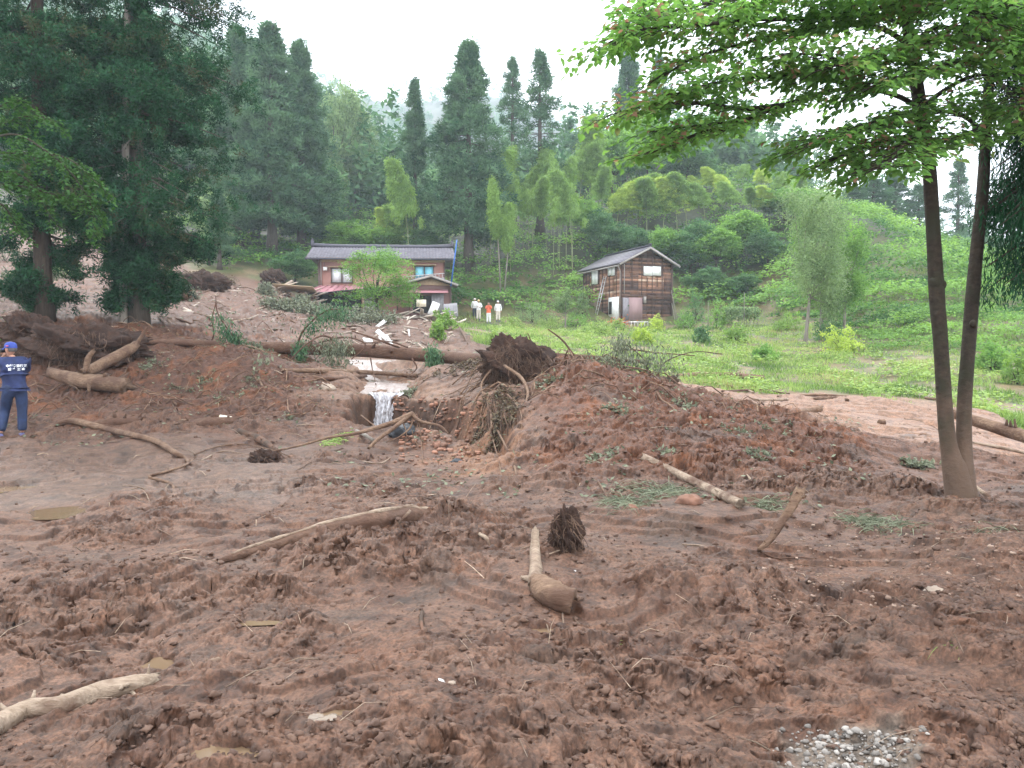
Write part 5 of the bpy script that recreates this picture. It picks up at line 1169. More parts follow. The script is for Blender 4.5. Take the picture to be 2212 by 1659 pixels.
# sprigs of torn leaves lying on the mud
def clump(px, py, rpx, label, mat='sprig', n=20, L=.075, up=.02, name='leafy_sprig', cat='leafy branch', asp=.5, tmin=5):
    p = onpix(px, py, tmin); s_ = p.y / F * rpx; root = empty(name, p, label, cat); tb, mb = MB(), MB()
    for k in range(n):
        a = rng.uniform(0, 6.28); r_ = rng.random() ** .5; x = math.cos(a) * r_ * s_; y = math.sin(a) * r_ * s_ * 1.2 * (1 if asp == .5 else asp)
        z0 = H1(p.x + x, p.y + y) - p.z; b = rng.uniform(0, 6.28); l = rng.uniform(.4, .9) * min(s_, .9); e = np.array([x + math.cos(b) * l, y + math.sin(b) * l, 0]); e[2] = H1(p.x + e[0], p.y + e[1]) - p.z
        m1 = np.array([(x + e[0]) / 2, (y + e[1]) / 2, (z0 + e[2]) / 2 + up * rng.uniform(.8, 2.5)]); Q_ = spline([(x, y, z0), m1, e + np.array([0, 0, .02])], 6); tb.tube(Q_, np.linspace(.010, .004, 6), 3, cap=False)
        m = 14; f = rng.uniform(0, 1, m) * 4.99; ii = f.astype(int); P_ = Q_[ii] + (Q_[ii + 1] - Q_[ii]) * (f - ii)[:, None] + rng.normal(size=(m, 3)) * .02 + [0, 0, .02]
        mb.leaves(P_, norm(rnd_dir(m) * np.array([1, 1, .5])), norm(rnd_dir(m) * .7 + [0, 0, .8]), L * rng.uniform(.6, 1.3, m), L * .5, rng.random(m) * .8 + .1)
    tb.build('twigs', M['bark_dark'], root); mb.build('leaves', M[mat], root); return root
for a in [
 (1345, 890, 30, 'torn leafy branch hanging down the red mound right of the root mass'), (1695, 935, 45, 'torn leafy branch on the crest of the red mound nearest the mud flat'),
 (1310, 990, 40, 'grey green leaves half way down the red mound'), (1470, 868, 45, 'dry leafy tangle on the mound crest below the broken trunk end'), (1560, 885, 28, 'tuft of torn leaves on the mound crest, middle of the row'),
 (1590, 940, 30, 'small torn sprig below the mound crest'), (1180, 830, 26, 'dusty leaves just right of the root mass'), (430, 830, 42, 'dusty leafy branch on the left bank behind the broken log'),
 (500, 860, 46, 'dusty green tangle in the middle of the left bank'), (560, 820, 30, 'small dusty sprig on the upper left bank'), (330, 790, 30, 'dusty leaves beside the forked log'), (620, 905, 24, 'little green sprig low on the left bank'),
 (1640, 990, 26, 'sprig on the lower right slope of the mound'), (1980, 1010, 30, 'dusty sprig just left of the forked tree base'), (880, 850, 18, 'leaves caught beside the waterfall lip'), (1440, 985, 24, 'dusty sprig above the pale slanting log')]: clump(*a)
for a in [(1000, 800, 60, 'brown dead leaves heaped left of the root mass'), (1070, 870, 45, 'brown dead leaf tangle hanging down from the root mass'), (1085, 930, 30, 'brown leaf and root tangle at the foot of the root mass')]: clump(*a[:4], mat='dead', n=40, up=.06)
for a in [(760, 690, 100, 'big grey green brushwood heap below the tiled house'), (640, 672, 70, 'brushwood heap below the timber heap'), (350, 640, 60, 'brushwood tangle behind the dark conifers'), (430, 610, 70, 'root and branch tangle at the foot of the far slope')]: clump(*a[:4], mat='sprig' if a[0] != 430 else 'dead', n=230, L=.17, up=.26, tmin=28, name='brushwood', cat='brushwood')
clump(60, 600, 80, 'brushwood tangle on the mud slope at the far left', 'sprig', 90, .15, .16, 'brushwood', 'brushwood', tmin=28)
# long grass tufts in the mud
def tuft(px, py, rpx, h, label, n=260, mat='sprig'):
    p = onpix(px, py, 3); s_ = p.y / F * rpx; mb = MB(); x = rng.normal(size=n) * s_ * .5; y = rng.normal(size=n) * s_ * .5; z = HM(p.x + x, p.y + y) - p.z
    az = rng.normal(size=n) * .9 + rng.choice([0, 3.14], n); D = norm(np.c_[np.cos(az), np.sin(az) * .6, rng.uniform(.1, .9, n)]); k = 5
    for q in range(1):
        t = np.linspace(0, 1, k)[None, :, None]; P = np.c_[x, y, z][:, None] + D[:, None] * (h * rng.uniform(.5, 1.3, n))[:, None, None] * t + np.array([0, 0, -1]) * (h * .8 * t ** 2.2)
        w_ = .006 * (1 - t[..., 0] * .8) * p.y / 8; S = norm(np.cross(D, rnd_dir(n)))[:, None] * w_[..., None]
        V = np.concatenate([P - S, P + S], 1).reshape(-1, 3); b = np.arange(n)[:, None, None] * 2 * k; i = np.arange(k - 1)[None, :, None]
        mb.add(V, (b + i + np.array([0, 1, k + 1, k])[None, None]).reshape(-1, 4), np.repeat(rng.random(n), 2 * k))
    return tag(mb.build('grass_clump', M[mat], loc=p), label, 'grass clump')
tuft(1415, 1065, 60, .42, 'pale green grass clump beneath the slanting pale log', 520, 'sprig'); tuft(1350, 1090, 50, .30, 'flattened straw coloured grass left of the slanting log foot', 260, 'sprig')
tuft(1660, 1095, 40, .30, 'wispy grass at the foot of the upright muddy stick', 160, 'sprig'); tuft(1870, 1130, 50, .28, 'bent grass clump on the mud left of the forked tree', 260, 'sprig'); tuft(1950, 1140, 50, .25, 'thin bent grass just below the forked tree', 180, 'sprig')
tuft(2130, 1150, 60, .25, 'thin straw right below the forked tree', 140, 'sprig'); tuft(2070, 1395, 22, .12, 'tiny green grass wisp on the right mud', 40, 'kudzu'); tuft(1310, 1405, 24, .12, 'tiny green grass tuft in the middle foreground mud', 60, 'kudzu'); tuft(730, 950, 30, .18, 'green moss like grass on the gully side left of the waterfall', 300, 'kudzu')
# ------------------------------------------------------------------ wood in the mud
M['log'] = barkmat('log', (.10, .058, .038), (.27, .175, .115), c3=(.10, .056, .038), sx=(9, 34, 34), bump=1.0, dist=.03)
M['log_muddy'] = barkmat('log_muddy', (.065, .036, .024), (.16, .092, .062), c3=(.09, .048, .033), sx=(12, 26, 26), bump=1.0, dist=.03)
M['log_pale'] = barkmat('log_pale', (.20, .14, .095), (.42, .33, .25), c3=(.12, .07, .048), sx=(8, 40, 40), bump=1.0, dist=.025)
M['wood_dark'] = barkmat('wood_dark', (.035, .024, .018), (.10, .065, .045), c3=(.13, .07, .045), sx=(6, 6, 6))
M['root'] = barkmat('root', (.06, .038, .028), (.17, .105, .072), sx=(10, 10, 10), bump=.3)
M['rootsoil'] = barkmat('rootsoil', (.018, .011, .008), (.075, .038, .025), c3=(.035, .02, .015), sx=(9, 9, 9), bump=1.0, dist=.05)
def wood_path(pts, n, defY=None):
    """pts: (px, py) on the ground or (px, py, Y) in the air"""
    W = []
    for q in pts:
        if len(q) == 3: W.append(np.array(at(q[0], q[1], min(q[2], onpix(q[0], q[1], 2).y * .99))))
        else: W.append(np.array(onpix(q[0], q[1], 2)))
    return spline(W, n)
def log(name, pts, wd, label, mat='log', cat='log', n=None, parent=None, loc=None, sides=14, jag=True, bury=.32, wob=.05, group=None, stubs=True):
    """trunk through the points, wd = widths in frame units; ends torn"""
    n = n or max(8, 5 * len(pts)); P = wood_path(pts, n); w_ = np.interp(np.linspace(0, 1, n), np.linspace(0, 1, len(wd)), wd); rad = w_ / 2 / F * P[:, 1]
    air = len(pts[0]) == 3
    if not air: P[:, 2] += rad * (1 - 2 * bury)
    base = Vector(P[n // 2]) if loc is None else Vector(loc); Q_ = P - np.array(base)
    mb = MB(); th = np.arange(sides) / sides * 2 * np.pi
    T = np.gradient(Q_, axis=0); T = norm(T); up = np.array([0, 0, 1.0]) if abs(T[0][2]) < .85 else np.array([0, 1.0, 0]); A_ = norm(np.cross(T, up)); B_ = np.cross(A_, T)
    ph = rng.uniform(0, 9, 4); s = np.linspace(0, 1, n)[:, None]; L = np.linalg.norm(np.diff(Q_, axis=0), axis=1).sum()
    rr = rad[:, None] * (1 + wob * (np.sin(2 * th + ph[0] + 3 * s) + .7 * np.sin(3 * th + ph[1] - 9 * s) + .6 * np.sin(5 * th[None] + 14 * s + ph[2])) + wob * .5 * rng.normal(size=(n, sides)).clip(-2, 2))
    V = Q_[:, None] + rr[..., None] * (np.cos(th)[None, :, None] * A_[:, None] + np.sin(th)[None, :, None] * B_[:, None])
    if jag:
        V[0] -= T[0] * (rng.random((sides, 1)) ** 2) * rad[0] * 1.6; V[-1] += T[-1] * (rng.random((sides, 1)) ** 2) * rad[-1] * 1.8
    if stubs and wd[len(wd) // 2] > 12 and n > 7:      # short broken side stubs and knots
        for q in range(int(rng.integers(3, 7))):
            m_ = int(rng.integers(1, n - 1)); a_ = rng.uniform(.2, 2.9); dv = np.cos(a_) * A_[m_] + np.sin(a_) * B_[m_] + T[m_] * rng.uniform(-.4, .6); mb.tube([Q_[m_] + dv * rad[m_] * .5, Q_[m_] + dv * rad[m_] * 1.2, Q_[m_] + dv * rad[m_] * rng.uniform(1.3, 2.2)], np.array([.38, .24, .12]) * rad[m_], 6, .35, jit=.12)
    V = V.reshape(-1, 3); V = np.vstack([V, Q_[0] + T[0] * rad[0] * .5, Q_[-1] - T[-1] * rad[-1] * .5]); i = np.arange(n - 1)[:, None] * sides; j = np.arange(sides)[None]; j2 = (j + 1) % sides; b = n * sides
    mb.add2(V, np.stack([i + j, i + j2, i + sides + j2, i + sides + j], -1).reshape(-1, 4), [[b, (x + 1) % sides, x] for x in range(sides)] + [[b + 1, (n - 1) * sides + x, (n - 1) * sides + (x + 1) % sides] for x in range(sides)], .5)
    if parent is not None: o = mb.build(name, M[mat], parent, smooth=True); return o
    o = mb.build(name, M[mat], smooth=True, loc=base); return tag(o, label, cat, group)
def branched(name, label, cat, main, wd, branches, mat='log', bmat=None, **kw):
    P = wood_path(main, 8); base = P[len(P) // 2]; root = empty(name, base, label, cat)
    log('trunk', main, wd, None, mat, parent=root, loc=base, **kw)
    for pts, w_ in branches: log('branch', pts, w_, None, bmat or mat, parent=root, loc=base, stubs=False, sides=8, wob=.04, n=4 * len(pts) + 2, bury=.0)
    return root
# long fallen trunk across the stream
ft_ = branched('fallen_tree', 'long brown fallen tree trunk lying across the stream behind the mounds', 'fallen tree',
  [(318, 738, 22.5), (400, 741, 22.4), (520, 748, 22.2), (640, 752, 22), (760, 756, 21.8), (860, 763, 21.6), (960, 772, 21.4), (1060, 778, 21.2)], [13, 16, 21, 26, 28, 28, 27, 23],
  [([(455, 742, 22.2), (462, 720, 22.1), (458, 690, 22.0), (466, 655, 22)], [4, 3, 2]), ([(520, 745, 22), (495, 715, 21.8), (470, 675, 21.6), (466, 640, 21.5)], [4, 3, 2]),
   ([(640, 750, 21.8), (655, 715, 21.6), (690, 680, 21.5), (720, 668, 21.4), (745, 672, 21.4)], [5, 4, 3, 2]), ([(740, 748, 21.6), (700, 725, 21.2), (660, 745, 21), (625, 780, 20.9)], [5, 4, 3, 2]),
   ([(860, 750, 21.4), (800, 728, 21.1), (760, 715, 21)], [5, 4, 3]), ([(880, 750, 21.4), (840, 738, 21.1), (780, 742, 21)], [4, 3, 2]), ([(800, 772, 21.4), (805, 800, 21.2), (812, 830, 21)], [3, 2, 2]), ([(700, 770, 21.6), (690, 800, 21.4), (705, 825, 21.2)], [3, 2, 2]), ([(890, 775, 21.3), (900, 795, 21.2), (880, 815, 21.1)], [4, 3, 2]),
   ([(690, 740, 21.6), (745, 728, 21.4), (790, 745, 21.3), (760, 775, 21.2)], [4, 3, 3, 2])], mat='log_muddy', n=44, wob=.03)
# green sprays left on its branches
def hang_leaves(root, pts, n, mat, L=.12, W=.03, spread=.25, down=.5, name='foliage'):
    mb = MB(); P = wood_path(pts, 30) - np.array(root.location); t = rng.integers(0, 30, n); q = 6; m = n * q
    dd = np.repeat(rng.random(n), q) * down; PP = np.repeat(P[t], q, 0) + rng.normal(size=(m, 3)) * spread * .4 - np.c_[np.zeros((m, 2)), dd * rng.random(m)]
    mb.leaves(PP, norm(rnd_dir(m) * .6 + [0, 0, -.8]), rnd_dir(m), L, W, np.repeat(rng.random(n), q)); mb.build(name, M[mat], root)
hang_leaves(ft_, [(655, 712, 21.5), (690, 680, 21.5), (720, 668, 21.4), (745, 672, 21.4)], 150, 'cedar', L=.10, spread=.3, down=.4); hang_leaves(ft_, [(470, 680, 21.6), (500, 720, 21.8), (520, 735, 22)], 130, 'cedar', spread=.3)
hang_leaves(ft_, [(690, 745, 21.4), (720, 738, 21.3), (745, 750, 21.2), (700, 790, 21.1)], 170, 'sprig', L=.10, W=.035, spread=.4, down=.5); hang_leaves(ft_, [(545, 750, 21.9), (565, 765, 21.7), (572, 790, 21.6)], 130, 'sprig', L=.14, W=.06, spread=.3, down=.3)
hang_leaves(ft_, [(930, 750, 21), (938, 765, 21), (940, 790, 21)], 130, 'cedar', spread=.25, down=.35); hang_leaves(ft_, [(645, 765, 21.2), (650, 740, 21.2)], 70, 'cedar', spread=.25)
log('fallen_tree', [(610, 800, 21.8), (700, 801, 21.6), (820, 806, 21.4), (900, 812, 21)], [10, 11, 9, 7], 'thin pale trunk lying under the long fallen trunk', 'log', 'fallen tree')
log('fallen_tree', [(640, 812, 20.6), (720, 818, 20.4), (790, 812, 20.4)], [8, 10, 7], 'half sunk muddy pole beside the stream under the thin pale trunk', 'log_muddy', 'log')
# right continuation behind the root mass
branched('fallen_tree', 'slim fallen trunk running right from the root mass over the grass edge', 'fallen tree', [(1165, 765, 17.5), (1230, 770, 17.4), (1310, 775, 17.3), (1395, 782, 17.2)], [12, 12, 10, 7],
  [([(1240, 768, 17.3), (1215, 735, 17.2), (1185, 712, 17.1)], [5, 4, 3]), ([(1300, 770, 17.3), (1350, 755, 17.2), (1420, 762, 17), (1500, 768, 17)], [3, 3, 2]), ([(1330, 776, 17.3), (1345, 800, 17.2), (1350, 830, 17.1)], [3, 2, 2]), ([(1180, 765, 17.4), (1150, 740, 17.3), (1140, 720, 17.3)], [4, 3, 2])], mat='log_muddy')
tt_ = branched('broken_tree', 'broken dark trunk end with cedar sprays on the mound crest', 'fallen tree', [(1362, 815, 16.6), (1400, 822, 16.4), (1435, 824, 16.2), (1456, 822, 16.1)], [14, 20, 22, 24],
  [([(1400, 815, 16.3), (1370, 795, 16.2), (1330, 792, 16.2)], [4, 3, 2]), ([(1420, 812, 16.3), (1440, 780, 16.2), (1500, 760, 16.4), (1560, 765, 16.5)], [4, 3, 2, 2]), ([(1400, 815, 16.3), (1390, 775, 16.3), (1340, 735, 16.4)], [4, 3, 2])], mat='wood_dark')
hang_leaves(tt_, [(1330, 790, 16.2), (1370, 778, 16.2), (1410, 775, 16.2), (1450, 800, 16.1)], 150, 'sprig', L=.10, W=.03, spread=.5, down=.15); hang_leaves(tt_, [(1290, 780, 16.3), (1330, 795, 16.2)], 120, 'sprig', L=.08, W=.03, spread=.45, down=.12); hang_leaves(tt_, [(1335, 735, 16.3), (1350, 745, 16.3)], 60, 'sprig', L=.09, W=.03, spread=.3, down=.15)
log('log', [(1455, 817), (1520, 816), (1585, 818), (1648, 820)], [9, 13, 14, 9], 'pale smooth log on the grass above the mud flat', 'log', bury=0)
log('log', [(1560, 834), (1600, 841), (1628, 850)], [6, 6, 4], 'thin crooked pale log just below the pale smooth log', 'log_pale', bury=0)
log('log', [(1600, 866), (1700, 866), (1800, 862), (1905, 862)], [4, 6, 6, 3], 'long thin pale pole along the far edge of the mud flat', 'log_pale', bury=0)
log('log', [(1680, 858), (1760, 856), (1830, 858)], [4, 6, 4], 'shorter pale pole just beyond the long thin pole', 'log', bury=0)
log('log', [(1560, 847), (1640, 845), (1705, 852)], [4, 5, 3], 'brown pole at the left end of the mud flat', 'log_muddy', bury=0)
log('log', [(1690, 892), (1740, 890), (1772, 887)], [4, 9, 13], 'short tan log lying in the middle of the mud flat', 'log', bury=.2)
log('log', [(2000, 862), (2040, 868), (2075, 875)], [5, 6, 5], 'short pale pole behind the left stem of the forked tree', 'log', bury=0)
log('log', [(2062, 894, 13.6), (2120, 914, 13.2), (2180, 932, 12.8), (2260, 957, 12.3)], [20, 26, 28, 28], 'thick tan log slanting out of the right picture edge behind the forked tree', 'log')
log('log', [(2100, 958), (2160, 970), (2230, 985)], [5, 7, 6], 'thin stripped pole below the thick tan log at the right edge', 'log_pale', bury=0)
log('log', [(2095, 1042, 8.9), (2125, 1065, 8.7), (2162, 1088, 8.5)], [8, 9, 8], 'grey stripped pole leaning on the mud just right of the forked tree base', 'log_pale')
log('stump', [(1830, 866), (1822, 858), (1815, 850, 24.5)][:2], [8, 6], 'short stub sticking up at the far edge of the mud flat', 'log', 'stump', n=5)
log('block', [(1899, 915), (1910, 916)], [14, 15], 'small square block of wood on the near side of the mud flat', 'log', 'block', n=4, jag=False, sides=8)
# roots and soil
def root_tube(mb, a, d0, ln, r0, drop=.6, wig=.25, k=9, n=5):
    P = [np.array(a, float)]; d = norm(np.array(d0, float)); cv = rng.normal(size=3) * wig * .6
    for q in range(k - 1):
        cv = cv * .7 + rng.normal(size=3) * wig * .6; d = norm(d + cv * .5 + np.array([0, 0, -drop]) * (1.0 / k)); P.append(P[-1] + d * ln / k)
    mb.tube(np.array(P), np.linspace(r0, r0 * .25, k), n, rng.random(), cap=False)
def rock_blob(mb, c, rad, rough=.25, nu=28, nv=18, fr=2.0, tint=.5):
    u = np.linspace(0, 2 * np.pi, nu, endpoint=False); v = np.linspace(.001, np.pi - .001, nv); uu, vv = np.meshgrid(u, v)
    d = np.stack([np.cos(uu) * np.sin(vv), np.sin(uu) * np.sin(vv), np.cos(vv)], -1); o_ = rng.uniform(0, 50, 2)
    r = 1 + rough * (fbm(d[..., 0] * fr + o_[0] + d[..., 2] * 1.7, d[..., 1] * fr + o_[1] - d[..., 2] * 1.3, 7, 5, .65))
    V = np.array(c) + d * r[..., None] * np.array(rad); i = np.arange(nv - 1)[:, None] * nu; j = np.arange(nu)[None]; j2 = (j + 1) % nu
    mb.add(V.reshape(-1, 3), np.stack([i + j, i + nu + j, i + nu + j2, i + j2], -1).reshape(-1, 4), tint)
def rootball(name, label, px, py, Y, rx, rz_, ry, nroot, hang, rdir, rlen, r0=.012, fine=200, soilmat='rootsoil', leaves=None):
    c = np.array(at(px, py, min(Y, onpix(px, py + rz_ / Y * F * .6, 2).y))); root = empty(name, c, label, 'root mass'); mb = MB(); rock_blob(mb, (0, 0, 0), (rx, ry, rz_), .34, 90, 60, 2.2); mb.build('soil', M[soilmat], root)
    mb = MB()
    for k in range(nroot):
        u = rnd_dir(1)[0]; u[1] = -abs(u[1]) * .8 if rng.random() < .8 else u[1]; a = u * np.array([rx, ry, rz_]) * .9; root_tube(mb, a, u * .55 + np.array(rdir) + [rng.normal() * .5, 0, -.35], rlen * rng.uniform(.3, 1.1), r0 * rng.uniform(.3, 1.1) ** 1.5, hang * 1.3, .45, 12)
    mb.build('roots', M['root'], root); mb = MB()
    for k in range(fine):
        u = rnd_dir(1)[0]; u[1] = -abs(u[1]); a = u * np.array([rx, ry, rz_]) * .95; root_tube(mb, a, u * .25 + [rng.normal() * .35, -.15, -.8], rlen * rng.uniform(.15, .75), .005 * rng.uniform(.5, 1.2), hang * 1.5, .45, 9, 3)
    tag(mb.build('root_hairs', M['root'], root), kind='stuff'); return root
rb_ = rootball('root_mass', 'big upturned root mass crowning the red mound, roots hanging down', 1116, 785, 16.0, .68, .46, .45, 90, .9, (0, -.2, -.3), 1.0, fine=800)
mb = MB()
for k in range(170):
    _x, _y = 1045 + rng.uniform(0, 95), 800 + rng.uniform(-30, 130); a = np.array(at(_x - (_y - 800) * .05, _y, onpix(_x, _y, 2).y - .25 * rng.random() - .05)) - np.array(rb_.location); root_tube(mb, a, (rng.normal() * .25 + .15, -.6, -1), rng.uniform(.5, 1.5), .012 * rng.uniform(.4, 1.4), .7, .2, 10, 4)
mb.build('roots', M['root'], rb_)
for pts, w_ in [([(1090, 790, 15.2), (1125, 815, 14.9), (1140, 845, 14.6), (1136, 872, 14.5)], [6, 8, 7, 5]), ([(1075, 930, 13.2), (1100, 980, 12.4), (1112, 1010, 11.9), (1120, 1050, 11.2)], [4, 5, 5, 4]), ([(1095, 850, 14.2), (1120, 880, 14), (1128, 905, 13.9)], [4, 4, 3]), ([(1045, 850, 14.8), (1060, 890, 14.4), (1062, 930, 14)], [7, 7, 4]), ([(1065, 950, 13), (1078, 1000, 12), (1085, 1040, 11.4)], [3, 3, 2]), ([(1060, 800, 15.4), (1040, 830, 15.2), (1048, 870, 15)], [5, 4, 3])]:
    log('root', pts, w_, None, 'log', parent=rb_, loc=rb_.location, sides=7, n=14)
rootball('root_mass', 'dark wall of roots and soil under the left conifers behind the man', 180, 752, 20.6, 1.5, .52, .7, 130, 1.1, (0, -.2, -.6), 1.0, fine=650)
rootball('root_mass', 'smaller dark soil clod with roots at the left foot of the pole', 60, 715, 21.5, .7, .45, .5, 40, .8, (0, -.2, -.3), .8, fine=120)
rootball('root_mass', 'small black soil clod with pale rootlets standing in the foreground mud', 1222, 1158, 6.15, .11, .19, .12, 60, .5, (0, -.3, .3), .26, .0028, 220)
rootball('root_mass', 'little dark stump of roots poking from the mud beside the gully twigs', 572, 992, 11.9, .22, .12, .15, 20, .4, (0, -.2, .1), .4, .008, 50)
rootball('root_mass', 'dark uprooted stump at the far foot of the forest', 590, 600, 61, .8, .6, .7, 30, .6, (0, -.2, -.2), 1.2, .03, 60)
rootball('root_mass', 'upturned stump with root wall in front of the far slope, left of the house', 440, 615, 54, 1.3, .7, .8, 90, .8, (0, -.2, -.3), 1.6, .03, 160)
# forked muddy log beside the man
branched('forked_log', 'thick forked muddy log lying beside the man in blue', 'log', [(112, 806, 17.8), (170, 822, 17.4), (225, 828, 17.2), (272, 832, 17.0)], [24, 36, 36, 30],
  [([(185, 805, 17.4), (225, 785, 17.8), (280, 755, 18.2), (292, 745, 18.3)], [24, 26, 24, 18]), ([(186, 800, 17.3), (190, 775, 17.3), (200, 760, 17.3)], [14, 13, 9]), ([(292, 748, 18.3), (305, 728, 18.3), (318, 706, 18.3)], [9, 8, 5]), ([(192, 830, 16.9), (192, 845, 16.9)], [8, 6])], n=26)
log('log', [(205, 920), (250, 918), (306, 916)], [14, 26, 22], 'stubby muddy log half sunk in the mud right of the man', 'log_muddy', bury=.3)
log('log', [(395, 918), (450, 922), (508, 916)], [12, 28, 20], 'dark hollow log with torn white wood in the left bank foot', 'log_muddy', bury=.25)
log('log', [(518, 938), (560, 955), (600, 980)], [14, 16, 12], 'dark muddy log slanting down beside the hollow log', 'wood_dark', bury=.1)
prop('wood_chip', 'bright torn wood chip on the dark hollow log', 'wood chip', 'cream', [(onpix(487, 910, 3, .06), (.22, .08, .07), (R(20), R(10), R(10)))])
log('root_branch', [(72, 948), (112, 930), (150, 918), (190, 925), (240, 938), (290, 948), (340, 962), (378, 985), (404, 998), (402, 1008), (360, 1022), (322, 1032), (345, 1040), (372, 1050), (374, 1075)], [9, 12, 14, 15, 14, 13, 13, 12, 8, 6, 6, 5, 6, 6, 5], 'long crooked root snaking over the wet mud in front of the man', 'log', 'branch', n=70, bury=-.1)
log('stick', [(208, 958), (228, 935), (248, 908, 14.3)][:2] + [(240, 915)], [9, 8, 5], 'dark stick standing across the long crooked root', 'wood_dark', 'stick')
log('log', [(330, 655, 30), (365, 645, 30), (402, 638, 30)], [16, 20, 20], 'tan sawn log end lying behind the dark conifers', 'log')
for i_, (a, b, w_, lab) in enumerate([((0, 640), (60, 655), 14, 'dark log on the mud slope at the left edge'), ((50, 655), (122, 712), 11, 'brown pole slanting down to the dark root wall'), ((0, 705), (70, 735), 8, 'thin branch over the mud left of the root wall'), ((335, 672), (385, 728), 7, 'grey branch slanting down behind the end of the long trunk'), ((320, 668), (362, 715), 6, 'thin brown branch beside the grey branch by the trunk end'), ((8, 690), (45, 700), 7, 'short pale branch at the left edge'), ((420, 680), (470, 700), 5, 'short stick in the red debris field left'), ((350, 690), (420, 705), 6, 'brown stick lying above the long trunk left part'), ((500, 700), (545, 690), 4, 'pale stick in the red debris field middle'), ((600, 690), (640, 700), 4, 'pale stick in the red debris field right'), ((430, 640), (480, 622), 5, 'bent branch on the debris field near the far slope'), ((545, 675), (590, 662), 4, 'grey stick below the brushwood')]):
    log('branch', [(a[0], a[1]), ((a[0] + b[0]) / 2 + 3, (a[1] + b[1]) / 2 - 2), b], [w_, w_, w_ * .6], lab, ('log', 'log_muddy', 'log_pale')[i_ % 3], 'branch', bury=-.3, sides=8)
# twigs over the gully
br_ = branched('broken_branch', 'bare forked branch reaching over the gully in front of the waterfall', 'branch', [(590, 975, 12.2), (650, 962, 12.3), (710, 945, 12.5), (760, 938, 12.7), (800, 928, 12.9), (850, 912, 13.1), (890, 894, 13.3)], [4, 5, 6, 7, 9, 11, 12],
  [([(890, 894, 13.3), (905, 908, 13.2), (925, 914, 13.1), (950, 920, 13), (968, 936, 12.9)], [10, 8, 6, 6, 4]), ([(885, 897, 13.3), (850, 925, 12.9), (815, 950, 12.6), (797, 968, 12.4)], [9, 9, 8, 7]), ([(893, 900, 13.3), (885, 925, 13.1), (860, 945, 12.9), (835, 955, 12.7)], [4, 4, 3, 2]),
   ([(868, 908, 13.2), (878, 935, 13.1), (874, 962, 13.0)], [3, 2, 2]), ([(905, 908, 13.2), (910, 950, 13.1), (913, 1000, 12.9)], [2, 2, 1.5]), ([(890, 930, 13), (895, 950, 13), (905, 965, 12.9)], [2, 2, 1]), ([(780, 897, 14.5), (810, 920, 13.6), (830, 930, 13.2)], [3, 3, 2])], mat='log', sides=9)
log('stick', [(758, 925, 15), (785, 938, 14.8), (805, 950, 14.6)], [8, 8, 7], 'grey round stick jutting from the gully side left of the falls', 'bark_grey', 'stick')
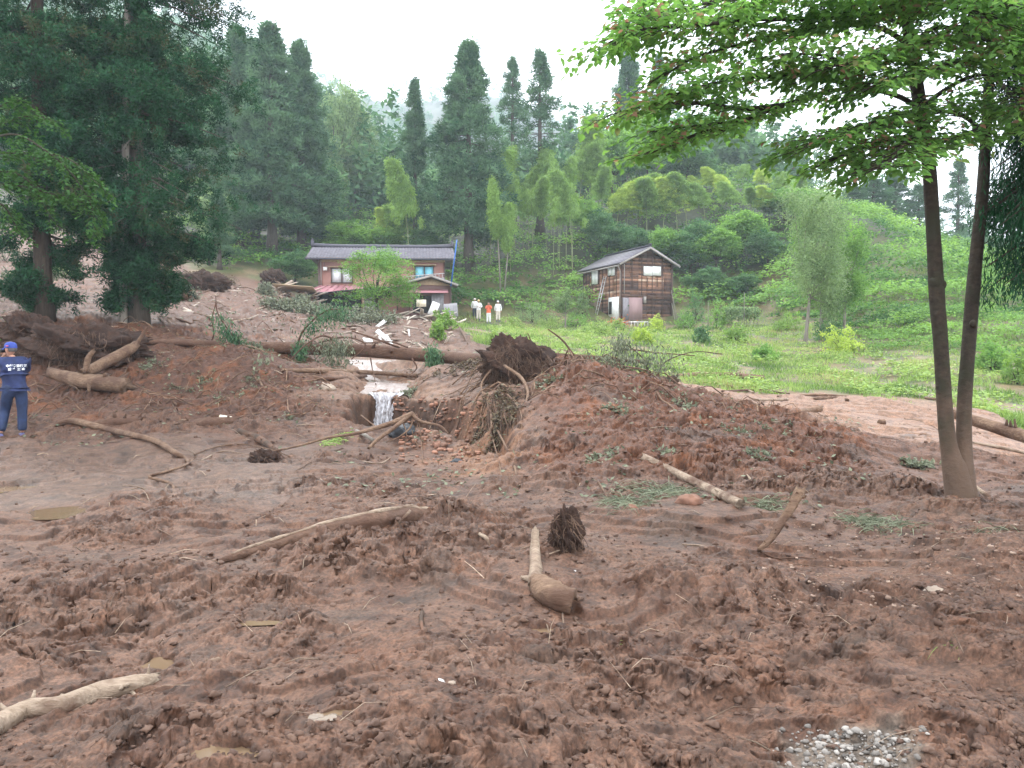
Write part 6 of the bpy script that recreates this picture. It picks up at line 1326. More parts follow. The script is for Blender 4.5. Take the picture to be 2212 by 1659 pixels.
for i_, (pts, w_, lab) in enumerate([
 ([(420, 985), (460, 970), (520, 962), (590, 975), (630, 990)], 3, 'arched thin twig at the left gully rim'), ([(430, 1000), (480, 978), (540, 985)], 3, 'thin twig under the arched twig'), ([(600, 980), (640, 1005), (700, 1010)], 3, 'thin twig lying on the near rim of the gully'),
 ([(640, 1020), (700, 985), (740, 970)], 3, 'twig crossing the near rim of the gully'), ([(808, 1030), (850, 1045), (905, 1052)], 5, 'long bare stick on the mud in front of the waterfall'), ([(780, 1000), (820, 1005), (845, 990)], 4, 'curled root on the near gully rim'), ([(795, 1000), (800, 985), (812, 1000)], 6, 'pale curled root tip on the near gully rim'),
 ([(1395, 1015), (1420, 1028)], 4, 'thin stick above the slanting log'), ([(1290, 1040), (1318, 1088)], 4, 'grey straight twig at the mound foot'), ([(240, 1150), (235, 1125), (290, 1112), (370, 1108)], 4, 'thin bent twig on the dark mud patch at left'), ([(195, 1150), (232, 1190)], 4, 'dark twig on the foreground mud at left'),
 ([(330, 1140), (380, 1165)], 3, 'small twig right of the bent twig at left'), ([(15, 1295), (22, 1320), (45, 1345)], 9, 'gnarled stub at the left edge of the foreground'), ([(15, 1295), (8, 1300)], 6, 'short pale twig on the gnarled stub'),
 ([(885, 1465), (940, 1450), (1010, 1432)], 4, 'long thin root curving in the middle foreground'), ([(885, 1465), (875, 1520), (855, 1560)], 3, 'hair thin root trailing down from the long thin root'), ([(912, 1332), (910, 1350), (916, 1382)], 10, 'short dark stake standing in the foreground mud'),
 ([(1030, 1160), (1050, 1172), (1058, 1185)], 10, 'short broken pale stick left of the bent root log'), ([(1395, 1528), (1420, 1515), (1445, 1503)], 8, 'small stick at the right of the foreground hollow'), ([(1240, 1340), (1262, 1362), (1285, 1385)], 4, 'thin twig below the bent root log'),
 ([(1400, 1355), (1430, 1362), (1455, 1372)], 5, 'small pale twig right of the foreground centre'), ([(1475, 1180), (1510, 1182), (1560, 1188)], 4, 'thin pale root lying left of the upright muddy stick'), ([(1640, 1195), (1680, 1210), (1740, 1208), (1830, 1225)], 4, 'tangle of straw roots right of the upright muddy stick'),
 ([(1560, 1210), (1600, 1216), (1660, 1214)], 5, 'muddy root below the upright muddy stick'), ([(1480, 960), (1485, 1000)], 2, 'upright thin stem on the mound face'), ([(1610, 1030), (1640, 1060)], 6, 'flat splinter of wood on the mound face right of the slanting log'),
 ([(1660, 1000), (1655, 1080)], 2, 'thin upright stalk right of the slanting log'), ([(1700, 1225), (1730, 1222), (1800, 1228)], 3, 'pale straw root on the right mud'), ([(1930, 1380), (1960, 1392)], 3, 'tiny pale root on the right mud'), ([(1800, 1110), (1830, 1135)], 3, 'bent stalk beside the grass clump at right'),
 ([(2110, 1150), (2150, 1115), (2172, 1100)], 6, 'pale stick right of the forked tree pointing to the picture edge'), ([(2140, 1140), (2180, 1145), (2230, 1152)], 5, 'grey stick at the right picture edge'), ([(560, 825), (572, 850)], 5, 'white curved stick on the left bank'), ([(300, 870), (340, 878)], 3, 'thin twig on the left bank below the forked log'),
 ([(660, 700), (665, 730)], 3, 'upright thin branch above the long trunk'), ([(985, 700), (1000, 725), (1010, 745)], 5, 'pale branch leaning by the torn bank'), ([(1290, 1570), (1310, 1555)], 5, 'tiny stick near the bottom centre')]):
    log('twig', pts, [w_] * 2 + [w_ * .5], lab, ('log', 'log_pale', 'log_muddy', 'root')[i_ % 4] if 'dark' not in lab else 'wood_dark', 'twig', bury=-.5, sides=6, n=12, wob=.08)
# bigger pieces in the foreground
def halflog():
    P = wood_path([(470, 1215), (560, 1195), (680, 1165), (800, 1140), (880, 1128), (940, 1122)], 30); w_ = np.interp(np.linspace(0, 1, 30), [0, .2, .5, .8, 1], [10, 26, 40, 42, 26]) / 2 / F * P[:, 1]
    base = Vector(P[15]); P = P - np.array(base) + np.c_[np.zeros((30, 2)), w_ * .6]; root = empty('split_log', base, 'long split half log lying tilted in the mud left of centre', 'log')
    mb = MB(); T = norm(np.gradient(P, axis=0)); A_ = norm(np.cross(T, [0, 0, 1.0])); th = np.linspace(R(-10), R(200), 12) - R(20); V = P[:, None] + (w_[:, None] * (1 + .07 * rng.normal(size=(30, 12))))[..., None] * (np.cos(th)[None, :, None] * A_[:, None] * 1.2 + np.sin(th)[None, :, None] * np.array([0, 0, 1.0]))
    i = np.arange(29)[:, None] * 12; j = np.arange(11)[None]; mb.add(V.reshape(-1, 3), np.stack([i + j, i + 12 + j, i + 13 + j, i + 1 + j], -1).reshape(-1, 4)); mb.build('trunk', M['log_muddy'], root, smooth=True)
    mb = MB(); E = P + np.array([0, 0, 1.0]) * (w_ * 1.0)[:, None]; mb.tube(E[2:], w_[2:] * .26 * (1 + .2 * rng.normal(size=28)), 7, jit=.15); mb.build('torn_edge', M['log_pale'], root)
    mb = MB(); q = np.array(at(862, 1130, onpix(862, 1140, 2).y - .1)) - np.array(base); mb.bar(q, q + np.array([.09, 0, .10]), .05, .02); mb.build('splinter', M['log_pale'], root)
halflog()
branched('bent_root_log', 'pale bent piece of root wood standing up in the middle foreground', 'log', [(1157, 1252, 5.55), (1172, 1268, 5.45), (1200, 1288, 5.3), (1240, 1300, 5.15)], [30, 56, 60, 56],
  [([(1158, 1262, 5.55), (1157, 1225, 5.65), (1156, 1185, 5.72), (1156, 1152, 5.8)], [34, 29, 23, 17]), ([(1160, 1255, 5.5), (1142, 1250, 5.46), (1128, 1247, 5.42)], [20, 14, 8]), ([(1215, 1325, 5.1), (1218, 1355, 5.05), (1222, 1400, 4.4)], [4, 3, 2])], n=20, mat='log', bmat='log_pale', wob=.07, sides=18, stubs=False, jag=False)
mb = MB(); c_ = np.array(at(1215, 1310, 5.12)); 
for k in range(90): root_tube(mb, c_ + rng.normal(size=3) * np.array([.11, .05, .05]) - c_, (rng.normal() * .7, -.5, rng.normal() * .6 - .2), rng.uniform(.06, .2), .004, .6, .4, 6, 3)
tag(mb.build('root_hairs', M['root'], loc=c_), 'frayed rootlets on the torn end of the bent root wood', 'rootlets')
log('log', [(1392, 996), (1450, 1025), (1520, 1060), (1598, 1098)], [16, 18, 19, 20], 'pale straight log slanting down the foot of the red mound', 'log_pale', bury=0)
branched('muddy_stick', 'muddy knotted stick standing upright in the mud right of centre', 'stick', [(1640, 1188, 6.5), (1668, 1160, 6.6), (1690, 1125, 6.7), (1712, 1090, 6.75), (1728, 1064, 6.8)], [10, 14, 16, 17, 22], [([(1690, 1125, 6.7), (1700, 1138, 6.65)], [10, 7]), ([(1722, 1075, 6.8), (1738, 1072, 6.75)], [12, 8])], mat='log', wob=.12)
branched('log', 'grey white weathered log at the lower left picture edge', 'log', [(-60, 1600), (0, 1582), (60, 1548), (130, 1538), (220, 1510), (300, 1490), (330, 1480)], [52, 50, 44, 40, 44, 40, 30], [([(262, 1470, 3.95), (290, 1500, 3.85), (315, 1530, 3.75)], [6, 8, 6])], n=44, mat='log_pale', wob=.05, bury=.15, sides=20)
log('log', [(420, 1462), (455, 1445), (495, 1425), (528, 1405)], [10, 28, 26, 14], 'short pale broken log half sunk in the left foreground', 'log_pale', bury=.25)
log('log', [(2112, 1378), (2150, 1385), (2185, 1390)], [10, 16, 10], 'short pinkish peeled stick near the right edge', 'log_pale', bury=.1)
# ------------------------------------------------------------------ stones, gravel, crumbs
M['stone'] = plain('stone_', (.34, .27, .21), .85, bump=.5, var=.2); M['stone_red'] = plain('stone_red', (.24, .125, .085), .85, bump=.5, var=.2); M['stone_white'] = plain('stone_white', (.62, .60, .58), .8, bump=.4, var=.15); M['stone_dark'] = plain('stone_dark', (.035, .037, .042), .5, bump=.3)
for (px, py, w_, mat, lab) in [(2018, 1283, 40, 'stone', 'rounded tan stone bedded in the mud at right'), (1488, 1088, 50, 'stone_red', 'reddish flat stone in the grass at the mound foot'), (1365, 1100, 26, 'stone_red', 'smaller reddish stone left of the flat stone'), (870, 940, 60, 'stone_dark', 'blue black boulder beside the foot of the waterfall'), (985, 1002, 26, 'stone_dark', 'dark angular stone at the right side of the gully'), (945, 963, 22, 'stone_red', 'orange stone on the gully side'), (998, 985, 16, 'stone_red', 'small orange stone lower on the gully side'), (705, 845, 40, 'stone', 'brown boulder by the stream left of the falls'), (950, 1475, 22, 'stone_white', 'pale stone in the middle foreground'), (975, 1478, 18, 'stone', 'buff stone right of the pale stone'), (2095, 1345, 18, 'stone_white', 'whitish pebble near the right edge'), (1750, 1510, 18, 'stone_white', 'pale pebble at lower right'), (1445, 1470 + 165, 14, 'stone_white', 'white chip at the bottom edge'), (1240, 1238, 16, 'stone_white', 'pale chip beside the bent root wood'), (1990, 1345, 14, 'stone', 'small pebble left of the whitish pebble')]:
    p = onpix(px, py, 2); s_ = w_ / 2 / F * p.y; mb = MB(); rock_blob(mb, (0, 0, 0), (s_, s_ * .8, s_ * .6), .35, 20, 12, 1.6); tag(mb.build('stone', M[mat], loc=p + Vector((0, 0, s_ * .2)), smooth=False), lab, 'stone')
def scatter_stones(name, label, n, fn, mat, smin, smax):
    base = MB(); rock_blob(base, (0, 0, 0), (1, .8, .6), .5, 8, 6, 1.5); BV = base.V[0]; BF = base.F[4][0]; mb = MB()
    for k in range(n):
        p = fn(); s_ = smin * (smax / smin) ** (rng.random() ** 2); a = rng.random() * 6.28; c_, s2 = math.cos(a), math.sin(a); Rm = np.array([[c_, -s2, 0], [s2, c_, 0], [0, 0, 1]]); mb.add(BV @ Rm.T * s_ * rng.uniform(.7, 1.2, 3) + np.array(p), BF, rng.random())
    return tag(mb.build(name, mat), label, name, kind='stuff')
def gpt(pxr, pyr):
    def f():
        p = onpix(rng.uniform(*pxr), rng.uniform(*pyr), 2); return (p.x, p.y, float(HF([p.x], [p.y])[0]) + .004)
    return f
def mixstone(nm, a, b):
    m, nt, out = newmat(nm); L = nt.links.new; at_ = nd(nt, 'Attribute', _attribute_name='tint'); r = ramp(nt, [(0, a), (1, b)]); L(at_.outputs['Fac'], r.inputs['Fac']); p = nd(nt, 'BsdfPrincipled', Roughness=.85); L(r.outputs[0], p.inputs['Base Color']); L(p.outputs[0], out.inputs['Surface']); return m
gmix = mixstone('gravel_mix', (.07, .06, .052), (.33, .30, .27))
def gravel_at():
    while True:
        px, py = rng.normal(1830, 75), rng.uniform(1585, 1665)
        if 1660 < px < 2010: p = onpix(px, py, 2); return (p.x, p.y, float(HF([p.x], [p.y])[0]) + .004)
scatter_stones('gravel', 'pale gravel in the grey mud at the bottom right corner', 420, gravel_at, gmix, .004, .021)
scatter_stones('pebbles', 'pale pebbles and chips in the stony mud right of centre', 420, gpt((1650, 2260), (1130, 1330)), mixstone('peb', (.15, .085, .06), (.34, .25, .19)), .005, .022)
cm_ = mixstone('crumb_mix', (.070, .038, .026), (.135, .078, .052))
def crumbs_fn():
    Y = 3.0 * math.exp(rng.random() * math.log(16 / 3.0)); px = rng.uniform(-60, 2280); x = atx(px, Y); k = max(0, 1 - float(perlin(np.array([x * .9]), np.array([Y * .9]), 131)[0]) * 2); return (x, Y, float(HF([x], [Y])[0]) + .005)
# clods over the mud, one mass
def clods():
    base = MB(); rock_blob(base, (0, 0, 0), (1, .9, .65), .7, 9, 7, 1.8); BV = base.V[0]; BF = base.F[4][0]; n = 13000
    Y = 2.9 * np.exp(rng.random(n) * math.log(22 / 2.9)); px = rng.uniform(-80, 2300, n); x = (px - CX) / F * Y / ct
    d_ = fbm(x * .8, Y * .8, 131, 3); g_ = grassy(x, Y); wetm = (px < 620) & (Y > 7.8) & (Y < 13); flat_ = (px > 1600) & (Y > 12)
    ok = (d_ > rng.uniform(-.5, .45, n)) & (g_ < .3) & ~(wetm & (rng.random(n) < .92)) & ~(flat_ & (rng.random(n) < .8)); x, Y = x[ok], Y[ok]; n = len(x); z = HF(x, Y) - .018
    s_ = (.004 + .018 * rng.random(n) ** 3) * (1 + Y * .035); a = rng.random(n) * 6.28; sc_ = rng.uniform(.7, 1.3, (n, 3)) * s_[:, None]
    V = BV[None] * sc_[:, None]; ca, sa = np.cos(a)[:, None], np.sin(a)[:, None]; V = np.stack([V[..., 0] * ca - V[..., 1] * sa, V[..., 0] * sa + V[..., 1] * ca, V[..., 2]], -1) + np.c_[x, Y, z + .022][:, None]
    F_ = BF[None] + (np.arange(n) * len(BV))[:, None, None]; mb = MB(); mb.add(V.reshape(-1, 3), F_.reshape(-1, 4), np.repeat(np.clip(rng.normal(size=n) * .25 + .45, 0, 1), len(BV))); return mb
tag(clods().build('mud_clods', cm_, smooth=True), 'crumbling clods of mud strewn over the slide', 'mud clods', kind='stuff')
scatter_stones('rubble', 'red stones and rubble on the gully side right of the waterfall', 260, gpt((850, 1040), (862, 1005)), mixstone('rub', (.14, .075, .05), (.34, .17, .11)), .02, .075)
# litter of twigs, straw and leaf scraps
mb = MB(); 
for k in range(520):
    Y = 3.0 * math.exp(rng.random() ** .8 * math.log(45 / 3.0)); px = rng.uniform(-60, 1000 if Y > 20 else 2260); x = atx(px, Y); a = rng.random() * 6.28; l = rng.uniform(.04, .22) * (1 + Y * .06); e = (x + math.cos(a) * l, Y + math.sin(a) * l)
    z0, z1 = float(HF([x], [Y])[0]) + .01, float(HF([e[0]], [e[1]])[0]) + .01 + rng.uniform(-.02, .05) * (1 + Y * .05); mb.tube([(x, Y, z0), ((x + e[0]) / 2 + rng.normal() * .03 * l, (Y + e[1]) / 2 + rng.normal() * .1 * l, (z0 + z1) / 2 + .02), (*e, z1)], (.0012 + .0007 * Y * rng.random()) * np.array([1, .9, .5]), 4, rng.random(), cap=False)
tag(mb.build('twig_litter', M['log_pale']), 'fine twigs and straw scattered over the mud', 'twigs', kind='stuff')
mb = MB(); n = 9000; Y = 8 * np.exp(rng.random(n) * math.log(58 / 8)); px = rng.uniform(0, 1900, n); x = (px - CX) / F * Y / ct; g_ = grassy(x, Y); dn = fbm(x * .7, Y * .7, 141, 3) + .12 * (Y > 25); ok = (g_ < .3) & (dn > .12) & ~((px > 1500) & (Y > 16)) & ~((px < 700) & (Y < 13)); x, Y = x[ok], Y[ok]; n = len(x)
mb.leaves(np.c_[x, Y, HF(x, Y) + .02], norm(rnd_dir(n) * [1, 1, .35]), norm(rnd_dir(n) * .6 + [0, 0, 1]), .05 + .003 * Y, .03 + .0015 * Y, rng.random(n)); tag(mb.build('leaf_litter', M['sprig']), 'dusty leaf scraps strewn over the slide', 'leaf litter', kind='stuff')
# tangled broken branches and roots on the banks
mb = MB()
for k in range(560):
    r_ = rng.random()
    if r_ < .5: px, Y = rng.uniform(-40, 690), rng.uniform(14.8, 24)
    elif r_ < .7: px, Y = rng.uniform(960, 1250), rng.uniform(13.5, 18)
    elif r_ < .8: px, Y = rng.uniform(1250, 1800), rng.uniform(13.5, 16.5)
    else: px, Y = rng.uniform(250, 980), rng.uniform(24, 55)
    x = atx(px, Y); a = rng.random() * 6.28; l = rng.uniform(.25, 1.1) * (1 + .02 * Y) * .7; P = [(x, Y)]; 
    for q in range(4): a += rng.normal() * .35; P.append((P[-1][0] + math.cos(a) * l / 4, P[-1][1] + math.sin(a) * l / 4))
    P = np.array(P); z = HF(P[:, 0], P[:, 1]) + .015 + rng.random() * .10 * np.sin(np.linspace(0, 3.1, 5)) * (1 + Y * .04) + rng.normal(size=5) * .01; r0 = rng.uniform(.004, .016) * (1 + Y * .02)
    mb.tube(np.c_[P, z], np.linspace(r0, r0 * .4, 5), 5, rng.random(), cap=False)
tag(mb.build('branch_litter', M['log']), 'tangled broken branches and roots strewn over the banks', 'branches', kind='stuff')
# debris scraps in the red field below the house
mb = MB()
for k in range(260):
    Y = rng.uniform(27, 56); px = rng.uniform(330, 980); x = atx(px, Y); mb.box((x, Y, H1(x, Y) + .06), (rng.uniform(.15, .9), rng.uniform(.04, .14), .04), Euler((rng.normal() * .3, rng.normal() * .3, rng.uniform(0, 3.1))).to_matrix(), rng.random())
tag(mb.build('wood_scraps', mixstone('scrap_mix', (.10, .06, .042), (.46, .38, .31))), 'splintered wood scraps strewn over the red debris field below the house', 'wood scraps', kind='stuff')
# ------------------------------------------------------------------ water
def watermat(name, c, rough, bs=.3, scale=(20, 20, 20), spec=.5, foam=None):
    m, nt, out = newmat(name); L = nt.links.new; tc = nd(nt, 'TexCoord'); mp = nd(nt, 'Mapping'); mp.inputs['Scale'].default_value = scale; L(tc.outputs['Object'], mp.inputs['Vector']); nz = nd(nt, 'TexNoise', Scale=1.0, Detail=5.0, Roughness=.7, Distortion=.8); L(mp.outputs[0], nz.inputs['Vector'])
    p = nd(nt, 'BsdfPrincipled', Roughness=rough); p.inputs['Specular IOR Level'].default_value = spec
    if foam: r = ramp(nt, [(.35, c), (.62, foam)]); L(nz.outputs['Fac'], r.inputs['Fac']); L(r.outputs[0], p.inputs['Base Color'])
    else: p.inputs['Base Color'].default_value = tuple(c) + (1,)
    bm = nd(nt, 'Bump', Strength=bs, Distance=.03); L(nz.outputs['Fac'], bm.inputs['Height']); L(bm.outputs[0], p.inputs['Normal']); L(p.outputs[0], out.inputs['Surface']); return m
M['puddle'] = watermat('puddle', (.17, .115, .07), .02, .02, (6, 6, 6), .5)
M['stream'] = watermat('stream', (.15, .095, .07), .28, .9, (9, 4, 9), .3, (.30, .25, .23)); M['falls'] = watermat('falls', (.15, .115, .10), .3, 1.0, (26, 14, 6), .4, (.66, .66, .70))
for i_, (x, y, rx, ry, an, zl) in enumerate(PUD):
    mb = MB(); n = 36; th = np.arange(n) / n * 2 * np.pi; rr = 1.35 * (1 + .0 * th); X = np.cos(th) * rx * 1.5; Y = np.sin(th) * ry * 1.5; c_, s_ = math.cos(an), math.sin(an)
    V = np.c_[X * c_ - Y * s_, X * s_ + Y * c_, np.zeros(n)]; mb.add(np.vstack([V, [[0, 0, 0]]]), [[n, k, (k + 1) % n] for k in range(n)]); o = mb.build('puddle', M['puddle'], loc=(x, y, zl)); tag(o, PUDLAB[i_], kind='structure')
# stream surface and fall
def ribbon(mb, secs, n=16, jit=.01):
    V = np.array([[np.array(at(a[0] + (a[1] - a[0]) * f, a[2] + (a[3] - a[2]) * f, a[4])) for f in np.linspace(0, 1, n)] for a in secs]); 
    k = len(secs); V = V.reshape(k, n, 3) + rng.normal(size=(k, n, 3)) * jit; i = np.arange(k - 1)[:, None] * n; j = np.arange(n - 1)[None]; mb.add(V.reshape(-1, 3), np.stack([i + j, i + j + 1, i + n + j + 1, i + n + j], -1).reshape(-1, 4))
def zr(secs): return secs
mb = MB(); Z_ = []
for f in np.linspace(0, 1, 26):
    Y = 25 - (25 - 17.0) * f; cpx = np.interp(Y, [17, 18.5, 21, 24, 25], [835, 830, 800, 790, 800]); hw_ = np.interp(Y, [17, 17.6, 18.5, 21, 25], [44, 62, 70, 70, 90]); zc = H1(atx(cpx, Y), Y) + .065
    row = []
    for g in np.linspace(-1, 1, 16): x = atx(cpx + g * hw_, Y); row.append((x, Y, zc + .012 * rng.normal() - .05 * abs(g) ** 3))
    Z_.append(row)
V = np.array(Z_); LIP = V[-1].mean(0)[2]; i = np.arange(25)[:, None] * 16; j = np.arange(15)[None]; mb.add(V.reshape(-1, 3), np.stack([i + j, i + j + 1, i + 17 + j, i + 16 + j], -1).reshape(-1, 4)); st_ = mb.build('stream', M['stream'], smooth=True); tag(st_, 'muddy stream running to the lip of the small waterfall', kind='structure')
mb = MB(); rows = []; K = 40
for f in np.linspace(0, 1, K):
    z = LIP + .02 - f * (LIP + .62); yy_ = np.linspace(14.6, 17.6, 200); hh_ = HM(atx(832, 1) * yy_, yy_); q_ = np.nonzero(hh_ > z - .05)[0]; Y = min(17.02, yy_[q_[0]] if len(q_) else 17.02) - .09; l = np.interp(f, [0, .12, .3, .6, .8, 1], [797, 812, 810, 806, 826, 836]); r_ = np.interp(f, [0, .12, .3, .6, .8, 1], [872, 852, 848, 846, 852, 862])
    rows.append([(atx(l + (r_ - l) * g, Y) + .012 * rng.normal(), Y - .05 * math.sin(g * 3.14) + .03 * math.sin(g * 23 + f * 3) + .012 * rng.normal(), z) for g in np.linspace(0, 1, 26)])
V = np.array(rows); i = np.arange(K - 1)[:, None] * 26; j = np.arange(25)[None]; mb.add(V.reshape(-1, 3), np.stack([i + j, i + j + 1, i + 27 + j, i + 26 + j], -1).reshape(-1, 4)); o = mb.build('waterfall', M['falls'], smooth=True); tag(o, 'white foaming water dropping over the mud ledge', kind='structure')
mb = MB(); n = 24; th = np.arange(n) / n * 6.283; cx_ = atx(860, 15.6); mb.add(np.vstack([np.c_[np.cos(th) * 1.5, np.sin(th) * 1.2, 0 * th], [[0, 0, 0]]]), [[n, k, (k + 1) % n] for k in range(n)]); o = mb.build('pool', M['stream'], loc=(cx_, 15.6, -.56)); tag(o, 'brown pool at the bottom of the gully', kind='structure')
# ------------------------------------------------------------------ people
M['skin'] = plain('skin', (.42, .22, .15), .55, var=.08); M['navy'] = plain('navy', (.012, .022, .085), .75, var=.25, nscale=8, bump=.3, bscale=14); M['navy2'] = plain('navy2', (.014, .028, .080), .75, var=.25, nscale=8, bump=.3, bscale=14)
M['capblue'] = plain('capblue', (.03, .06, .30), .7); M['hair'] = plain('hair', (.10, .09, .085), .8); M['shoe'] = plain('shoe', (.10, .10, .22), .6); M['camera_black'] = plain('camera_black', (.01, .01, .012), .35)
M['cloth_white'] = plain('cloth_white', (.78, .78, .78), .8); M['cloth_orange'] = plain('cloth_orange', (.75, .16, .08), .8); M['cloth_grey'] = plain('cloth_grey', (.06, .07, .10), .8); M['cloth_beige'] = plain('cloth_beige', (.68, .62, .55), .8); M['lettering'] = plain('lettering', (.85, .87, .92), .6); M['hatyellow'] = plain('hatyellow', (.75, .55, .25), .7); M['badge'] = plain('badge', (.5, .12, .2), .6)
def skin(name, J, E, mat, parent, sub=2, label=None):
    """continuous surface grown over joints J {name: (pos, radius or (rx, ry))} and edges E"""
    names = list(J); idx = {n_: k for k, n_ in enumerate(names)}; me = bpy.data.meshes.new(name); me.from_pydata([tuple(J[n_][0]) for n_ in names], [(idx[a], idx[b]) for a, b in E], []); me.update()
    o = bpy.data.objects.new(name, me); COL.objects.link(o); o.parent = parent
    if not me.skin_vertices:
        bm = bmesh.new(); bm.from_mesh(me); bm.verts.layers.skin.verify(); bm.to_mesh(me); bm.free()
    sv = me.skin_vertices[0].data
    for k, n_ in enumerate(names):
        r_ = J[n_][1]; sv[k].radius = (r_, r_) if np.isscalar(r_) else r_; sv[k].use_root = (k == 0)
    md = o.modifiers.new('skin', 'SKIN'); md.use_smooth_shade = True; ms = o.modifiers.new('sub', 'SUBSURF'); ms.levels = ms.render_levels = sub
    dg = bpy.context.evaluated_depsgraph_get(); m2 = bpy.data.meshes.new_from_object(o.evaluated_get(dg)); o.modifiers.clear(); o.data = m2; m2.materials.clear(); m2.materials.append(M[mat])
    for p in m2.polygons: p.use_smooth = True
    if label: o['label'] = label
    return o
def head_mesh(mb, c, f, s=1.0):
    """head with brow, nose, lips and chin, looking along f"""
    f = norm(np.array(f, float)); r_ = norm(np.cross(f, [0, 0, 1.0])); u = np.cross(r_, f); nu, nv = 32, 24; th = np.linspace(0, 2 * np.pi, nu, endpoint=False); ph = np.linspace(.001, np.pi - .001, nv); tt, pp_ = np.meshgrid(th, ph)
    x = np.sin(pp_) * np.sin(tt); y = np.sin(pp_) * np.cos(tt); z = np.cos(pp_); front = np.clip(y, 0, 1)
    yy = y * .098; xx = x * .077; zz = z * .122
    jaw = np.clip(-z, 0, 1); xx = xx * (1 - .35 * jaw ** 1.5); yy = np.where(y < 0, yy * (1 - .35 * jaw), yy); g = lambda a, b, sx, sz: np.exp(-((x - a) / sx) ** 2 - ((z - b) / sz) ** 2) * (front > .3)
    yy = yy + .030 * g(0, -.12, .13, .16) + .006 * g(0, .18, .6, .09) - .012 * g(.38, .06, .18, .12) - .012 * g(-.38, .06, .18, .12) + .010 * g(0, -.44, .26, .07) + .014 * g(0, -.78, .3, .14)
    V = np.array(c) + s * (xx[..., None] * r_ + yy[..., None] * f + zz[..., None] * u); i = np.arange(nv - 1)[:, None] * nu; j = np.arange(nu)[None]; j2 = (j + 1) % nu; mb.add(V.reshape(-1, 3), np.stack([i + j, i + nu + j, i + nu + j2, i + j2], -1).reshape(-1, 4))
    return f, r_, u
def hand(mb, wrist, d, palm, s=1.0, curl=.7, side=1):
    """palm with five bent fingers"""
    d = norm(np.array(d, float)); palm = norm(np.array(palm, float)); a = norm(np.cross(d, palm)); w_ = np.array(wrist); mb.tube([w_, w_ + d * .045 * s, w_ + d * .09 * s], np.array([.026, .036, .034]) * s, 10, sq=.5)
    for k, (off, ln) in enumerate(((-.030, .068), (-.010, .078), (.010, .074), (.029, .058))):
        P = [w_ + d * .085 * s + a * off * s]; dd = d.copy()
        for q in range(3): P.append(P[-1] + dd * ln * s / 3 * (1.15 - .1 * q)); dd = norm(dd + palm * curl)
        mb.tube(P, np.array([.0095, .0088, .008, .0065]) * s, 6)
    P = [w_ + d * .03 * s - a * .028 * s * side, w_ + d * .055 * s - a * .055 * s * side + palm * .01, w_ + d * .085 * s - a * .058 * s * side + palm * .03]; mb.tube(P, np.array([.012, .011, .008]) * s, 6)
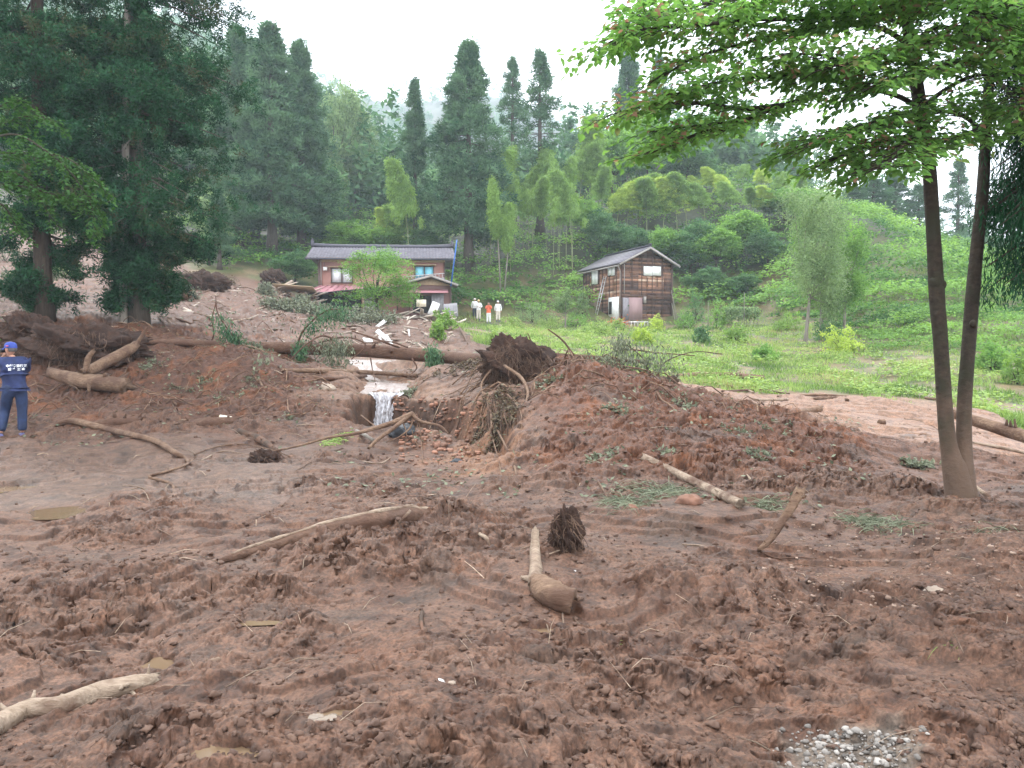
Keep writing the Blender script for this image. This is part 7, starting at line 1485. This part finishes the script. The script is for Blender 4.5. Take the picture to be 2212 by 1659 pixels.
def person(loc, label, top, legs, F_, HF, hands, elbows, feet, knees, hat=None, hatmat='capblue', scale=1.0, wide=1.0, hair='hair', boots='shoe', cat='person', group=None, lean=(0, 0), collar=True):
    root = empty('person', loc, label, cat, group); F_ = norm(np.array([F_[0], F_[1], 0.0])); Rt = np.array([F_[1], -F_[0], 0]); lx = np.array([lean[0], lean[1], 0])
    pel = np.array([0, 0, .93]); ch = np.array([0, 0, 1.25]) + lx * .6 + F_ * .01; nk = np.array([0, 0, 1.46]) + lx + F_ * .02; hc = nk + np.array([0, 0, .145]) + norm(np.array(HF)) * .03
    hips = {s_: pel + Rt * .09 * s_ * wide - [0, 0, .06] for s_ in (-1, 1)}; sh = {s_: ch + Rt * .185 * s_ * wide + np.array([0, 0, .145]) + lx * .3 for s_ in (-1, 1)}
    J = {'pelvis': (pel, (.13, .10)), 'waist': ((pel + ch) / 2, (.13, .10)), 'chest': (ch, (.15, .11)), 'neck0': (nk - [0, 0, .03], .06), 'neck': (nk + [0, 0, .05], .055)}; E = [('pelvis', 'waist'), ('waist', 'chest'), ('chest', 'neck0'), ('neck0', 'neck')]
    for s_, t in ((-1, 'l'), (1, 'r')):
        kn = np.array(knees[t]); ft_ = np.array(feet[t]); el = np.array(elbows[t]); ha = np.array(hands[t])
        J['sh' + t] = (sh[s_], .055); J['el' + t] = (el, .042); J['wr' + t] = (ha, .026); E += [('chest', 'sh' + t), ('sh' + t, 'el' + t), ('el' + t, 'wr' + t)]
        J['hip' + t] = (hips[s_], .085); J['kn' + t] = (kn, .055); J['an' + t] = (ft_, .038); E += [('pelvis', 'hip' + t), ('hip' + t, 'kn' + t), ('kn' + t, 'an' + t)]
    body = skin('body', J, E, 'skin', root)
    J2 = {'waist': (pel + [0, 0, .10], (.185 * wide, .15)), 'hem': (pel + [0, 0, -.02], (.19 * wide, .155)), 'belly': ((pel + ch) / 2 + [0, 0, .03], (.19 * wide, .16)), 'chest': (ch, (.195 * wide, .15)), 'up': (ch + [0, 0, .12] + lx * .3, (.155 * wide, .115)), 'collar': (nk + [0, 0, .0], .075)}; E2 = [('waist', 'hem'), ('waist', 'belly'), ('belly', 'chest'), ('chest', 'up'), ('up', 'collar')]
    for s_, t in ((-1, 'l'), (1, 'r')):
        el = np.array(elbows[t]); ha = np.array(hands[t]); d = norm(ha - el); J2['s' + t] = (sh[s_], .082); J2['e' + t] = (el, .066); J2['m' + t] = (el + (ha - el) * .5, .056); J2['w' + t] = (ha - d * .01, .045); E2 += [('up', 's' + t), ('s' + t, 'e' + t), ('e' + t, 'm' + t), ('m' + t, 'w' + t)]
    shirt = skin('jacket', J2, E2, top, root)
    J3 = {'top': (pel + [0, 0, .10], (.165 * wide, .13)), 'seat': (pel - [0, 0, .02], (.17 * wide, .145))}; E3 = [('top', 'seat')]
    for s_, t in ((-1, 'l'), (1, 'r')):
        kn = np.array(knees[t]); ft_ = np.array(feet[t]); J3['h' + t] = (hips[s_] - [0, 0, .05], .115); J3['t' + t] = ((hips[s_] + kn) / 2, .108); J3['k' + t] = (kn, .088); J3['c' + t] = ((kn + ft_) / 2, .084); J3['a' + t] = (ft_ + [0, 0, .03], .082); E3 += [('seat', 'h' + t), ('h' + t, 't' + t), ('t' + t, 'k' + t), ('k' + t, 'c' + t), ('c' + t, 'a' + t)]
    tr_ = skin('trousers', J3, E3, legs, root)
    for t in 'lr':
        ft_ = np.array(feet[t]); mb = MB(); fd = norm(np.array(HF) * .4 + F_); mb.tube([ft_ - fd * .07 - [0, 0, .045], ft_ + fd * .03 - [0, 0, .04], ft_ + fd * .12 - [0, 0, .055], ft_ + fd * .18 - [0, 0, .065]], (.035, .05, .048, .03), 12); mb.build('shoe', M[boots], root, smooth=True)
    mb = MB(); f, r_, u = head_mesh(mb, hc, HF); mb.build('head', M['skin'], root, smooth=True)
    for s_ in (-1, 1):
        mb = MB(); rock_blob(mb, hc + r_ * .074 * s_ - f * .008 - u * .01, (.012, .02, .032), .1, 10, 8); mb.build('ear', M['skin'], root, smooth=True)
        mb = MB(); rock_blob(mb, hc + r_ * .031 * s_ + f * .083 + u * .012, (.012, .008, .008), 0, 8, 6); mb.build('eye', M['hair'], root, smooth=True)
    mb = MB(); rock_blob(mb, (0, 0, 0), (1, 1, 1), .08, 24, 16, 3); V = mb.V[0]; k = (V[:, 1] < .35); V = V * np.array([.082, .104, .122]); V[:, 2] = np.maximum(V[:, 2], np.where(V[:, 1] > -.02, .035, -.055)); mb.V[0] = hc + V[:, 0:1] * r_ + (V[:, 1:2] - .006) * f + (V[:, 2:3] + .008) * u; mb.build('hair', M[hair], root, smooth=True)
    for t in 'lr':
        ha = np.array(hands[t]); d = norm(ha - np.array(elbows[t])); mb = MB(); hand(mb, ha, norm(d + [0, 0, .1]), norm(hc - ha + 1e-3), side=1 if t == 'l' else -1); mb.build('hand', M['skin'], root, smooth=True)
    if hat:
        mb = MB(); rings = []; 
        for q in np.linspace(0, 1, 9): zz = .02 + .115 * q; rr = (1 - q ** 3.2) ** .5; rings.append((zz, max(rr, .02)))
        th = np.arange(24) / 24 * 2 * np.pi; V = np.concatenate([hc + (np.sin(th) * .094 * rr)[:, None] * r_ + (np.cos(th) * .112 * rr - .004)[:, None] * f + zz * u for zz, rr in rings]); i = np.arange(8)[:, None] * 24; j = np.arange(24)[None]; mb.add(V, np.stack([i + j, i + 24 + j, i + 24 + (j + 1) % 24, i + (j + 1) % 24], -1).reshape(-1, 4)); cp = mb.build('cap' if hat == 'cap' else 'helmet', M[hatmat], root, smooth=True)
        mb = MB(); 
        if hat == 'cap':
            a_ = np.linspace(-1.0, 1.0, 13); inner = [hc + np.sin(a) * .090 * r_ + np.cos(a) * .104 * f + .026 * u for a in a_]; outer = [hc + np.sin(a) * .085 * r_ + (np.cos(a) * .104 + .095 * math.cos(a * 1.2)) * f + (.012 - .02 * abs(math.sin(a))) * u for a in a_]; V = np.array(inner + outer); V2 = np.vstack([V, V - .006 * u]); n_ = 13
            q_ = [[k, k + 1, n_ + k + 1, n_ + k] for k in range(12)] + [[26 + k, 26 + n_ + k, 26 + n_ + k + 1, 26 + k + 1] for k in range(12)] + [[n_ + k, n_ + k + 1, 26 + n_ + k + 1, 26 + n_ + k] for k in range(12)]; mb.add(V2, q_)
        else:
            th = np.arange(20) / 20 * 6.283; mb.add(np.concatenate([hc + np.sin(th)[:, None] * a * r_ + np.cos(th)[:, None] * b * f + c_ * u for a, b, c_ in ((.09, .11, .025), (.115, .14, .012))]), [[k, (k + 1) % 20, 20 + (k + 1) % 20, 20 + k] for k in range(20)])
        mb.build('brim', M[hatmat], cp, smooth=True)
    root.scale = (scale,) * 3; root['_hc'] = [float(v) for v in hc]
    return root, shirt
gp0 = onpix(34, 946, 10); gz = gp0
root, shirt = person((gz.x, gz.y, gz.z + .0), 'man in navy work clothes and blue cap photographing at the left edge', 'navy', 'navy2', (-.55, .83), (-.96, .26, 0), {'l': (-.33, .20, 1.47), 'r': (-.27, .30, 1.46)}, {'l': (-.44, .02, 1.20), 'r': (.0, .40, 1.20)},
   {'l': (-.22, -.08, .085), 'r': (.085, .06, .085)}, {'l': (-.21, .05, .50), 'r': (.085, .07, .50)}, 'cap', 'capblue', 1.0, 1.12, lean=(-.05, .03))
hc = np.array(root['_hc'])
mb = MB(); q = hc + np.array([-.145, .05, -.02]); mb.box(q, (.06, .13, .085), Euler((0, 0, R(-14))).to_matrix()); cm = mb.build('camera', M['camera_black'], loc=(0, 0, 0)); cm.location = root.location; tag(cm, 'black compact camera held before the face of the man in blue', 'camera')
mb = MB(); mb.tube([q + [-.03, 0, 0], q + [-.075, .015, 0]], .032, 14); mb.build('lens', M['camera_black'], cm)
mb = MB(); e = hc + np.array([.0, -.10, .055]); mb.box(e, (.05, .012, .022), Euler((0, 0, R(-16))).to_matrix()); mb.build('badge', M['badge'], root)
# two rows of white characters on the back of the jacket
from mathutils.bvhtree import BVHTree
def lettering(parent, surf, text, c, nrm, size, sx=1.0):
    cu = bpy.data.curves.new('lettering', 'FONT'); cu.body = text; cu.size = size; cu.align_x = 'CENTER'; cu.align_y = 'CENTER'; cu.offset = .0022; cu.space_character = 1.05
    o = bpy.data.objects.new('tmp', cu); COL.objects.link(o); dg = bpy.context.evaluated_depsgraph_get(); me = bpy.data.meshes.new_from_object(o.evaluated_get(dg)); bpy.data.objects.remove(o)
    bm = bmesh.new(); bm.from_mesh(me); bmesh.ops.subdivide_edges(bm, edges=[e_ for e_ in bm.edges if e_.calc_length() > .02], cuts=2); bm.to_mesh(me); bm.free()
    bv = BVHTree.FromPolygons([v.co for v in surf.data.vertices], [tuple(p.vertices) for p in surf.data.polygons]); nrm = Vector(nrm).normalized(); rt = Vector((0, 0, 1)).cross(nrm).normalized(); up = nrm.cross(rt)
    for v in me.vertices:
        q_ = Vector(c) + rt * v.co.x * sx + up * v.co.y + nrm * .6; h = bv.ray_cast(q_, -nrm); v.co = (h[0] + nrm * .007) if h[0] else (Vector(c) + rt * v.co.x * sx + up * v.co.y)
    me.materials.clear(); me.materials.append(M['lettering']); ob = bpy.data.objects.new('lettering', me); COL.objects.link(ob); ob.parent = parent; return ob
nr_ = (.50, -.86, 0)
lettering(shirt, shirt, '中越市民防災', (.075, -.05, 1.30), nr_, .052, 1.0); lettering(shirt, shirt, '安 全 士 会', (.075, -.05, 1.24), nr_, .052, 1.0)
# four people by the garden
def far(px, py, Y, label, top, legs, F_, HF, hat, hm, pose, sc=1.0):
    p = gp(px, Y); p.z = at(px, py, Y).z if py else p.z
    P = {'down': ({'l': (-.25, .02, .88), 'r': (.25, .02, .88)}, {'l': (-.27, .05, 1.14), 'r': (.27, .05, 1.14)}), 'face': ({'l': (-.06, -.22, 1.48), 'r': (.06, -.22, 1.48)}, {'l': (-.24, -.14, 1.2), 'r': (.24, -.14, 1.2)}), 'hip': ({'l': (-.12, -.20, 1.12), 'r': (.16, -.18, 1.08)}, {'l': (-.30, .0, 1.15), 'r': (.30, .0, 1.15)})}[pose]
    if F_[1] < 0: P = tuple({'l': d['r'], 'r': d['l']} for d in P)
    sg = 1 if F_[1] < 0 else -1
    return person(p, label, top, legs, F_, HF, P[0], P[1], {'l': (.11 * sg, 0, .085), 'r': (-.11 * sg, 0, .085)}, {'l': (.10 * sg, -.01, .5), 'r': (-.10 * sg, -.01, .5)}, hat, hm, sc * .9, 1.0)
far(1025.5, None, 62.5, 'person in white shirt and dark trousers, leftmost of the four by the garden', 'cloth_white', 'cloth_grey', (.3, -1), (.5, -.9, 0), 'helmet', 'cloth_beige', 'down')
far(1034, None, 62.0, 'person in white clothes and yellowish hat, second from left by the garden', 'cloth_white', 'cloth_beige', (0, -1), (.3, -1, 0), 'helmet', 'hatyellow', 'hip', 1.02)
far(1055.7, None, 61, 'person in orange top and white trousers holding something to the face', 'cloth_orange', 'cloth_white', (.1, -1), (.1, -1, 0), None, 'cloth_white', 'face', 1.04)
far(1076, None, 62.2, 'person in white with a cap at the right end of the four by the garden', 'cloth_white', 'cloth_beige', (-.2, -1), (-.2, -1, 0), 'cap', 'cloth_white', 'down', 1.03)
# ------------------------------------------------------------------ the misty air
m, nt, out = newmat('haze'); v = nt.nodes.new('ShaderNodeVolumePrincipled'); v.inputs['Color'].default_value = (.80, .91, 1.0, 1)
v.inputs['Density'].default_value = .00062; v.inputs['Anisotropy'].default_value = .0
nt.links.new(v.outputs[0], out.inputs['Volume'])
hb = MB(); zlo = float(ground_zmin) - 1.5; zhi = float(ground_zmax) + 30; xm = float(ground_xmax) + 20
hb.box((0, 575, (zlo + zhi) / 2), (2 * xm, 1210, zhi - zlo)); o = hb.build('haze', m); tag(o, 'pale bluish mist filling the valley air', kind='stuff')
